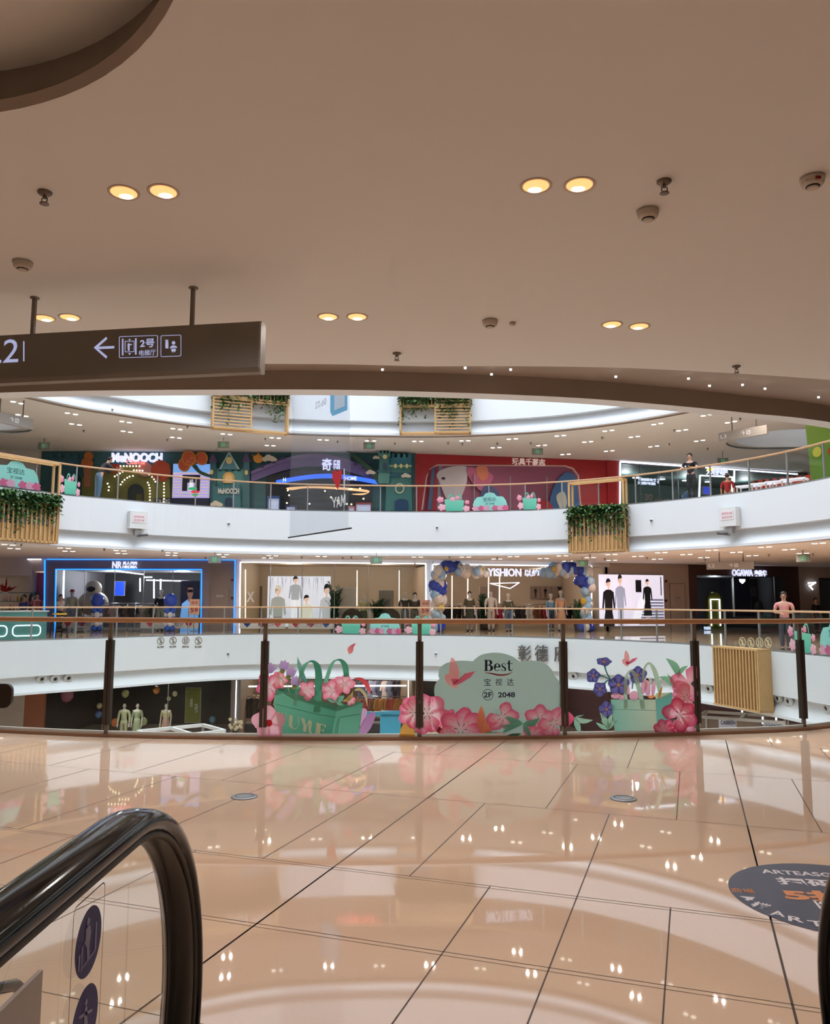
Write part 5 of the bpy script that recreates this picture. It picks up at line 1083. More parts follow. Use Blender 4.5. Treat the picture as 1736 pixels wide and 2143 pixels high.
def figure(M, label, cat='person', h=1.7, skin=SKIN, top_=(230, 226, 220), bottom=(60, 64, 76), shoe=(40, 38, 38), hair=True, arms=None, lean=0.0, legs=None, skirt=False, long_hair=False, hat=None, sleeve=1, glasses=False, name='person', head=True, group=None, seated=False, coat=False, woman=False, turn_head=0, bag=None, stand=None):
    """facing local -y; arms: ((elbow L, hand L), (elbow R, hand R)) relative to the shoulder, in body units of height"""
    t = thing(name, label, cat, M, group); H = h; V = []; E = []; R = []
    def P(x, y, z): return Vector((x * H, y * H, z * H))
    ln = lean
    def up(z, y0=0): return P(0, y0 - math.sin(ln) * (z - .53), .53 + math.cos(ln) * (z - .53))
    hipz = .53; sw = .118 if not woman else .1
    def add(p, r, par=None):
        V.append(p); R.append((r[0] * H, r[1] * H) if isinstance(r, tuple) else r * H)
        if par is not None: E.append((par, len(V) - 1))
        return len(V) - 1
    pel = add(up(.53), (.075, .06)); wst = add(up(.62), (.065 if woman else .07, .055), pel); che = add(up(.72), (.092, .064), wst); shl = add(up(.79), (.078, .05), che); nk = add(up(.845), .032, shl)
    L = {}
    dflt = (((-.03, .01, -.17), (-.035, -.04, -.33)), ((.03, .01, -.17), (.035, -.04, -.33)))
    am = arms or dflt
    if head:
        h0 = add(up(.875, -.005), (.034, .038), nk); h1 = add(up(.915, -.008), (.043, .05), h0); h2 = add(up(.96, -.004), (.042, .048), h1); add(up(.985), (.026, .03), h2)
    for s_, (el, ha) in zip((-1, 1), am):
        a0 = add(up(.80) + P(s_ * sw, 0, -.005), .034, shl); a1 = add(up(.80) + P(s_ * sw, 0, 0) + P(*el), .025, a0); a2 = add(up(.80) + P(s_ * sw, 0, 0) + P(*ha), .017, a1); L[s_] = (V[a0], V[a1], V[a2])
        d = (V[a2] - V[a1]).normalized(); side = Vector((s_ * 1.0, 0, 0)); side = (side - d * side.dot(d)).normalized(); nrm = d.cross(side)
        pa = add(V[a2] + d * .028 * H, (.020, .012), a2)
        for k, (u, l) in enumerate(((-.014, .044), (-.005, .05), (.005, .048), (.014, .038))):
            f1 = add(V[pa] + d * .018 * H + side * u * H, .0052, pa); f2 = add(V[f1] + (d * .55 * l + nrm * .25 * l) * H, .0046, f1); add(V[f2] + (d * .35 * l + nrm * .45 * l) * H, .0038, f2)
        th_ = add(V[a2] + (d * .022 - side * .022) * H, .006, a2); add(V[th_] + (d * .022 - side * .008 + nrm * .008) * H, .005, th_)
    lg = legs or (((-.005, 0, -.245), (0, .02, -.49)), ((.005, 0, -.245), (0, .02, -.49)))
    LL = {}
    for s_, (kn, an) in zip((-1, 1), lg):
        b0 = add(P(s_ * .048, 0, .51), .056, pel); b1 = add(P(s_ * .05, 0, .53) + P(*kn), .037, b0); b15 = add(P(s_ * .05, 0, .53) + P(*kn) * .45 + P(*an) * .55, .034, b1); b2 = add(P(s_ * .05, 0, .53) + P(*an), .021, b15); b3 = add(V[b2] + P(0, -.075, -.02), (.022, .014), b2); LL[s_] = (V[b0], V[b1], V[b15], V[b2], V[b3])
    vs, fs = skinmesh(V, E, R); b = MB(); b.add(vs, fs, True)
    if head:
        b.ball(up(.925, -.058), .011 * H, 8, 6, (.8, 1.2, 1.2)); 
        for s_ in (-1, 1): b.ball(up(.925, 0) + P(s_ * .046, 0, 0), .013 * H, 8, 6, (.4, .8, 1.2))
    b.build('body', skin, t)
    if head and not skin.name.startswith('mannequin'):
        b = MB()
        for s_ in (-1, 1): b.ball(up(.935, -.053) + P(s_ * .018, 0, 0), .0055 * H, 8, 6, (1.3, .5, .7))
        b.ball(up(.898, -.050), .011 * H, 8, 6, (1.4, .4, .35)); b.build('eyes_and_mouth', mat('dark_features', (70, 34, 32), .5), t)
    if glasses:
        b = MB()
        for s_ in (-1, 1): c = up(.935, -.064) + P(s_ * .02, 0, 0); b.tube([c + P(.015 * math.cos(a), 0, .012 * math.sin(a)) for a in [k * math.pi / 6 for k in range(12)]], .0025 * H, 5, True)
        b.build('glasses', BLACKM, t)
    if head and hair:
        b = MB(); c = up(.962, .008); b.ball(c, .058 * H, 14, 10, (.95, 1.05, .98)); b.v = [v for v in b.v]
        # keep the face free: push the front lower part back
        for i, v in enumerate(b.v):
            if v.y < c.y - .02 * H and v.z < c.z + .004 * H: b.v[i] = Vector((v.x, c.y - .012 * H, v.z))
        if long_hair: b.tube([c + P(0, .03, 0), c + P(0, .045, -.06), c + P(0, .04, -.14), c + P(0, .035, -.19)], [.045 * H, .05 * H, .045 * H, .02 * H], 10, flat=.6)
        b.build('hair', HAIR if hair is True else hair, t)
    if hat: b = MB(); c = up(.975); b.lathe(c, [(.075 * H, -.012 * H), (.07 * H, -.004 * H), (.052 * H, 0), (.046 * H, .035 * H), (.03 * H, .045 * H), (.001, .046 * H)], 16); b.build('hat', mat('cloth_%d_%d_%d' % hat, hat, .85), t)
    # top
    if top_:
        V = []; E = []; R = []; g = .012
        p0 = add(up(.50 if not coat else .42), (.088, .072)); p1 = add(up(.62), (.078, .066), p0); p2 = add(up(.72), (.104, .076), p1); p3 = add(up(.795), (.084, .06), p2); add(up(.83), .044, p3)
        for s_ in (-1, 1):
            A = L[s_]; a0 = add(A[0], .039, p3); e = A[1] if sleeve >= 1 else A[0] + (A[1] - A[0]) * .65; a1 = add(e, .036, a0)
            if sleeve > 1: add(A[1] + (A[2] - A[1]) * .9, .026, a1)
        vs, fs = skinmesh(V, E, R); MB().add(vs, fs, True).build('shirt', mat('cloth_%d_%d_%d' % top_, top_, .85), t)
    if bottom:
        bmx = mat('cloth_%d_%d_%d' % bottom, bottom, .85)
        if skirt:
            zt_, zb_ = (.62, skirt); b = MB(); b.lathe((0, 0, 0), [(.07 * H, zt_ * H), (.09 * H, .53 * H), (.115 * H, (zb_ + .53) / 2 * H), (.14 * H, zb_ * H), (.135 * H, zb_ * H)], 18); b.build('skirt', bmx, t)
        else:
            V = []; E = []; R = []; p0 = add(up(.55), (.080, .066)); add(up(.60), (.072, .06), p0)
            for s_ in (-1, 1): A = LL[s_]; a0 = add(A[0], .064, p0); a1 = add(A[1], .046, a0); a2 = add(A[2], .040, a1); add(A[3] + P(0, 0, .01), .032, a2)
            vs, fs = skinmesh(V, E, R); MB().add(vs, fs, True).build('trousers', bmx, t)
    if shoe:
        b = MB()
        for s_ in (-1, 1): A = LL[s_]; b.tube([A[3] + P(0, .02, -.012), A[3] + P(0, -.03, -.018), A[4] + P(0, 0, -.006), A[4] + P(0, -.02, -.008)], [.024 * H, .028 * H, .026 * H, .012 * H], 10, flat=.8)
        b.build('shoes', mat('cloth_%d_%d_%d' % shoe, shoe, .7), t)
    if bag: b = MB(); b.box(-.11 * H, .11 * H, .05 * H, .12 * H, .5 * H, .72 * H); b.build('bag', mat('cloth_%d_%d_%d' % bag, bag, .8), t)
    if stand:
        b = MB(); b.lathe((0, 0, 0), [(.16, 0), (.16, .012), (.02, .02), (.001, .02)], 18); b.build('stand_base', STEEL, t)
    return t
MANW = mat('mannequin_white', (214, 206, 198), .4); MANB = mat('mannequin_black', (30, 28, 28), .35)
def place(F, x, ybase, z0, n): s_, _ = F.px(x, ybase, n); return F.at(s_, n, z0)
def man(F, x, n, z0, label, **kw):
    s_, _ = F.px(x, 1262, n); face = kw.pop('face', 0); return figure(F.at(s_, n, z0) @ Matrix.Rotation(face, 4, 'Z'), label, 'mannequin', name='mannequin', skin=kw.pop('skin', MANW), hair=kw.pop('hair', False), **kw)
def balloon_mesh(r): return
BLN = {}
def balloon(p, r, col, label, group):
    k = ('balloon', col); m_ = mat('balloon_%d_%d_%d' % col, col, .18, coat=.5)
    if k not in BLN:
        o = MB().ball((0, 0, 0), 1, 14, 10, (1, 1, 1.08)).build('balloon', m_); kn = MB(); kn.lathe((0, 0, 0), [(.08, -1.2), (.03, -1.12), (.07, -1.05)], 8).build('knot', m_, o); BLN[k] = o
    else: o = BLN[k].copy(); COL.objects.link(o); c = BLN[k].children[0].copy(); COL.objects.link(c); c.parent = o
    o.location = p; o.scale = (r, r, r); tag(o, label, 'balloon', group); return o
def fig2d(b, cx_, z, h, top_, bot, skin=(216, 180, 160), hair=(30, 26, 28), y=0, skirt=False, hat=None, w_=1.0):
    """printed standing figure on a poster"""
    def q(pts, c, k): b.plate([(cx_ + a * h * w_, z + c_ * h) for a, c_ in pts], y - .001 * k, 0, c)
    q([(-.02, .78), (.02, .78), (.02, .88), (-.02, .88)], skin, 1); 
    if skirt: q([(-.07, .52), (.07, .52), (.13, .12), (-.13, .12)], bot, 2); q([(-.05, .0), (-.02, .0), (-.02, .12), (-.05, .12)], skin, 1); q([(.02, .0), (.05, .0), (.05, .12), (.02, .12)], skin, 1)
    else: q([(-.08, .52), (.08, .52), (.075, .02), (.02, .02), (0, .45), (-.02, .02), (-.075, .02)], bot, 2)
    q([(-.05, .82), (.05, .82), (.12, .78), (.15, .52), (.115, .50), (.09, .68), (.085, .48), (-.085, .48), (-.09, .68), (-.115, .50), (-.15, .52), (-.12, .78)], top_, 3)
    q([(.05 * math.cos(t_), .92 + .065 * math.sin(t_)) for t_ in [k * math.pi / 8 for k in range(16)]], skin, 4)
    q([(.055 * math.cos(t_), .94 + .065 * math.sin(t_)) for t_ in [k * math.pi / 8 for k in range(9)]] + [(-.05, .84), (-.045, .93), (.04, .95)], hair, 5)
    if hat: q([(-.09, .96), (-.05, .97), (-.045, 1.02), (.045, 1.02), (.05, .97), (.09, .96), (.07, .945), (-.07, .945)], hat, 6)

# ================================================================ level opposite (L2)
TAUPE = mat('taupe_wood_panel', (132, 122, 118), .6, noise=(2, (118, 108, 104))); BEIGE = mat('warm_beige_shop_wall', (206, 186, 160), .7); DBROWN = mat('dark_brown_shop_front', (72, 50, 46), .5); PALE = mat('pale_wall_panel', (206, 198, 190), .6); DARKS = mat('dark_shop_interior', (54, 54, 60), .6)
Z = HC
def sx(F, x, y=1200, n=0): return F.px(x, y, n)[0]
# far left cosmetics shop
a, b2 = sx(FB, 34), sx(FB, 93); wallpiece(FB, 0, sx(FB, 93), 2.72, Z, mat('cream_mural_header', (190, 172, 156), .6, noise=(1.2, (224, 210, 196))))
room(FB, 0, sx(FB, 94), 0, 2.72, 4.5, PALE, e=60); wallpiece(FA, 0, FA.len, 2.5, Z, PALE); room(FA, 3, FA.len - .1, 0, 2.5, 4, PALE, e=60)
strip(FB, [(31, 1170.5), (86, 1170.5)], LEDW, 'horizontal white light strip above the cosmetics shop at the far left')
t = thing('pink_backdrop', 'shiny pink curved backdrop panel in the cosmetics shop', 'backdrop', FB.at(sx(FB, 74), .5, 0)); w_ = (sx(FB, 92) - sx(FB, 56)) / 2
b = MB(); n_ = 10; b.add([(w_ * math.sin((i / n_ - .5) * 2.4), -.5 * math.cos((i / n_ - .5) * 2.4) + .5, z) for z in (0.6, 2.66) for i in range(n_ + 1)], [(i, i + 1, n_ + 2 + i, n_ + 1 + i) for i in range(n_)], True); b.build('panel', mat('glossy_pink', (190, 100, 130), .25), t)
b = MB(); b.box(-w_, w_, -.2, .3, 0, .6); b.build('base', PALE, t)
t = thing('display_shelf', 'shelf unit crowded with small coloured cosmetics, far left', 'shelf', FB.at(sx(FB, 20), .3, 0)); b = MB(); w_ = 1.1
for z in (.5, .9, 1.3, 1.7): b.box(-w_, w_, -.15, .25, z, z + .03)
b.box(-w_, -w_ + .04, -.15, .25, 0, 1.75); b.box(w_ - .04, w_, -.15, .25, 0, 1.75); b.build('shelf_frame', mat('turquoise_laminate', (88, 146, 142), .4), t)
rnd = random.Random(4); PC = [(220, 150, 60), (200, 80, 90), (230, 220, 210), (120, 60, 110), (60, 110, 90), (240, 190, 190)]; fst = {}
for z in (.53, .93, 1.33):
    for i in range(13):
        c = PC[rnd.randrange(6)]
        if c not in fst: o = MB().lathe((0, 0, 0), [(.045, 0), (.045, .16), (.02, .19), (.02, .24), (.001, .24)], 8).build('bottle', mat('bottle_%d_%d_%d' % c, c, .3)); fst[c] = o
        else: o = fst[c].copy(); COL.objects.link(o)
        o.matrix_world = FB.at(sx(FB, 20) - 1.0 + i * .165, .25, z); tag(o, 'small coloured bottle on the turquoise shelf of the cosmetics shop', 'bottle', 'cosmetics bottles')
t = thing('flower_display', 'spiky red flower decoration in the cosmetics window', 'decoration', FB.at(sx(FB, 16), -.1, 1.75)); b = MB(); rnd = random.Random(9)
for i in range(18): a_ = rnd.uniform(.2, 2.9); l_ = rnd.uniform(.3, .75); d = Vector((math.cos(a_), rnd.uniform(-.3, .3), math.sin(a_))); q = Vector((-d.z, 0, d.x)) * .05; b.add([(0, 0, 0), d * l_ * .5 + q, d * l_, d * l_ * .5 - q], [(0, 1, 2, 3)])
b.build('petals', mat('deep_red', (160, 24, 34), .5), t, recalc=False); b = MB(); b.lathe((0, 0, -.12), [(.1, 0), (.13, .1), (.02, .12)], 12); b.build('vase', WHITEP, t)
# turquoise kiosk in the gallery
p, Fk = onloop(L2, 40, 1300, .9)
t = thing('kiosk_counter', 'turquoise kiosk counter with glowing rounded loops at the far left', 'counter', Fk.at(0, .3, 0)); TQ = mat('turquoise_laminate', (88, 146, 142), .4)
b = MB(); b.box(-2.4, 1.1, 0, .7, 0, .95); b.build('counter', TQ, t); b = MB(); b.box(-2.45, 1.15, -.03, .74, .95, 1.0); b.build('worktop', WHITEP, t)
for cx_ in (-1.9, -.75, .4):
    b = MB(); o1 = rrect(cx_ - .48, cx_ + .48, .12, .48, .14); P_ = [Vector((x, -.02, z)) for x, z in o1]; b.tube(P_, .018, 6, True); b.build('light_loop', LEDW, t)
b = MB(); b.bar((-2.4, -.02, .72), (.9, -.02, .72), .03); b.build('light_strip', LEDW, t)
t = thing('bar_stool', 'tall dark stool with yellow seat beside the turquoise kiosk', 'stool', Fk.at(1.55, .3, 0)); b = MB(); b.box(-.18, .18, -.18, .18, .84, .9); b.build('seat', mat('yellow_seat', (226, 180, 60), .5), t)
for i, j in ((-1, -1), (1, -1), (1, 1), (-1, 1)): b = MB(); b.bar((i * .16, j * .16, .84), (i * .22, j * .22, 0), .03); b.build('leg', BLACKM, t)
# NRDMA shop
wallpiece(FB, sx(FB, 94), sx(FB, 117), 0, Z, TAUPE); i0, i1 = sx(FB, 117), sx(FB, 422); zt_ = FB.px(117, 1191)[1]
wallpiece(FB, i0, i1, zt_, Z, TAUPE); wallpiece(FB, i1, sx(FB, 494), 0, Z, TAUPE); room(FB, i0, i1, 0, zt_, 6, mat('grey_shop_wall', (120, 116, 122), .6), DARKS, e=380, col=COOL, nl=2); window(FB, i0, i1, 0, zt_, .06, [i0 + (i1 - i0) * k / 5 for k in (1, 2, 3, 4)])
strip(FB, [(94, 1171), (92, 1330)], LEDB, 'left vertical blue light strip of the blue-lit shop front'); strip(FB, [(98, 1170.5), (441, 1171.3)], LEDB, 'long top blue light strip left of the exit sign'); strip(FB, [(458, 1171.5), (492, 1171.8), (489, 1330)], LEDB, 'blue light strip turning down at the right end of the blue-lit shop front')
strip(FB, [(115, 1330), (117, 1191.5), (421.5, 1192), (420, 1330)], LEDB, 'inner blue light strip framing the window of the blue-lit shop')
sign(FB, '', 235, 287, 1175, 1189.5, LEDS, 'glowing white NR and NRDMA shop sign', parts=[('NR', 0, .38, 0, 1, LEDS), ('男人代码', .42, 1, .52, 1, LEDS), ('NRDMA', .42, 1, 0, .44, LEDS)])
for x in (125.5, 133.5): strip(FB, [(x, 1194), (x - 1, 1252)], LEDW, ('left' if x < 130 else 'right') + ' white tube standing in the blue-lit shop window', .03, .8)
for i, (l, d_) in enumerate((([(248, 1196), (300, 1202)], 2.0), ([(300, 1208), (318, 1208)], 3.0), ([(306, 1214), (420, 1217)], 2.5), ([(322, 1212), (322, 1252)], 3.2), ([(293, 1210), (293, 1238)], 3.4), ([(336, 1212), (336, 1244)], 3.6))): strip(FB, l, LEDW, ['sloping white ceiling tube in the blue-lit shop', 'short white ceiling tube in the blue-lit shop', 'long white ceiling tube over the large portrait', 'tall white wall tube in the middle of the blue-lit shop', 'shorter white wall tube left of the middle of the blue-lit shop', 'white wall tube left of the portrait in the blue-lit shop'][i], .03, d_)
def poster(F, x0, x1, y0, y1, n, label, bg, m_=None, cat='poster', bg2=None):
    a_ = F.px(x0, y1, n); c_ = F.px(x1, y0, n); a0 = F.px((x0 + x1) / 2, y1, n)[1]; c0 = F.px((x0 + x1) / 2, y0, n)[1]; w_ = (c_[0] - a_[0]); h = c0 - a0
    t = thing('poster', label, cat, F.at((a_[0] + c_[0]) / 2, n, a0)); b = MB(); b.box(-w_ / 2 - .02, w_ / 2 + .02, .0, .08, -.02, h + .02); b.build('light_box', GREYP, t)
    b = MB(); b.plate([(-w_ / 2, 0), (w_ / 2, 0), (w_ / 2, h), (-w_ / 2, h)], -.005, 0, bg, (), bg2); b.build('print', m_ or LIT, t, recalc=False); return t, w_, h
t, w_, h = poster(FB, 375, 418, 1216, 1330, 1.2, 'large portrait poster of a man in a light blue shirt and dark glasses', (22, 26, 44))
b = MB(); u = w_
b.plate([(-.5 * u, .28 * h), (-.42 * u, .58 * h), (-.12 * u, .66 * h), (.15 * u, .66 * h), (.5 * u, .56 * h), (.5 * u, 0), (-.45 * u, 0)], -.012, 0, (92, 140, 200), (), (120, 170, 226)); b.plate([(-.1 * u, .62 * h), (.12 * u, .62 * h), (.1 * u, .72 * h), (-.08 * u, .72 * h)], -.014, 0, (120, 84, 74))
b.plate(circ(.01 * u, .8 * h, .16 * u, 20, .13 * h), -.016, 0, (128, 92, 80)); b.plate([(-.14 * u, .79 * h), (.16 * u, .79 * h), (.14 * u, .845 * h), (-.13 * u, .845 * h)], -.018, 0, (14, 12, 16)); b.plate(circ(.01 * u, .88 * h, .15 * u, 12, .05 * h, 0, math.pi), -.017, 0, (20, 18, 20)); b.build('portrait', LIT, t, recalc=False)
poster(FB, 240, 261, 1217, 1246, 4.5, 'bright blue screen at the back of the blue-lit shop', (20, 60, 190))
# astronaut
t = thing('astronaut_figure', 'large beige inflatable astronaut figure seated in the blue-lit shop', 'figure', FB.at(sx(FB, 198, 1200, 1.6), 1.6, 0)); AST = mat('astronaut_beige', (196, 182, 160), .7, bump=(6, .3)); b = MB()
b.ball((0, 0, 1.25), .62, 16, 12, (1.15, .9, .95)); b.ball((-.6, -.2, 1.0), .3, 12, 8, (.8, .8, 1.5)); b.ball((.6, -.2, 1.0), .3, 12, 8, (.8, .8, 1.5)); b.ball((-.35, -.5, .35), .33, 12, 8, (.9, 1.2, 1)); b.ball((.35, -.5, .35), .33, 12, 8, (.9, 1.2, 1)); b.build('suit', AST, t)
b = MB(); b.ball((0, -.05, 1.95), .38, 16, 12); b.build('helmet', mat('helmet_cream', (206, 196, 176), .4), t); b = MB(); b.ball((0, -.2, 1.93), .28, 14, 10, (1, .9, .8)); b.build('visor', mat('visor_dark', (40, 40, 48), .15), t)
def bal_column(F, x, n, z0, label, grp):
    s_, _ = F.px(x, 1262, n); rnd = random.Random(int(x))
    for k in range(5):
        for j in range(3): a_ = j * 2.09 + k; balloon(F.M @ Vector((s_ + .13 * math.cos(a_), n + .13 * math.sin(a_), z0 + .14 + k * .2)), .13, (235, 238, 244) if k % 2 else (40, 90, 200), label + ' stem balloon', grp)
    balloon(F.M @ Vector((s_, n, z0 + 1.38)), .3, (30, 74, 190), label + ' big top balloon', grp)
bal_column(FB, 204, -.7, 0, 'blue and white balloon column left in front of the blue-lit shop,', 'left balloon column'); bal_column(FB, 356, -.7, 0, 'blue and white balloon column right in front of the blue-lit shop,', 'right balloon column')
man(FB, 150, .5, 0, 'mannequin with red cap and pale jacket in the blue-lit shop window', h=1.85, top_=(214, 206, 160), bottom=(170, 168, 160), hat=(170, 40, 50), sleeve=2, shoe=(230, 230, 230)); man(FB, 337, .6, 0, 'mannequin in black top and grey trousers, blue-lit shop window', h=1.85, top_=(30, 30, 34), bottom=(150, 150, 140), hat=(220, 220, 220))
rack(FB, sx(FB, 246, 1200, .9), .9, 0, 1.8, [(214, 180, 170), (190, 160, 150), (120, 100, 96), (60, 56, 60)], 'clothes rack with pink and brown jackets in the blue-lit shop', 'jackets in the blue-lit shop', 2)
rack(FB, sx(FB, 305, 1200, 2.2), 2.2, 0, 1.6, [(120, 110, 96), (60, 66, 60), (170, 160, 150)], 'clothes rack with dull green jackets behind the middle of the blue-lit shop', 'dull jackets in the blue-lit shop', 3)
def price_stand(F, x, n, z0, label, s='¥59'):
    s_, _ = F.px(x, 1262, n); t = thing('price_stand', label, 'price sign', F.at(s_, n, z0)); b = MB(); b.cyl((0, .02, 0), (0, .02, 1.0), .015, seg=8); b.lathe((0, 0, 0), [(.14, 0), (.14, .02), (.001, .03)], 14); b.build('stand', STEEL, t); b = MB(); b.box(-.23, .23, -.02, .0, .75, 1.45); b.build('board', mat('peach_board', (226, 184, 160), .5), t)
    text('满减', 'lettering', mat('dark_red_print', (150, 50, 46), .5), t, -.15, .15, 1.22, 1.36, -.022, .003); text(s, 'lettering', mat('dark_red_print', (150, 50, 46), .5), t, -.17, .17, .86, 1.06, -.022, .003, .02)
price_stand(FB, 407, -.3, 0, 'peach price stand beside the portrait poster', '59'); price_stand(FC, 889, -.3, 0, 'peach price stand with red 59 in front of the white pillar', '59')
# service door in the taupe wall
def service_door(F, x0, x1, y0, z0, m_, lab):
    _wn[0] += 1; a_, c_ = sx(F, x0), sx(F, x1); zt_ = F.px((x0 + x1) / 2, y0)[1]; b = MB(); b.box(a_, c_, -.025, 0, z0, zt_); b.v = [F.M @ v for v in b.v]; o = struct('door_%d' % _wn[0], b, m_)
    b = MB(); w2 = .03
    b.box(a_ - w2, a_, -.03, 0, z0, zt_ + w2); b.box(c_, c_ + w2, -.03, 0, z0, zt_ + w2); b.box(a_, c_, -.03, 0, zt_, zt_ + w2); b.v = [F.M @ v for v in b.v]; b.build('door_frame', SLOT, o); b = MB(); b.box(a_ + .08, a_ + .12, -.07, -.02, z0 + 1.0, z0 + 1.12); b.v = [F.M @ v for v in b.v]; b.build('door_handle', STEEL, o)
    b = MB(); b.box((a_ + c_) / 2 - .16, (a_ + c_) / 2 + .16, -.035, -.025, z0 + 1.55, z0 + 1.65); b.v = [F.M @ v for v in b.v]; b.build('door_plate', GREYP, o)
service_door(FB, 442, 480, 1232, 0, TAUPE, '')
for i, (F, x, y) in enumerate(((FB, 486, 1214), (FB, 485.5, 1252), (FD, 1393, 1216), (FD, 1393, 1257))):
    a_ = F.px(x, y, -.04); t = thing('fire_alarm', 'small red fire alarm ' + ['upper one by the right blue strip', 'lower one by the right blue strip', 'upper one right of the bright fashion poster', 'lower one right of the bright fashion poster'][i], 'alarm', F.at(a_[0], -.04, a_[1])); b = MB(); b.box(-.055, .055, -.03, .04, -.055, .055); b.build('housing', mat('alarm_red', (120, 24, 24), .4), t); b = MB(); b.lathe((0, 0, 0), [(.03, -.03), (.02, -.045), (.001, -.045)], 12, 'y'); b.build('button', mat('alarm_dark', (50, 14, 16), .4), t)
# shop with the large poster
wallpiece(FB, sx(FB, 494), sx(FB, 502), 0, Z, PALE); q0 = sx(FB, 503); q1 = FB.len; zt_ = FB.px(503, 1176)[1]; wallpiece(FB, q0, q1, zt_, Z, PALE); wallpiece(FC, 0, sx(FC, 890), zt_ - .05, Z, PALE)
room(FB, q0, q1 + .6, 0, zt_ + .03, 5, BEIGE, e=115, col=WARM, nl=2); window(FB, q0, q1, 0, zt_, .06, [sx(FB, x) for x in (565, 632, 700, 770, 838)]); wallpiece(FC, sx(FC, 890), sx(FC, 905), 0, Z, WHITEP)
strip(FB, [(501, 1330), (503, 1176.5), (866, 1179.5)], LEDW, 'white light strip framing the left and top of the glass shop front'); strip(FC, [(870, 1179.6), (890.5, 1180), (891, 1262)], LEDW, 'white light strip at the upper right corner of the glass shop front')
for x, y0, y1 in ((513.5, 1192, 1300), (747, 1194, 1268), (835, 1194, 1290)): strip(FB, [(x, y0), (x - .3, y1)], LEDWW, {513.5: 'leftmost', 747: 'middle', 835: 'right'}[x] + ' warm vertical tube inside the glass shop front', .02, .8)
sign(FB, 'X', 515, 532, 1238, 1260, WHITEP, 'white stylised X logo on the glass shop front', -.0, .04, 'logo', .02)
service_door(Frame(FB.M @ Vector((0, 4.9, 0)), FB.M @ Vector((1, 4.9, 0))), 521, 548, 1228, 0, mat('olive_grey_door', (128, 116, 92), .6), '')
t, w_, h = poster(FB, 558, 692, 1206, 1312, 1.0, 'huge silver grey fashion poster with four people in light clothes', (196, 196, 206), bg2=(226, 226, 234))
b = MB(); rnd = random.Random(3)
for i in range(26): x = rnd.uniform(-.48, .4) * w_; b.plate([(x, h * .98), (x + .04, h * .98), (x + rnd.uniform(-.1, .1), h * rnd.uniform(.5, .8))], -.008, 0, (168, 166, 180))
fig2d(b, -.33 * w_, -.35 * h, 1.15 * h, (150, 150, 142), (120, 120, 116), y=-.012, hat=(200, 192, 172), w_=.95); fig2d(b, -.06 * w_, .1 * h, .9 * h, (160, 160, 164), (224, 224, 226), y=-.02); fig2d(b, .12 * w_, -.35 * h, .98 * h, (206, 200, 184), (200, 196, 180), y=-.03); fig2d(b, .44 * w_, -.6 * h, 1.45 * h, (178, 178, 180), (150, 150, 150), y=-.04, w_=.7)
b.v = [Vector((max(-w_ / 2, min(w_ / 2, v.x)), v.y, max(0, min(h, v.z)))) for v in b.v]; b.build('figures', LIT, t, recalc=False)
PLG = mat('dark_palm_green', (40, 78, 52), .5); PLG2 = mat('mid_palm_green', (70, 112, 70), .5)
def palm(F, x, n, z0, h, label, potc=(60, 54, 50), m_=PLG, wd=.5, nf=16):
    s_, _ = F.px(x, 1262, n); t = thing('potted_palm', label, 'plant', F.at(s_, n, z0)); rnd = random.Random(int(x * 7)); b = MB(); b.lathe((0, 0, 0), [(.16, 0), (.22, .35), (.19, .35), (.17, .3)], 14); b.build('pot', mat('cloth_%d_%d_%d' % potc, potc, .6), t); b = MB()
    for i in range(nf):
        a_ = rnd.uniform(0, 6.28); d = Vector((math.cos(a_), math.sin(a_) * .6, 0)); r_ = rnd.uniform(.3, 1) * wd; hh = h * rnd.uniform(.6, 1); P_ = [Vector((0, 0, .3)) + d * r_ * (k / 5) ** 1.5 + Vector((0, 0, (hh - .3) * math.sin(k / 5 * 1.45))) for k in range(6)]; sd = Vector((-d.y, d.x, 0)).normalized()
        for k in range(1, 6):
            for s2 in (-1, 1): c = P_[k]; tip = c + (sd * s2 * .22 + Vector((0, 0, .1)) + d * .08) * (1.1 - k * .1); b.add([P_[k - 1], c, tip], [(0, 1, 2)])
    b.build('fronds', m_, t, recalc=False); return t
palm(FB, 700, .6, 0, 2.3, 'tall dark palm at the right edge of the huge poster'); palm(FB, 790, .7, 0, 1.6, 'bushy dark palm in the middle of the glass shop front', wd=.65, nf=22); palm(FB, 716, 1.4, 0, 2.2, 'second tall palm just right of the huge poster', m_=PLG2)
def pedestal(F, x, n, z0, w_, h, label, col=(206, 196, 182)): s_, _ = F.px(x, 1262, n); t = thing('display_block', label, 'display stand', F.at(s_, n, z0)); b = MB(); b.box(-w_ / 2, w_ / 2, -.2, .2, 0, h); b.build('block', mat('cloth_%d_%d_%d' % col, col, .7), t); b = MB(); b.box(-w_ / 2 - .01, w_ / 2 + .01, -.21, .21, h, h + .03); b.build('block_top', WHITEP, t)
pedestal(FB, 726, 1.0, 0, .9, 2.0, 'tall pale display block beside the palms'); pedestal(FB, 808, 1.3, 0, .7, 1.9, 'grey display block between palm and mannequins', (150, 142, 130))
for x, l in ((737, 'left'), (816, 'right')): s_, _ = FB.px(x, 1262, .3); t = thing('round_pouf', l + ' round dark olive pouf display in the glass shop front', 'pouf', FB.at(s_, .3, 0)); b = MB(); b.ball((0, 0, .55), .5, 16, 12, (1, .5, 1)); b.build('cushion', mat('dark_olive_cloth', (66, 54, 40), .8), t); b = MB(); b.box(-.3, .3, -.15, .15, 0, .1); b.build('base', BLACKM, t)
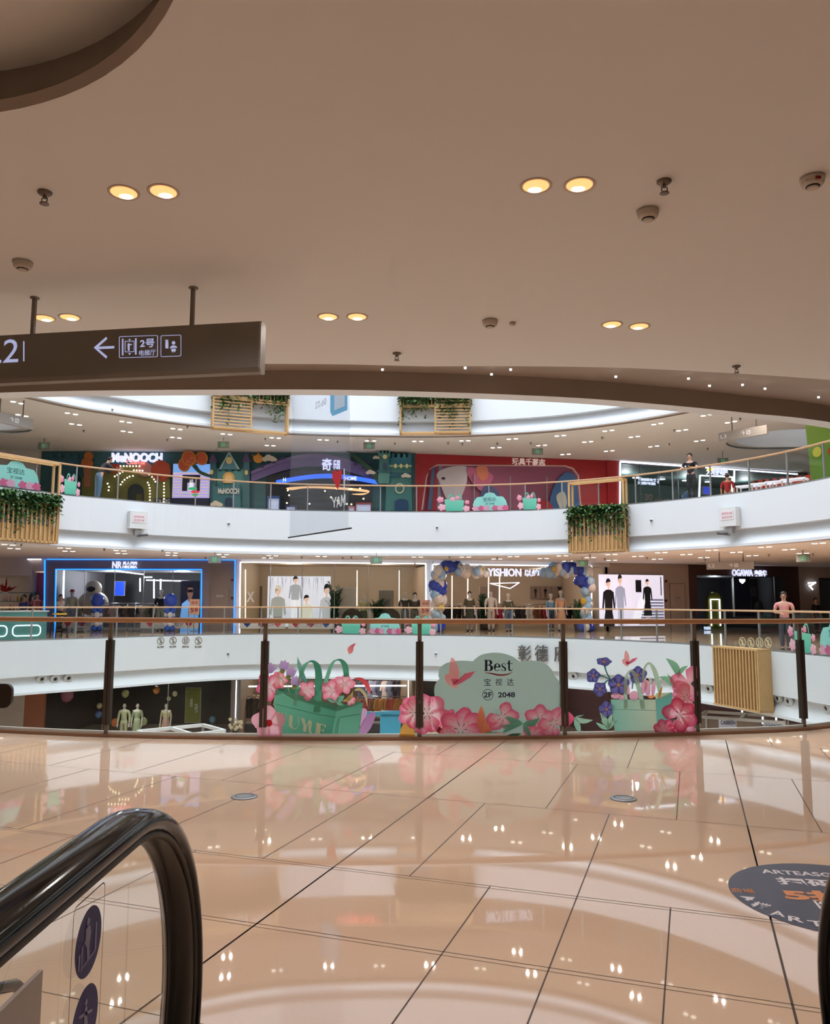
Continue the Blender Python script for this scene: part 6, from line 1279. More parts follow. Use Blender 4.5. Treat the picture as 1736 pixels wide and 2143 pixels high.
man(FB, 761, .7, 0, 'mannequin in yellow-green top in the glass shop front', h=1.7, top_=(206, 200, 140), bottom=(96, 110, 80), woman=True); man(FB, 847, .6, 0, 'mannequin with cream bucket hat and dark waistcoat', h=1.8, top_=(60, 58, 50), bottom=(120, 126, 130), hat=(226, 214, 190), sleeve=1); man(FB, 867.5, .5, 0, 'mannequin with black hair bun and dark top beside the bucket hat mannequin', h=1.78, top_=(70, 66, 62), bottom=(120, 110, 96), hair=True, woman=True)
# heart garlands along the foot of both windows
for k, (F, x0, x1, l) in enumerate(((FB, 135, 222, 'left pale banner strip with red hearts at the foot of the blue-lit shop'), (FB, 300, 420, 'right pale banner strip with red hearts at the foot of the blue-lit shop'), (FB, 505, 600, 'left pale banner strip with hearts at the foot of the glass shop'), (FB, 606, 700, 'right pale banner strip with hearts at the foot of the glass shop'))):
    a_, c_ = sx(F, x0), sx(F, x1); t = thing('heart_banner', l, 'banner', F.at((a_ + c_) / 2, -.12, .12)); w_ = c_ - a_; b = MB(); b.box(-w_ / 2, w_ / 2, 0, .02, 0, .42); b.build('board', WHITEP, t); b = MB(); n_ = max(3, int(w_ / .75))
    for i in range(n_):
        cx_ = -w_ / 2 + w_ * (i + .5) / n_; r = .17; P_ = [(cx_ + r * math.sin(u_) ** 3, .22 + r * (13 * math.cos(u_) - 5 * math.cos(2 * u_) - 2 * math.cos(3 * u_) - math.cos(4 * u_)) / 16) for u_ in [j * math.pi / 10 for j in range(20)]]
        b.plate(P_, -.006, 0, [(200, 50, 70), (232, 110, 140), (60, 90, 170)][(i + k) % 3])
    b.build('hearts', INK, t, recalc=False); text('甜蜜七夕', 'lettering', mat('grey_blue_print', (90, 96, 120), .5), t, -.1 * w_, .25 * w_, .12, .3, -.01, .002)
# YISHION shop with the balloon arch
y0_, y1_ = sx(FC, 906), min(FC.len, sx(FC, 1238)); ztc = FC.px(905, 1180)[1] - .05
wallpiece(FC, y0_, FC.len, ztc, Z, PALE); room(FC, y0_, FC.len - .25, 0, ztc, 6, BEIGE, e=95, col=WARM, nl=2)
strip(FC, [(904, 1330), (905.5, 1181), (1237, 1185)], LEDW, 'white light strip framing left and top of the balloon arch shop'); F9 = FC if sx(FC, 1238) <= FC.len else FD
strip(FC, [(1237.5, 1185.5), (1237, 1330)], LEDW, 'right vertical white light strip of the balloon arch shop')
sign(FC, '', 1020, 1128, 1188, 1206.5, LEDS, 'glowing white YISHION shop sign under the balloon arch', bold=.03, parts=[('YISHION', 0, .65, .0, .9, LEDS), ('以纯', .71, 1, 0, .85, LEDS)])
for x, y0 in ((945.5, 1205), (978.5, 1204), (1022, 1206), (1045, 1206)): strip(FC, [(x, y0), (x - .5, 1262 + (945.5 == x) * 40)], LEDWW, {945.5: 'first', 978.5: 'second', 1022: 'third', 1045: 'fourth'}[x] + ' warm vertical tube in the balloon arch shop', .02, 1.2)
strip(FC, [(1025, 1221), (1086, 1219.5), (1067, 1231.5), (1025, 1221)], LEDW, 'white triangular light hanging in the balloon arch shop', .018, 1.5)
for i, (x, l, kw) in enumerate(((982, 'mannequin with black top knot in dark dress, left in the balloon arch shop', dict(h=1.85, top_=(84, 80, 60), bottom=(60, 64, 54), hair=True, woman=True, skirt=.2)), (1027, 'mannequin in white printed T-shirt and pale trousers, balloon arch shop', dict(h=1.9, top_=(214, 206, 196), bottom=(190, 180, 168))), (1063, 'mannequin with pale cap and olive jacket, balloon arch shop', dict(h=1.75, top_=(84, 84, 66), bottom=(90, 110, 140), hat=(230, 210, 196), sleeve=2)), (1152, 'mannequin in light blue top and white cap, balloon arch shop', dict(h=1.75, top_=(120, 160, 190), bottom=(50, 60, 90), hat=(236, 230, 226), woman=True)), (1173, 'mannequin in peach dress and cream cap, balloon arch shop', dict(h=1.9, top_=(226, 176, 140), bottom=(220, 170, 136), hat=(236, 224, 206), woman=True, skirt=.25)))): man(FC, x, .7 + .2 * (i % 2), 0, l, **kw)
CL = [(40, 36, 40), (226, 220, 210), (200, 50, 80), (190, 40, 90), (60, 60, 66), (140, 84, 60), (210, 200, 190)]
for i, (x, n_, w__, cols, l) in enumerate(((960, 1.8, 1.7, [(36, 34, 38), (220, 214, 206), (60, 56, 60)], 'clothes rack with black and white tops left in the balloon arch shop'), (1090, 2.2, 3.2, CL, 'long clothes rack with red, black and white tops in the balloon arch shop'), (1195, 1.6, 1.4, [(36, 34, 38), (60, 56, 60)], 'clothes rack with black tops at the right of the balloon arch shop'), (1005, 3.0, 1.2, [(190, 170, 150), (80, 70, 60)], 'small clothes rack with beige tops behind the T-shirt mannequin'))): rack(FC, sx(FC, x, 1200, n_), n_, 0, w__, cols, l, l.replace('clothes rack with ', ''), 20 + i)
for i, (x0, x1) in enumerate(((1112, 1128), (1131, 1150), (1155, 1186))):
    t, w_, h = poster(FC, x0, x1, 1228, 1252, 5.8, ['narrow picture of a standing figure', 'middle picture of a standing figure', 'wide picture with a close-up head'][i] + ' on the back wall of the balloon arch shop', (190, 160, 140), INK); b = MB(); fig2d(b, 0, .02, h * (.95 if i < 2 else 1.6), (40, 34, 34), (60, 50, 46), y=-.01); b.v = [Vector((max(-w_ / 2, min(w_ / 2, v.x)), v.y, min(h, v.z))) for v in b.v]; b.build('figure', INK, t, recalc=False)
t, w_, h = poster(FC, 1005, 1040, 1229, 1330, 2.4, 'pale upright display board with palm leaves in the balloon arch shop', (206, 180, 160), INK); palm(FC, 1012, 2.2, 0, 1.8, 'palm in front of the pale display board', wd=.3); palm(FC, 1208, .9, 0, 1.6, 'round green topiary palm at the right of the balloon arch shop', m_=PLG2, wd=.35)
# balloon arch
rnd = random.Random(12); BC = [(150, 190, 224), (176, 208, 234), (232, 228, 224), (226, 214, 206)]; NVY = (22, 60, 176); GOLD = (206, 176, 60)
def arch(pts, w_, cnt, cl, grp, lab, rr=(.13, .3), side=None):
    P_ = smooth_pts([Vector(p) for p in pts], 10, False)
    for k in range(cnt):
        q = P_[int(rnd.uniform(0, len(P_) - 1))]; x = q.x + rnd.uniform(-w_, w_); y = q.y + rnd.uniform(-w_, w_); n_ = -.25 - rnd.uniform(0, .3); s_, z = FC.px(x, y, n_); r = rnd.uniform(*rr); z = min(z, HC - r - .03); z = max(z, r)
        balloon(FC.M @ Vector((s_, n_, z)), r, cl[rnd.randrange(len(cl))], lab, grp)
arch([(915, 1330), (918, 1290), (916, 1255), (914, 1220), (918, 1200)], 8, 46, BC, 'pale balloons, left leg of the arch', 'pale blue or white balloon in the left leg of the balloon arch')
arch([(922, 1195), (950, 1190), (985, 1196), (1015, 1198)], 6, 30, BC, 'pale balloons, top left of the arch', 'pale blue or white balloon in the top left of the balloon arch', (.12, .26))
arch([(1130, 1196), (1150, 1194), (1175, 1196), (1200, 1194), (1225, 1198)], 7, 34, BC, 'pale balloons, top right of the arch', 'pale blue or white balloon in the top right of the balloon arch', (.12, .28))
arch([(1225, 1200), (1230, 1230), (1228, 1260), (1226, 1290), (1230, 1325)], 7, 34, BC, 'pale balloons, right leg of the arch', 'pale blue or white balloon in the right leg of the balloon arch', (.12, .26))
for pts, c, l, w__, cnt in (([(935, 1186), (955, 1184)], NVY, 'deep blue balloon at the upper left corner of the balloon arch', 7, 12), ([(910, 1230), (928, 1232)], NVY, 'deep blue balloon halfway up the left leg of the balloon arch', 8, 10), ([(1183, 1186), (1210, 1190)], NVY, 'deep blue balloon at the upper right of the balloon arch', 6, 14), ([(1213, 1216), (1232, 1222)], NVY, 'deep blue balloon halfway up the right leg of the balloon arch', 6, 9), ([(915, 1315), (925, 1312)], NVY, 'deep blue balloon at the foot of the left leg of the arch', 7, 7), ([(1220, 1315), (1240, 1318)], NVY, 'deep blue balloon at the foot of the right leg of the arch', 7, 8)): arch(pts, w__, cnt, [c], l.replace('balloon at', 'balloons at').replace('balloon half', 'balloons half'), l, (.16, .3))
for i, (x, y) in enumerate(((932, 1191), (1007, 1193), (1157, 1192), (1220, 1258), (922, 1272))): s_, z = FC.px(x, y, -.6); balloon(FC.M @ Vector((s_, -.6, z)), .15, GOLD, 'gold balloon ' + ['at the upper left corner of the arch', 'at the top of the arch left of the white lettering', 'at the top of the arch right of the white lettering', 'in the right leg of the arch', 'low in the left leg of the arch'][i], None)
# fashion light box, door, dark shop
DP = mat('warm_grey_wall', (176, 160, 148), .6)
sA = 0; wallpiece(FD, 0, sx(FD, 1440), 0, Z, DP); F1 = FD
t, w_, h = poster(FD, 1254, 1387, 1203, 1310, -.10, 'bright white fashion light box with two black dresses and white stairs', (214, 210, 232), bg2=(232, 228, 244)); b = MB()
b.plate([(-.04 * w_, .02 * h), (.1 * w_, .02 * h), (.24 * w_, .62 * h), (.17 * w_, .62 * h)], -.012, 0, (236, 236, 248))
for i in range(9): z = (.03 + .058 * i) * h; b.plate([(.06 * w_ + .012 * w_ * i, z), (.49 * w_, z), (.49 * w_, z + .03 * h), (.06 * w_ + .012 * w_ * i, z + .03 * h)], -.01, 0, (92, 96, 120))
b.plate([(.06 * w_, .66 * h), (.15 * w_, .66 * h), (.15 * w_, .9 * h), (.06 * w_, .9 * h)], -.011, 0, (20, 18, 22)); b.plate([(.45 * w_, .6 * h), (.465 * w_, .6 * h), (.465 * w_, .97 * h), (.45 * w_, .97 * h)], -.011, 0, (20, 18, 22))
fig2d(b, .24 * w_, .1 * h, .82 * h, (22, 20, 22), (22, 20, 22), y=-.02, skirt=True, w_=.9); fig2d(b, -.36 * w_, -.28 * h, 1.2 * h, (24, 22, 24), (24, 22, 24), y=-.03, skirt=True, w_=.8); fig2d(b, -.18 * w_, -.25 * h, 1.25 * h, (150, 152, 172), (176, 178, 196), y=-.022, w_=.7)
b.v = [Vector((max(-w_ / 2, min(w_ / 2, v.x)), v.y, max(0, min(h, v.z)))) for v in b.v]; b.build('figures', LIT, t, recalc=False)
service_door(FD, 1400, 1430, 1222, 0, DP, '')
g0, g1 = sx(FD, 1440), min(FD.len, sx(FD, 1670)); o0, o1_ = sx(FD, 1457), sx(FD, 1646); zo = FD.px(1550, 1205)[1]
wallpiece(FD, g0, o0, 0, Z, DBROWN); wallpiece(FD, o0, o1_, zo, Z, DBROWN); wallpiece(FD, o1_, g1, 0, Z, DBROWN); room(FD, o0, o1_, 0, zo, 5, DARKS, e=70, col=COOL); window(FD, o0, o1_, 0, zo, .06, [sx(FD, 1620)])
sign(FD, '', 1531, 1603, 1192, 1206, LEDS, 'glowing white OGAWA shop sign on the dark shop front', parts=[('OGAWA', 0, .6, 0, 1, LEDS), ('奥佳华', .64, 1, 0, .95, LEDS)], bold=.03)
t = thing('green_arch_display', 'olive green arch display with glowing tube inside the dark shop', 'display', place(FD, 1495, 1262, 0, .8)); b = MB(); A_ = [(-.42, 0), (.42, 0)] + circ(0, 1.5, .42, 14, None, 0, math.pi); b.plate(A_, 0, .2); b.build('arch', mat('olive_green_lacquer', (120, 124, 40), .5), t)
b = MB(); b.bar((-.27, -.03, .2), (-.27, -.03, 1.55), .05); b.bar((-.27, -.03, 1.55), (.27, -.03, 1.55), .05); b.bar((.27, -.03, 1.55), (.27, -.03, .2), .05); b.build('light_tube', LEDW, t)
poster(FD, 1538, 1568, 1207, 1290, 1.5, 'dim blue grey display wall inside the dark shop', (60, 64, 90), INK)[0]; t, w_, h = poster(FD, 1536, 1586, 1212, 1290, 2.2, 'poster with rows of grey text inside the dark shop', (84, 82, 96), INK); b = MB()
for i in range(5): b.plate([(-.05 * w_, h * (.75 - .05 * i)), (.4 * w_, h * (.75 - .05 * i)), (.4 * w_, h * (.775 - .05 * i)), (-.05 * w_, h * (.775 - .05 * i))], -.01, 0, (140, 136, 146))
b.build('lines', INK, t, recalc=False)
t = thing('shield_light', 'small glowing lilac shield light in the dark shop', 'light', FD.at(*[(lambda q: q[0])(FD.px(1553, 1216, .3)), .3, FD.px(1553, 1216, .3)[1]])); b = MB(); b.plate([(-.18, .1), (.18, .1), (.16, -.02), (0, -.14), (-.16, -.02)], 0, .04); b.build('lens', LEDW, t); b = MB(); b.cyl((0, .03, .1), (0, .03, .35), .008, seg=6); b.build('cord', BLACKM, t)
t = sign(FD, '', 1462, 1496, 1311, 1326, mat('cyan_white_led', (120, 190, 230), .5, emit=1.0, ecol=(130, 210, 255)), 'small glowing cyan lettering low at the left of the dark shop', parts=[('智能', .3, .7, .55, 1, LEDS), ('按摩机器人', 0, 1, 0, .48, mat('cyan_white_led', (120, 190, 230), .5, emit=1.0))], n=.3)
t = thing('massage_chair', 'dark massage chair inside the dark shop', 'chair', place(FD, 1600, 1262, 0, 1.6)); b = MB(); b.ball((0, 0, .45), .5, 12, 8, (.8, 1, .6)); b.ball((0, .45, .95), .42, 12, 8, (.8, .5, 1.3)); b.build('shell', BLACKM, t); b = MB(); b.ball((-.4, -.1, .65), .2, 10, 8, (.5, 1.8, .8)); b.ball((.4, -.1, .65), .2, 10, 8, (.5, 1.8, .8)); b.build('armrests', DARKS, t)
# right end
wallpiece(FD, g1, FD.len, 0, Z, DP); r0, r1 = sx(FE, 1692), FE.len; wallpiece(FE, 0, max(.3, r0), 0, Z, DP); wallpiece(FE, max(.3, r0), r1, 2.7, Z, DP); room(FE, max(.3, r0), r1, 0, 2.7, 4, DARKS, e=40); window(FE, max(.3, r0), r1, 0, 2.7, .06)
Fx = pick(1698); strip(Fx, [(1690, 1220), (1706, 1219), (1695, 1226), (1692, 1225), (1700, 1234)], LEDW, 'white neon angle sign at the right edge', .03, -.1, 'neon_sign')

# ================================================================ level above (L3)
Z3 = LV + HC; TEAL = mat('teal_mural_wall', (66, 112, 118), .7, noise=(.6, (52, 92, 104)))
wallpiece(FB, sx(FB, 84, 1000), FB.len, LV, Z3, TEAL); wallpiece(FB, 0, sx(FB, 84, 1000), LV, Z3, PALE); wallpiece(FA, 0, FA.len, LV, Z3, PALE)
def q3(x, y, n=-.1, F=FB): return F.px(x, y, n)
def relief(name, label, cat, pieces, n=-.1, F=FB, group=None, y_=None):
    """pieces: (part name, outline in picture points, colour, smooth, thickness[, depth shift])"""
    al = [p for pc in pieces for p in pc[1]]; cx_ = sum(p[0] for p in al) / len(al); by = max(p[1] for p in al); s_, z = F.px(cx_, by, n); z = max(z, y_ if y_ is not None else z); t = thing(name, label, cat, F.at(s_, n, z), group)
    for k, pc in enumerate(pieces):
        pts = [F.px(x, y, n) for x, y in pc[1]]; pts = [(a - s_, max(c - z, 0.0)) for a, c in pts]
        if pc[3]: pts = [(v.x, v.y) for v in smooth_pts([Vector(p) for p in pts], 4)]
        sh = pc[5] if len(pc) > 5 else -.02 * k; b = MB(); b.plate(pts, sh - pc[4], pc[4] + .005); b.build(pc[0], mat('paint_%d_%d_%d' % pc[2], pc[2], .6) if isinstance(pc[2], tuple) else pc[2], t)
    return t
def disc(cx_, cy_, rx, ry=None, n=16): ry = ry or rx; return [(cx_ + rx * math.cos(2 * math.pi * k / n), cy_ + ry * math.sin(2 * math.pi * k / n)) for k in range(n)]
def cren(x0, x1, y0, y1, n, d): # crenellated top
    o = [(x0, y1)]; w_ = (x1 - x0) / (2 * n - 1)
    for i in range(n): a_ = x0 + 2 * i * w_; o += [(a_, y0), (a_ + w_, y0)] + ([(a_ + w_, y0 + d), (a_ + 2 * w_, y0 + d)] if i < n - 1 else [])
    return o + [(x1, y1)]
DT, MT, LT = (48, 94, 112), (76, 138, 142), (124, 180, 168)
relief('castle_relief', 'dark teal castle wall relief with battlements at the left end of the mural', 'wall relief', [('wall', cren(103, 164, 950, 1040, 4, 8), DT, False, .06), ('band', [(103, 962), (164, 966), (164, 970), (103, 966)], LT, False, .02)])
relief('flower_relief', 'pair of orange ball flowers left of the white lettering', 'wall relief', [('ball', disc(187, 955, 9), (196, 116, 58), False, .12), ('ball', disc(184, 971, 12), (186, 104, 52), False, .12), ('stem', [(176, 980), (192, 982), (190, 1020), (178, 1020)], (170, 112, 84), False, .05)])
relief('cave_relief', 'olive green cave mural with arched bulbs', 'wall relief', [('hill', [(172, 1062), (172, 1000), (185, 985), (215, 978), (240, 974), (355, 974), (358, 1062)], (116, 118, 70), False, .05), ('doorway', [(268, 1062), (268, 1030)] + [(285 + 17 * math.cos(a_), 1030 - 17 * math.sin(a_)) for a_ in [math.pi - k * math.pi / 8 for k in range(9)]] + [(302, 1062)], (50, 62, 68), False, .05), ('door', [(272, 1062), (272, 1034), (284, 1034), (284, 1062)], (40, 44, 46), False, .02), ('door', [(286, 1062), (286, 1034), (298, 1034), (298, 1062)], (96, 92, 52), False, .02)])
BULBM = mat('show_bulb', (255, 240, 200), .5, emit=3, ecol=(255, 232, 190)); bm_me = None
bl = [(252 + i * 6.6, 975.5) for i in range(7)] + [(240 + 5.5 * i, 997 - 3.2 * i) for i in range(4)] + [(252.5, 1014), (256, 1008.5), (260.5, 1004), (266, 1000), (271, 997.5), (278, 996)] + [(309, 1010), (311.5, 1015), (313, 1021)] + [(313.5, 1027 + 6.5 * i) for i in range(4)] + [(312, 993), (318, 998), (322, 1003), (325, 1008)] + [(343, 1011 + 6.6 * i) for i in range(7)] + [(225, 1012), (228, 1019), (227, 1026)] + [(280 + 6 * i, 984 + .4 * i) for i in range(4)]
for i, (x, y) in enumerate(bl):
    s_, z = q3(x, y, -.28)
    if bm_me is None: o = MB().ball((0, 0, 0), .04, 8, 6).build('light_bulb', BULBM); bm_me = o; k = MB(); k.cyl((0, .03, 0), (0, .09, 0), .025, seg=6); k.build('socket', BLACKM, o)
    else: o = bm_me.copy(); COL.objects.link(o); c = bm_me.children[0].copy(); COL.objects.link(c); c.parent = o
    o.matrix_world = FB.at(s_, -.28, z); tag(o, 'small warm bulb outlining the arches of the olive cave mural', 'light bulb', 'bulbs of the cave mural')
sign(FB, '', 234, 340, 948, 968, LEDS, 'big glowing white MeNOOCH letters on the teal mural', n=-.2, bold=.05, parts=[('MeNOOCH', 0, 1, 0, 1, LEDS)], d=.1)
sign(FB, 'Clama', 265, 303, 963, 972, mat('pink_neon', (240, 120, 120), .5, emit=1.5, ecol=(255, 120, 110)), 'small pink neon script under the MeNOOCH letters', n=-.35, bold=0)
relief('banner_relief', 'orange red awning panel under the MeNOOCH letters', 'wall relief', [('panel', [(222, 972), (250, 972), (252, 990), (220, 990)], (188, 66, 42), False, .12)], -.12)
relief('ball_relief', 'pink polka-dot ball decoration right of the MeNOOCH letters', 'wall relief', [('ball', disc(305, 983, 15), (200, 150, 150), False, .15)] + [('dot', disc(297 + 8 * (i % 3), 976 + 7 * (i // 3), 1.6, None, 8), (226, 120, 130), False, .01) for i in range(6)], -.12)
relief('ball_relief', 'large orange polka-dot ball decoration with yellow cap', 'wall relief', [('ball', disc(338, 986, 20, 22), (190, 84, 62), False, .18), ('cap', disc(345, 977, 12, 9), (204, 140, 60), True, .04)] + [('dot', disc(326 + 9 * (i % 4), 990 + 7 * (i // 4), 1.5, None, 8), (236, 220, 190), False, .01) for i in range(7)], -.14)
# led screen
t, w_, h = poster(FB, 360, 440, 971, 1042, -.16, 'large lit screen with lilac, yellow and cyan stripes on the mural', (150, 140, 214), cat='screen'); b = MB()
for i in range(24): z = h * (i + .15) / 24; c = (60, 170, 226) if i > 17 else ((206, 190, 130) if i % 2 else (170, 160, 226)); b.plate([(-w_ / 2, z), (w_ / 2, z), (w_ / 2, z + h * .022), (-w_ / 2, z + h * .022)], -.008, 0, c)
b.plate([(-.24 * w_, .2 * h), (-.1 * w_, .2 * h), (-.1 * w_, .45 * h), (.1 * w_, .45 * h), (.1 * w_, .2 * h), (.24 * w_, .2 * h), (.24 * w_, .68 * h), (-.24 * w_, .68 * h)], -.012, 0, (14, 14, 20)); b.plate([(-.05 * w_, .22 * h), (.06 * w_, .2 * h), (.05 * w_, .55 * h), (-.04 * w_, .55 * h)], -.012, 0, (226, 226, 240)); b.plate(circ(.05 * w_, .27 * h, .12 * w_, 12, .05 * h), -.016, 0, (40, 170, 110)); b.plate(circ(.12 * w_, .18 * h, .12 * w_, 12, .045 * h), -.017, 0, (214, 40, 60)); b.plate(circ(.12 * w_, .09 * h, .09 * w_, 12, .035 * h), -.018, 0, (40, 160, 100)); b.build('picture', LIT, t, recalc=False)
relief('skirting_relief', 'dark blue base panel with DUSIG lettering and light blue swirl', 'wall relief', [('panel', [(325, 1043), (440, 1043), (440, 1070), (325, 1070)], (34, 42, 70), False, .08), ('swirl', [(356, 1056), (362, 1047), (372, 1046), (383, 1052), (374, 1051), (366, 1054), (362, 1058)], (150, 180, 220), True, .02), ('arc', [(372, 1058), (385, 1051), (395, 1056), (392, 1062), (375, 1062)], (190, 50, 50), True, .02)], -.14, y_=LV)
sign(FB, 'DUSIG', 328, 355, 1045, 1053, WHITEP, 'white DUSIG letters low on the mural', n=-.3, d=.02)
OR1, OR2 = (206, 130, 50), (190, 90, 58)
relief('flower_relief', 'cluster of three large orange disc flowers with green stem above the screen', 'wall relief', [('stem', [(402, 975), (410, 972), (420, 985), (440, 994), (440, 999), (418, 992)], (34, 76, 58), True, .06), ('disc', disc(423, 960, 13, 14), OR1, False, .14), ('disc_face', disc(423, 960, 10, 11), OR2, False, .02, -.16), ('disc', disc(387, 974, 12, 14), OR1, False, .16), ('disc_face', disc(387, 974, 9, 11), OR2, False, .02, -.24), ('disc', disc(398, 961, 15, 16), OR1, False, .18), ('disc_face', disc(398, 961, 12, 13), OR2, False, .02, -.28)] + [('petal_line', [(398 + 3 * math.cos(a_), 962 + 3 * math.sin(a_)), (398 + 9 * math.cos(a_), 962 + 9 * math.sin(a_)), (399 + 9 * math.cos(a_), 963 + 9 * math.sin(a_))], (240, 210, 170), False, .01, -.31) for a_ in (-.2, .6, 1.3, 2.0)], -.3)
# middle castle
relief('castle_relief', 'middle teal turreted house relief with arched window and white lettering', 'wall relief', [('body', cren(452, 511, 982, 1070, 5, 5), MT, False, .12), ('tower', [(442, 1070), (442, 968), (455, 968), (455, 1070)], (50, 98, 108), False, .2), ('tower', [(511, 1070), (511, 968), (524, 968), (524, 1070)], (50, 98, 108), False, .2), ('tower_roof', [(439, 969), (448, 951), (458, 969)], (82, 66, 110), False, .22), ('tower_roof', [(508, 969), (517, 951), (527, 969)], (82, 66, 110), False, .22), ('gable', [(463, 984), (482, 950), (502, 984)], (70, 122, 140), False, .16), ('gable_trim', [(461, 984), (482, 947), (504, 984), (500, 984), (482, 952), (465, 984)], (150, 190, 190), False, .18), ('emblem', disc(482, 966, 6.5, 7.5), (216, 196, 140), False, .04, -.26), ('window', [(468, 1012), (468, 1000)] + [(480 + 12 * math.cos(a_), 1000 - 11 * math.sin(a_)) for a_ in [math.pi - k * math.pi / 8 for k in range(9)]] + [(492, 1012)], (206, 164, 90), False, .04, -.14), ('window_light', [(472, 1012), (472, 1002)] + [(480 + 8 * math.cos(a_), 1002 - 8 * math.sin(a_)) for a_ in [math.pi - k * math.pi / 8 for k in range(9)]] + [(488, 1012)], (232, 200, 140), False, .03, -.17), ('porch', cren(448, 506, 1016, 1070, 6, 4), (62, 116, 128), False, .1, -.22), ('doorway', [(474, 1070), (474, 1050)] + [(482 + 8 * math.cos(a_), 1050 - 7 * math.sin(a_)) for a_ in [math.pi - k * math.pi / 8 for k in range(9)]] + [(490, 1070)], (30, 56, 84), False, .03, -.34), ('tower_window', disc(446, 990, 3.5, 5), (216, 200, 130), False, .02, -.3), ('tower_window', disc(518, 991, 3.5, 5), (216, 200, 130), False, .02, -.3)], -.12, y_=LV)
sign(FB, 'MeNOOCH', 456, 500, 1022, 1033.5, WHITEP, 'white MeNOOCH lettering on the middle turreted house', n=-.5, bold=.04, d=.03)
CLD = (214, 204, 184)
def cloud_relief(x, y, w_, l, n=-.3): relief('cloud_relief', l, 'wall relief', [('puff', disc(x + dx * w_, y + dy * w_, r * w_, r * w_ * .85), CLD, False, .1, -.01 * k) for k, (dx, dy, r) in enumerate(((-.5, .1, .38), (0, -.1, .5), (.5, .05, .42), (.9, .15, .28)))], n)
cloud_relief(452, 1055, 13, 'cream cloud relief at the foot of the middle house', -.6)
relief('sun_relief', 'orange half sun relief behind a cream cloud', 'wall relief', [('ray', [(527, 950), (535, 956), (530, 960)], (214, 130, 60), False, .04), ('ray', [(540, 944), (544, 953), (538, 953)], (214, 130, 60), False, .04), ('sun', disc(541, 961, 10, 9), (216, 150, 60), False, .1)], -.12); cloud_relief(562, 960, 15, 'cream cloud relief beside the orange sun', -.3)
PUR = (104, 92, 142)
def arcband(x0, x1, yb, yt, t0, n=16): return [(x0 + (x1 - x0) * k / n, yb - (yb - yt) * math.sin(math.pi * k / n)) for k in range(n + 1)] + [(x1 - (x1 - x0) * k / n, yb + t0 - (yb - yt) * math.sin(math.pi * k / n)) for k in range(n + 1)]
relief('bridge_relief', 'purple arched bridge relief over the blue-lit entrance', 'wall relief', [('arch', arcband(526, 790, 992, 958, 18), PUR, False, .12), ('parapet', arcband(526, 790, 988, 951, 7), (112, 98, 148), False, .16)] + [('brick', [(x, y), (x + 9, y - .6), (x + 9, y + 5), (x, y + 5.6)], (70, 62, 104), False, .01, -.20) for x, y in [(545, 975), (570, 966), (740, 970), (757, 977), (765, 966), (735, 958), (588, 958)]], -.1)
relief('vine_relief', 'dark green vine relief crossing the purple bridge', 'wall relief', [('vine', [(725, 946), (732, 946), (760, 965), (782, 985), (800, 1012), (792, 1016), (775, 992), (752, 970)], (38, 76, 52), True, .1)], -.3)
# entrance
e0, e1 = sx(FB, 556, 1030), sx(FB, 778, 1030)
relief('entrance_opening', 'dark arched play shop entrance under the purple bridge', 'shop entrance', [('opening', [(556, 1070), (556, 1005)] + [(667 + 111 * math.cos(a_), 1005 - 24 * math.sin(a_)) for a_ in [math.pi - k * math.pi / 14 for k in range(15)]] + [(778, 1070)], (22, 26, 36), False, .02), ('light_wave', [(600, 1021), (640, 1018), (700, 1019), (770, 1026), (760, 1036), (735, 1034), (770, 1031), (700, 1024), (640, 1022), (610, 1026)], mat('warm_light_wave', (255, 200, 140), .5, emit=.8, ecol=(255, 196, 140)), True, .02)], -.17, y_=LV)
BLS = mat('blue_lit_panel', (40, 90, 210), .5, emit=1.0, ecol=(50, 110, 240))
t = relief('arched_light_box', 'curved blue lit band over the play shop entrance', 'sign', [('panel', [(578 + 212 * k / 16, 1006 - 14 * math.sin(math.pi * k / 16)) for k in range(17)] + [(790 - 212 * k / 16, 1014 - 13 * math.sin(math.pi * k / 16)) for k in range(17)], BLS, False, .1)], -.3)
sign(FB, 'HOME', 722, 746, 997, 1005.5, LEDS, 'white HOME lettering on the curved blue band', n=-.45, d=.02, bold=.03); sign(FB, 'H', 592, 598, 1000, 1008, LEDS, 'white H letter at the left end of the blue band', n=-.45, d=.02, bold=.03)
sign(FB, '', 673, 711, 960, 985, LEDS, 'glowing white characters above the entrance, seen through the film banner', n=-.25, parts=[('奇', 0, .55, 0, 1, LEDS), ('乐园', .62, 1, .1, .9, LEDS)])
rnd = random.Random(5)
for i in range(14):
    x, y = 600 + rnd.uniform(0, 170), 1018 + rnd.uniform(0, 40); s_, z = q3(x, y, -.24)
    o = bm_me.copy(); COL.objects.link(o); c = bm_me.children[0].copy(); COL.objects.link(c); c.parent = o; o.matrix_world = FB.at(s_, -.28, z); tag(o, 'small warm lamp inside the play shop entrance', 'light bulb', 'lamps in the play shop entrance')
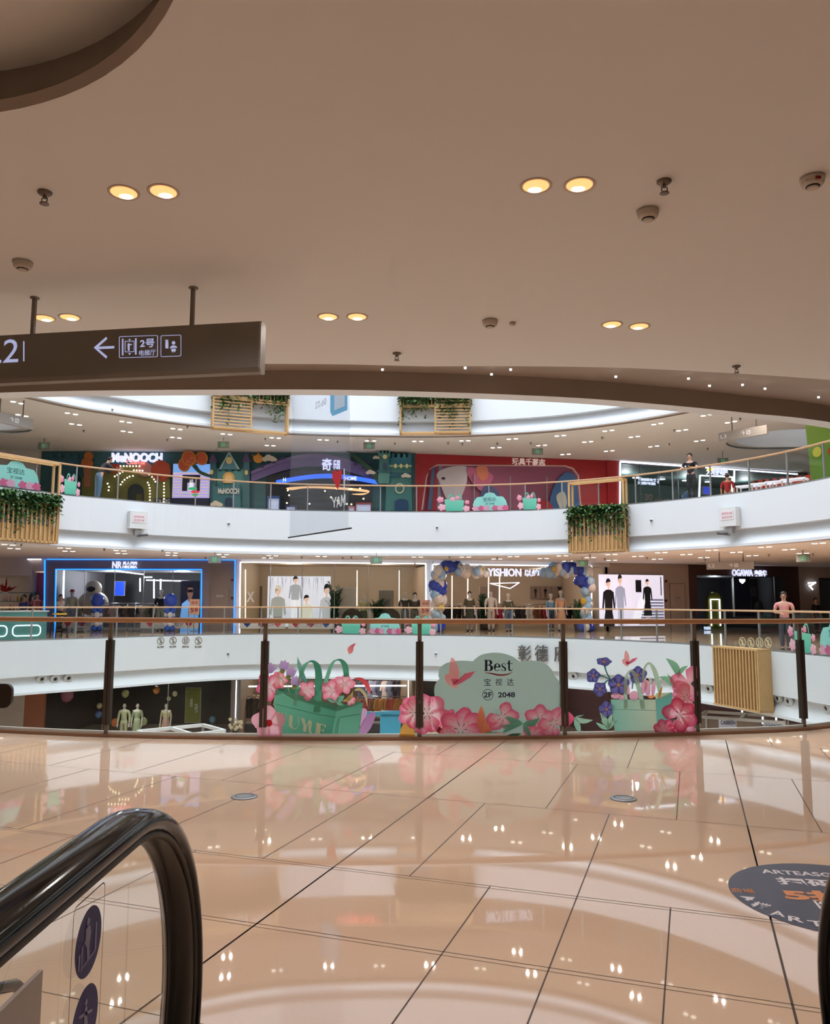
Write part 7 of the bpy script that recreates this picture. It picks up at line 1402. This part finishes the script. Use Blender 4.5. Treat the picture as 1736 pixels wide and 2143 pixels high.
for i, (x, y, w__, h_, c, l) in enumerate(((572, 1030, 26, 40, (60, 90, 150), 'blue play machine left in the play shop entrance'), (608, 1045, 22, 25, (50, 60, 120), 'small blue play machine in the play shop entrance'), (760, 1040, 34, 30, (150, 60, 60), 'red claw machine right in the play shop entrance'), (735, 1045, 14, 24, (200, 130, 130), 'pink play machine in the play shop entrance'))):
    s_, z = q3(x, y, -.5); t = thing('game_machine', l, 'game machine', FB.at(s_, -.45, LV)); sc_ = 37 / 1670; w2 = w__ * sc_ / 2; hh = h_ * sc_ * 1.3; b = MB(); b.box(-w2, w2, 0, .25, 0, hh * .45); b.box(-w2, w2, 0, .25, hh * .9, hh); b.box(-w2, -w2 + .04, 0, .25, 0, hh); b.box(w2 - .04, w2, 0, .25, 0, hh); b.build('cabinet', mat('paint_%d_%d_%d' % c, c, .5), t); b = MB(); b.box(-w2 + .05, w2 - .05, .1, .2, hh * .45, hh * .9); b.build('lit_case', mat('dim_white_case', (190, 200, 230), .5, emit=.4), t)
# right castle tower
relief('castle_relief', 'right blue-green castle tower relief with battlements and three lit windows', 'wall relief', [('keep', [(806, 1070), (809, 990), (860, 990), (862, 1070)], (66, 124, 126), False, .25), ('keep_top', cren(808, 860, 952, 978, 5, 8), (52, 124, 146), False, .3), ('trim_line', [(807, 976), (861, 976), (861, 980), (807, 980)], (150, 190, 170), False, .04, -.36), ('window_band', [(808, 979), (860, 979), (860, 992), (808, 992)], (72, 128, 128), False, .28), ('base_band', [(808, 992), (861, 992), (862, 1000), (807, 1000)], (36, 96, 120), False, .3), ('turret', [(792, 1015), (792, 990), (816, 990), (814, 1015)], (78, 136, 134), False, .36), ('turret', cren(790, 817, 986, 992, 4, 3), (60, 110, 124), False, .4), ('turret', [(794, 990), (794, 958), (814, 958), (814, 990)], (64, 118, 124), False, .34), ('turret_top', cren(792, 817, 949, 960, 4, 4), (84, 140, 138), False, .4), ('clock', disc(806, 962, 4.6), (226, 214, 150), False, .03, -.72), ('turret_window', disc(806, 981, 4.5, 6.5), (26, 66, 96), False, .03, -.72), ('doorway', [(826, 1070), (826, 1053)] + [(840 + 14 * math.cos(a_), 1053 - 7 * math.sin(a_)) for a_ in [math.pi - k * math.pi / 8 for k in range(9)]] + [(854, 1070)], (26, 66, 110), False, .03, -.3), ('emblem_ring', disc(836, 1024, 10, 11), (204, 214, 186), False, .03, -.3), ('emblem', disc(836, 1024, 7, 8), (60, 110, 110), False, .03, -.33)] + [('lit_window', disc(x, 979.5 + .0, 2.8, 4.6), (226, 220, 150), False, .03, -.55) for x in (827.5, 839, 851)], -.12, y_=LV)
cloud_relief(786, 958, 7, 'cream cloud relief at the left of the right castle tower', -.6); cloud_relief(848, 996, 10, 'cream cloud relief on the right castle tower', -.7); cloud_relief(774, 989, 10, 'cream cloud relief above the game machines', -.4)
# red toy shop
REDW = mat('deep_red_panel', (160, 30, 38), .5); u0 = 0; u1 = sx(FC, 1240, 1000)
wallpiece(FC, 0, FC.len, LV, Z3, REDW, .1, .3); wallpiece(FD, 0, sx(FD, 1294, 1000), LV, Z3, REDW)
def shp(x, y): return (x, y)
FR = FC
def pq(pts, sm=False): return pts
mural = [('backing', [(884, 1070), (893, 1000), (900, 984), (915, 975), (1180, 977), (1196, 982), (1207, 996), (1213, 1066)], (140, 78, 108), False, .03)]
t = relief('window_mural', 'lilac window mural with red and blue stripes in the red toy shop front', 'mural', [('outline', [(881, 1070), (891, 998), (898, 981), (914, 972), (1182, 974), (1199, 979), (1211, 995), (1216, 1066)], (226, 190, 186), False, .02), mural[0], ('stripe', [(886, 1070), (896, 985), (903, 980), (893, 1070)], (170, 30, 44), False, .01), ('stripe', [(893, 1070), (903, 980), (910, 977), (903, 1070)], (76, 92, 130), False, .01), ('stripe', [(903, 1070), (911, 977), (917, 976), (913, 1070)], (150, 36, 50), False, .01), ('stripe', [(913, 1070), (917, 976), (924, 976), (920, 1020), (922, 1070)], (120, 128, 150), False, .01),
  ('white_shape', [(912, 996), (920, 985), (945, 977), (975, 978), (976, 1000), (972, 1020), (960, 1050), (950, 1070), (930, 1040), (918, 1010)], (196, 188, 196), True, .01), ('dark_dot', disc(926, 1002, 4, 2.4), (30, 24, 30), False, .01), ('pink_shape', [(975, 980), (1010, 985), (1030, 1000), (1010, 1030), (985, 1010)], (176, 92, 128), True, .01), ('orange_shape', [(996, 978), (1016, 978), (1018, 1000), (1006, 1008), (996, 995)], (190, 110, 84), True, .01), ('blue_shape', [(1010, 1018), (1040, 1030), (1035, 1060), (1000, 1068)], (70, 76, 120), True, .01), ('blue_shape', [(1150, 1066), (1155, 1020), (1180, 990), (1200, 1000), (1205, 1040), (1205, 1066)], (50, 96, 150), True, .01), ('pale_shape', [(1168, 1066), (1160, 1040), (1175, 1030), (1182, 1050), (1178, 1066)], (190, 190, 180), True, .01), ('red_shape', [(1100, 1070), (1110, 1052), (1140, 1048), (1150, 1068)], (160, 40, 56), True, .01)], .1, FC, y_=LV)
b = MB()
for x in (990, 1065, 1141): s_ = sx(FC, x, 1010, .0); b.box(s_ - .02, s_ + .02, -.2, -.16, LV, LV + 2.3)
b.v = [FC.M @ v for v in b.v]; _wn[0] += 1; struct('window_%d' % _wn[0], b, GREYMETAL)
sign(FC, '玩具千慕志', 1071, 1140, 959.5, 974, mat('dim_white_letter', (226, 206, 200), .5, emit=.3), 'pale characters on the deep red shop front', n=.04, bold=.02)
# glass shop with white led frame
s0_, s1_ = sx(FD, 1296, 1000), sx(FD, 1458, 1000); zt3 = FD.px(1296, 966)[1]; wallpiece(FD, s0_, FD.len, zt3 - .12, Z3, mat('dark_header', (70, 70, 74), .5)); room(FD, s0_, FD.len - .1, LV, zt3 - .12, 5.5, mat('green_grey_shop', (92, 106, 104), .6, noise=(.7, (60, 84, 74))), e=190, col=COOL, nl=3); window(FD, s0_, s1_, LV, zt3 - .12, .06, [sx(FD, x, 1000) for x in (1340, 1380, 1420)])
strip(FD, [(1297, 1062), (1297, 966.5), (1440, 976)], LEDW, 'white light strip framing the left and top of the upper glass shop', .03, -.05)
strip(FD, [(1462, 1050), (1464, 995), (1532, 998.5), (1531, 1035)], LEDW, 'white light strip frame around the small shop entrance under the illuminated sign', .03, -.05); strip(FD, [(1476, 978.5), (1536, 982.5), (1668, 992.5)], LEDW, 'long sloping white light strip at the upper right', .03, -.05); strip(FD, [(1536, 984), (1535.5, 1009)], LEDW, 'short vertical white light strip right of the illuminated characters', .03, -.05)
sign(FD, '', 1477, 1522, 979, 995, LEDS, 'glowing white characters with a yellow spark at the upper right shop', n=-.12, parts=[('光明园迪', 0, 1, 0, .95, LEDS)], bold=.03); sp_ = relief('spark_logo', 'yellow spark at the corner of the glowing white characters', 'logo', [('spark', [(1478, 984), (1482, 980), (1484, 976), (1487, 980), (1491, 981), (1487, 985), (1485, 989), (1482, 985)], mat('yellow_led', (255, 200, 40), .5, emit=3, ecol=(255, 190, 40)), False, .03)], -.22, FD)
sign(FD, '', 1333, 1380, 1001, 1015, LEDS, 'small glowing white two-line lettering in the upper glass shop', n=.6, parts=[('想知道未来', .05, .85, .55, 1, LEDS), ('无限可能', 0, .8, 0, .45, LEDS), ('?', .88, 1, .3, 1, LEDS)]); sign(FD, '', 1347, 1401, 1035, 1049, mat('grey_letter', (130, 138, 136), .5), 'grey 30 lettering low in the upper glass shop', n=.1, parts=[('30', 0, .32, 0, 1, MATS['grey_plastic']), ('seconds', .38, 1, 0, .5, MATS['grey_plastic'])])
for i, (x, y) in enumerate(((1328, 976), (1334, 983), (1334, 991), (1334, 998), (1381, 982), (1385, 996), (1432, 987), (1434, 994), (1434, 1001), (1480, 1005))):
    s_, z = FD.px(x, y, 3.0); z = min(z, zt3 - .2); o = MB().lathe((0, 0, 0), [(.16, 0), (.16, -.03), (.001, -.04)], 14).build('round_lamp', LEDW) if i == 0 else o.copy()
    if i: COL.objects.link(o)
    o.matrix_world = FD.at(s_, 3.0, z); tag(o, 'small round white lamp inside the upper glass shop', 'lamp', 'round lamps in the upper glass shop')
t = thing('grass_strip', 'low green grass strip inside the upper glass shop', 'plant', FD.at(sx(FD, 1370, 1040, 1.0), 1.0, LV)); b = MB(); rnd = random.Random(2)
for i in range(260): x = rnd.uniform(-1.6, 1.6); y = rnd.uniform(0, .3); h_ = rnd.uniform(.35, .7); b.add([(x - .02, y, .3), (x + .02, y, .3), (x + rnd.uniform(-.05, .05), y, .3 + h_)], [(0, 1, 2)])
b.build('grass', PLG2, t, recalc=False); b = MB(); b.box(-1.65, 1.65, -.02, .34, 0, .3); b.build('trough', PALE, t)
bpv = [balloon(FD.M @ Vector((sx(FD, 1437, 1020, -.6), -.6, LV + z)), r, c, l, None) for z, r, c, l in ((1.5, .3, (90, 140, 200), 'upper blue balloon beside the standing man on the upper level'), (.95, .33, (150, 180, 214), 'middle pale blue balloon beside the standing man on the upper level'), (.4, .25, (40, 70, 160), 'lowest dark blue balloon beside the standing man on the upper level'))]
# phone counters, orange wall
pa, pb = atz(1563, 1003, 6.3), atz(1692, 990, 6.3); Fw = Frame(pa, pb); t = thing('display_wall', 'low orange red display wall at the upper right', 'display wall', Fw.at(Fw.len / 2, .6, LV)); w_ = Fw.len / 2; b = MB(); b.box(-w_, w_, 0, .1, .3, 1.28); b.build('panel', mat('orange_red_panel', (204, 70, 36), .5, noise=(1.5, (176, 44, 30))), t); b = MB(); b.box(-w_, w_, -.05, .15, 0, .3); b.build('base', PALE, t)
for i, (x, y) in enumerate(((1598, 1011), (1628, 1007), (1662, 1002), (1566, 1016))):
    pt_ = atz(x, y, LV + .86); pt_.z = LV; MT = Matrix.Translation(pt_) @ Matrix.Rotation(Fw.a, 4, 'Z')
    t = thing('display_table', ['white lit display table at the upper right, second from the left', 'white lit display table at the upper right, third from the left', 'white lit display table at the upper right, last on the right', 'white lit display table at the upper right, first on the left'][i], 'table', MT); b = MB(); b.box(-.42, .42, -.25, .25, .8, .86); b.build('tabletop', mat('lit_white_top', (236, 240, 255), .3, emit=.5), t)
    for a_, c_ in ((-1, -1), (1, -1), (1, 1), (-1, 1)): b = MB(); b.bar((a_ * .38, c_ * .2, 0), (a_ * .38, c_ * .2, .8), .05); b.build('leg', WHITEP, t)
    for k in range(3): o = MB().box(-.05, .05, -.03, .03, 0, .12).build('phone', BLACKM); o.matrix_world = MT @ Matrix.Translation((-.28 + k * .28, 0, .86)); tag(o, 'small dark phone standing on a white display table at the upper right', 'phone', 'phones on display')
MS = atz(1521, 1003, 6.35); MS.z = LV; MS = Matrix.Translation(MS)
poster(FD, 1471, 1484, 1019, 1034, .4, 'small blue screen in the shop under the illuminated characters', (50, 70, 190))
figure(MS @ Matrix.Rotation(2.6, 4, 'Z') @ Matrix.Translation((0, 0, -.12)), 'person with pale cap in a red top seated by the small shop, upper right', h=1.65, top_=(170, 50, 54), bottom=(60, 54, 56), hat=(226, 206, 200), legs=(((-.02, -.22, -.02), (0, -.22, -.26)), ((.02, -.22, -.02), (0, -.22, -.26))), hair=True)
t = thing('stool', 'dark round stool under the person in red, upper right', 'stool', MS); b = MB(); b.lathe((0, 0, 0), [(.2, .66), (.2, .7), (.001, .71)], 16); b.build('seat', BLACKM, t); b = MB(); b.cyl((0, 0, 0), (0, 0, .66), .04); b.lathe((0, 0, 0), [(.2, 0), (.2, .02), (.001, .03)], 16); b.build('pedestal', STEEL, t)
wallpiece(FE, 0, FE.len, LV, Z3, PALE)
# green promotional banner by the right escalator well
p, Fg = onloop(L3, 1738, 990, 2.0); t = thing('green_banner', 'tall yellow-green banner at the upper right edge', 'banner', Fg.at(0, 0, LV)); b = MB(); b.plate([(-.75, .1), (-.95, 3.1), (.9, 3.15), (1.0, .1)], 0, .03, (96, 140, 50), (), (140, 168, 50)); b.build('sheet', INK, t); b = MB(); b.box(-.9, .9, -.1, .12, 0, .1); b.cyl((-.8, .05, .1), (-.9, .05, 3.1), .02, seg=6); b.build('frame', GREYMETAL, t)
b = MB(); rnd = random.Random(6)
for i in range(9): x = rnd.uniform(-.6, .8); z = rnd.uniform(.3, 1.6); b.plate(circ(x, z, rnd.uniform(.08, .2), 12), -.012 - i * .002, 0, [(226, 216, 60), (200, 210, 60), (200, 60, 40), (236, 226, 120)][i % 4])
b.build('printed_dots', INK, t, recalc=False)

# ================================================================ top gallery (seen mirrored in the floor)
Z4 = 2 * LV + HC
for F, c in ((FA, PALE), (FB, mat('tan_shop_front', (176, 150, 130), .6)), (FC, mat('tan_shop_front', (176, 150, 130), .6)), (FD, PALE), (FE, PALE)): wallpiece(F, 0, F.len, 2 * LV, Z4, c)
def mir(F, u0, u1, z0, z1, s, m_, l, cat='sign'): t = thing('shop_sign', l, cat, F.at((u0 + u1) / 2, -.1, z0)); text(s, 'lettering', m_, t, -(u1 - u0) / 2, (u1 - u0) / 2, 0, z1 - z0, 0, .05, .03); return t
mir(FC, 3.2, 5.4, 12.35, 12.85, '湖亚湖', LEDS, 'glowing white characters of the top gallery, mirrored in the floor right of centre'); mir(FB, 14.2, 16.2, 12.3, 12.75, '火锅料理', mat('pink_neon', (240, 120, 160), .5, emit=1.5), 'pink neon characters of the top gallery, mirrored in the floor'); mir(FB, 9.5, 11.4, 12.3, 12.7, 'HOT POT', LEDS, 'glowing white letters of the top gallery left of the pink characters'); mir(FB, 2.8, 4.3, 12.2, 12.75, '米园', LEDS, 'glowing white characters of the top gallery mirrored beside the escalator')
o = relief('spark_logo', 'yellow swirl beside the glowing characters of the top gallery', 'logo', [('swirl', [(1010, 700), (1018, 694), (1026, 700), (1020, 706)], MATS['yellow_led'], True, .03)], -.2, FC)

# ================================================================ level below (L1)
z1 = -LV; zc1 = -1.77; DG = mat('very_dark_shop', (36, 40, 40), .5)
wallpiece(FA, 0, FA.len, z1, zc1, PALE); t0_, t1_ = sx(FB, 38, 1480), sx(FB, 92, 1480); room(FB, 0, t0_, z1, zc1, 3, BEIGE, e=120); rack(FB, sx(FB, 22, 1490, 1.0), 1.0, z1, 1.5, [(206, 180, 150), (160, 140, 120), (90, 80, 70)], 'clothes rack with beige coats at the far left below', 'beige coats at the far left below', 77, h=1.6, garh=1.0); wallpiece(FB, t0_, t1_, z1, zc1, mat('terracotta_panel', (168, 104, 78), .6))
d0, d1 = t1_, sx(FB, 482, 1480); room(FB, d0, d1, z1, zc1 - .02, 6, DG, e=60, nl=1); window(FB, d0, d1, z1, zc1, .06, [sx(FB, x, 1480) for x in (215, 350)]); wallpiece(FB, d1, sx(FB, 502, 1480), z1, zc1, mat('grey_pier', (96, 90, 88), .5))
strip(FB, [(494.5, 1424), (492, 1520)], LEDW, 'vertical white light strip on the pier of the level below', .02, -.03)
for x, r, c, l, kw in ((270, 1.6, None, 'left pale green dressed mannequin in the dark shop below', dict(top_=(196, 200, 160), bottom=(190, 192, 160), sleeve=2)), (297, 1.7, None, 'middle mannequin in long pale green dress in the dark shop below', dict(top_=(170, 180, 150), bottom=(160, 172, 140), skirt=.08, woman=True)), (356, 1.6, None, 'right mannequin in cream top and pink skirt in the dark shop below', dict(top_=(214, 204, 170), bottom=(190, 150, 140), skirt=.2, woman=True))):
    man(FB, x, .5, z1, l, h=1.75, **kw); s_, _ = FB.px(x, 1262, .1); lamp('SPOT', FB.M @ Vector((s_, -.2, zc1 - .1)), 110, WARM, cone=60, r=.05)
for i, (x, y, r, c, l) in enumerate(((140, 1455, .3, (170, 100, 130), 'pink balloon'), (262, 1452, .17, (170, 176, 120), 'pale green balloon near the top'), (327, 1444, .17, (190, 120, 60), 'upper orange balloon'), (240, 1512, .18, (206, 110, 60), 'lower orange balloon behind the dark post'), (206, 1495, .16, (40, 90, 160), 'blue balloon'), (208, 1477, .13, (190, 180, 140), 'small cream balloon above the blue one'), (300, 1510, .18, (160, 180, 130), 'pale balloon behind the middle mannequin'), (445, 1506, .16, (60, 120, 150), 'teal balloon right of the green banner'), (353, 1462, .1, (200, 206, 160), 'tiny pale balloon left of the green banner'), (366, 1452, .12, (206, 206, 170), 'small cream balloon left of the green banner'))):
    s_, z = FB.px(x, y, .8); balloon(FB.M @ Vector((s_, .8, min(z, zc1 - r - .05))), r, c, l + ' in the dark shop below', None)
t, w_, h = poster(FB, 387, 420, 1440, 1512, .3, 'olive green hanging banner with white characters in the dark shop below', (104, 112, 34), INK); text('好看', 'lettering', WHITEP, t, -.2 * w_, -.02 * w_, h * .45, h * .7, -.02, .004); text('不贵', 'lettering', WHITEP, t, .12 * w_, .34 * w_, h * .28, h * .55, -.02, .004)
c0_, c1_ = sx(FB, 502, 1480), FB.len; room(FB, c0_, c1_, z1, zc1 - .02, 5, mat('brown_shop_wall', (120, 98, 78), .6), e=260, col=WARM, nl=2); wallpiece(FB, c0_, c1_, zc1 - .42, zc1, mat('dark_header', (70, 70, 74), .5))
strip(FB, [(520, 1436.5), (850, 1435)], LEDW, 'long horizontal white light strip of the clothes shop below', .03, -.06); strip(FC, [(879 - 25, 1422), (854, 1480)], LEDWW, 'vertical light strip at the right end of the clothes shop below', .02, -.06)
for i, (x, n_, w__, cols, l) in enumerate(((525, 1.5, 1.2, [(40, 36, 36), (60, 50, 46)], 'clothes rack with dark coats below, left of the green bag sticker'), (790, 1.6, 2.6, [(206, 150, 90), (190, 130, 90), (200, 90, 90), (150, 120, 100)], 'clothes rack with orange and brown coats below, right of the green bag sticker'), (800, 3.4, 2.4, [(120, 120, 140), (190, 170, 160), (70, 66, 80)], 'clothes rack with grey coats at the back of the shop below'), (560, 3.0, 1.6, [(190, 150, 110), (120, 90, 70)], 'clothes rack with tan coats behind the green bag sticker'))): rack(FB, sx(FB, x, 1480, n_), n_, z1 + .75 if i != 2 else z1 + 1.4, w__, cols, l, l.replace('clothes rack with ', ''), 40 + i, h=1.2, garh=.9)
for i, (x, n_, w__, dz) in enumerate(((525, 1.5, 1.3, .75), (790, 1.6, 2.8, .75), (800, 3.4, 2.5, 1.4), (560, 3.0, 1.7, .75))):
    t = thing('display_plinth', ['low dark plinth under the rack of dark coats below', 'low dark plinth under the rack of orange coats below', 'tall dark plinth under the grey coats below', 'low dark plinth under the tan coats below'][i], 'plinth', FB.at(sx(FB, x, 1480, n_), n_, z1)); b = MB(); b.box(-w__ / 2 - .1, w__ / 2 + .1, -.3, .3, 0, dz - .03); b.build('block', DARKS, t); b = MB(); b.box(-w__ / 2 - .12, w__ / 2 + .12, -.32, .32, dz - .03, dz); b.build('slab', GREYP, t)
room(FC, 0, FC.len, z1, zc1 - .02, 5, mat('brown_shop_wall', (120, 98, 78), .6), DG, e=60, col=WARM, nl=2); room(FD, 0, FD.len, z1, zc1 - .02, 5, mat('mauve_shop_wall', (110, 80, 86), .6), e=160, col=NEUT, nl=2); wallpiece(FE, 0, FE.len, z1, zc1, PALE)
for i, (x, y0, y1) in enumerate(((1552, 1480, 1505), (1595, 1487, 1515), (1623, 1488, 1510))): strip(FD, [(x, y0), (x + .5, y1)], LEDW, ['left', 'middle', 'right'][i] + ' vertical white tube of the level below under the slatted box', .03, .5)
def kiosk_board(x, y0, x1, y1, s, label):
    z = z1 + 1.2; p = atz((x + x1) / 2, y1 + 10, z1 + .9); F = Frame((p.x, p.y), (p.x + 1, p.y)); a_ = F.px(x, y1); c_ = F.px(x1, y0); t = thing('standing_board', label, 'sign', F.at((a_[0] + c_[0]) / 2, 0, z1)); h0 = a_[1] - z1; h1 = c_[1] - z1; w_ = c_[0] - a_[0]; b = MB(); b.box(-w_ / 2, w_ / 2, 0, .06, max(.1, h0), h1); b.build('board', mat('lilac_white_board', (206, 204, 220), .5, emit=.25), t); b = MB(); b.box(-.3, .3, -.2, .25, 0, .05); b.cyl((0, .03, .05), (0, .03, max(.1, h0)), .04); b.build('post', STEEL, t); text(s, 'lettering', NAVY, t, -w_ * .42, w_ * .42, h0 + (h1 - h0) * .4, h0 + (h1 - h0) * .75, -.002, .01, .02)
kiosk_board(1505, 1502, 1540, 1526, 'CABBEEN', 'lilac white board with dark serif lettering below, left of the pair'); kiosk_board(1598, 1514, 1640, 1526, 'CABBEEN', 'lilac white board with dark serif lettering below, right of the pair')
# kiosk roofs on the floor below (pale canopies showing over the edge)
for i, (x0, y0, x1, y1, l) in enumerate(((330, 1545, 470, 1530, 'white framed kiosk canopy of the level below, left'), (1462, 1500, 1640, 1512, 'grey framed kiosk canopy of the level below, right'))):
    zk = z1 + 2.3; p = atz(x0, y0, zk); q = atz(x1, y1, zk)
    if p.y > 30: p = p * (28 / p.y)
    F = Frame((p.x, p.y), (q.x, q.y)); L = F.len; t = thing('kiosk_canopy', l, 'kiosk', F.at(L / 2, 0, z1)); b = MB(); H_ = zk - z1
    for y in (0, 1.6): b.bar((-L / 2, y, H_), (L / 2, y, H_), .1)
    for x in (-L / 2, 0, L / 2): b.bar((x, 0, H_), (x, 1.6, H_), .1)
    b.build('canopy_frame', WHITEP if i == 0 else GREYMETAL, t)
    for x in (-L / 2, L / 2):
        for y in (0, 1.6): b = MB(); b.bar((x, y, 0), (x, y, H_), .08); b.build('leg', GREYMETAL, t)
t = thing('blue_kiosk', 'bright blue kiosk with white spotlights below, right of the green bag sticker', 'kiosk', FB.at(sx(FB, 800, 1500, -3.0), -3.0, z1)); b = MB(); b.box(-.1, .75, 0, 1.2, 0, 1.75); b.build('side_block', mat('sky_blue_panel', (60, 160, 196), .5), t); b = MB(); b.box(-2.4, .75, 0, .1, 1.65, 1.85); b.build('beam', mat('sky_blue_panel', (60, 160, 196), .5), t)
for x in (-1.9, -.9): b = MB(); b.cyl((x, -.1, 1.55), (x + .12, -.3, 1.15), .08); b.build('spotlight', WHITEP, t)
b = MB(); b.box(-2.4, -.1, 0, 1.2, 0, .75); b.build('counter', WHITEP, t)
t = thing('flower_vase', 'dark vase of white flowers at the foot of the pier below', 'vase', FB.at(sx(FB, 492, 1520, -.6), -.6, z1)); b = MB(); b.lathe((0, 0, 0), [(.12, 0), (.2, .3), (.1, .6), (.12, .7)], 14); b.build('vase', BLACKM, t); b = MB(); rnd = random.Random(8)
for i in range(16): b.ball((rnd.uniform(-.28, .28), rnd.uniform(-.2, .2), rnd.uniform(.75, 1.2)), .08, 8, 6)
b.build('flowers', mat('cream_flowers', (214, 206, 180), .7), t)

# ================================================================ people
p, F = onloop(L3, 205, 1040, .55); figure(F.at(0, 0, LV) @ Matrix.Rotation(math.radians(100), 4, 'Z'), 'person in dark top and blue jeans leaning on the upper rail at the left', h=1.78, top_=(44, 44, 50), bottom=(96, 124, 150), lean=.55, arms=(((-.02, -.12, -.12), (.0, -.24, -.06)), ((.02, -.12, -.12), (.0, -.24, -.06))), sleeve=2, shoe=(200, 200, 200))
p, F = onloop(L3, 1447, 1043, .42); figure(F.at(0, 0, LV) @ Matrix.Rotation(math.radians(12), 4, 'Z'), 'person in black T-shirt and black trousers resting both arms on the upper rail', h=1.72, top_=(24, 22, 26), bottom=(28, 28, 34), lean=.12, arms=(((-.05, -.08, -.14), (.02, -.2, -.13)), ((.05, -.08, -.14), (-.02, -.2, -.13))), sleeve=.6)
p, F = onloop(L2, 1643, 1340, .9); figure(F.at(0, 0, 0) @ Matrix.Rotation(math.radians(48), 4, 'Z'), 'person with glasses in a pink short-sleeved shirt holding a phone, right', h=1.66, top_=(226, 156, 150), bottom=(70, 70, 84), glasses=True, arms=(((-.04, -.02, -.15), (.05, -.13, -.16)), ((.04, -.02, -.15), (-.03, -.14, -.15))), sleeve=.7)
figure(place(FB, 127, 1262, 0, -1.2) @ Matrix.Rotation(1.2, 4, 'Z'), 'person with black hair in a white top walking past the blue-lit shop', h=1.62, top_=(226, 216, 206), bottom=(50, 50, 62), woman=True, arms=(((-.03, -.03, -.16), (-.02, -.13, -.2)), ((.03, .03, -.16), (.03, -.05, -.3))), sleeve=.7)
figure(place(FD, 1706, 1262, 0, -3.4), 'person in a black top standing at the far right behind the rails', h=1.6, top_=(30, 28, 32), bottom=(40, 40, 48))
figure(place(FB, 66, 1262, 0, -1.0) @ Matrix.Rotation(2.6, 4, 'Z'), 'person carrying a dark bag in front of the pink backdrop', h=1.65, top_=(196, 120, 130), bottom=(170, 60, 60), bag=(30, 28, 36), woman=True, long_hair=True); figure(place(FB, 77, 1262, 0, -.7) @ Matrix.Rotation(.6, 4, 'Z'), 'person with dark hair in a dull pink top beside the pink backdrop', h=1.68, top_=(150, 84, 90), bottom=(150, 130, 120)); figure(place(FB, 50, 1262, 0, -1.3) @ Matrix.Rotation(-.4, 4, 'Z'), 'person in a blue top in front of the cosmetics shop', h=1.6, top_=(70, 80, 160), bottom=(60, 60, 70))
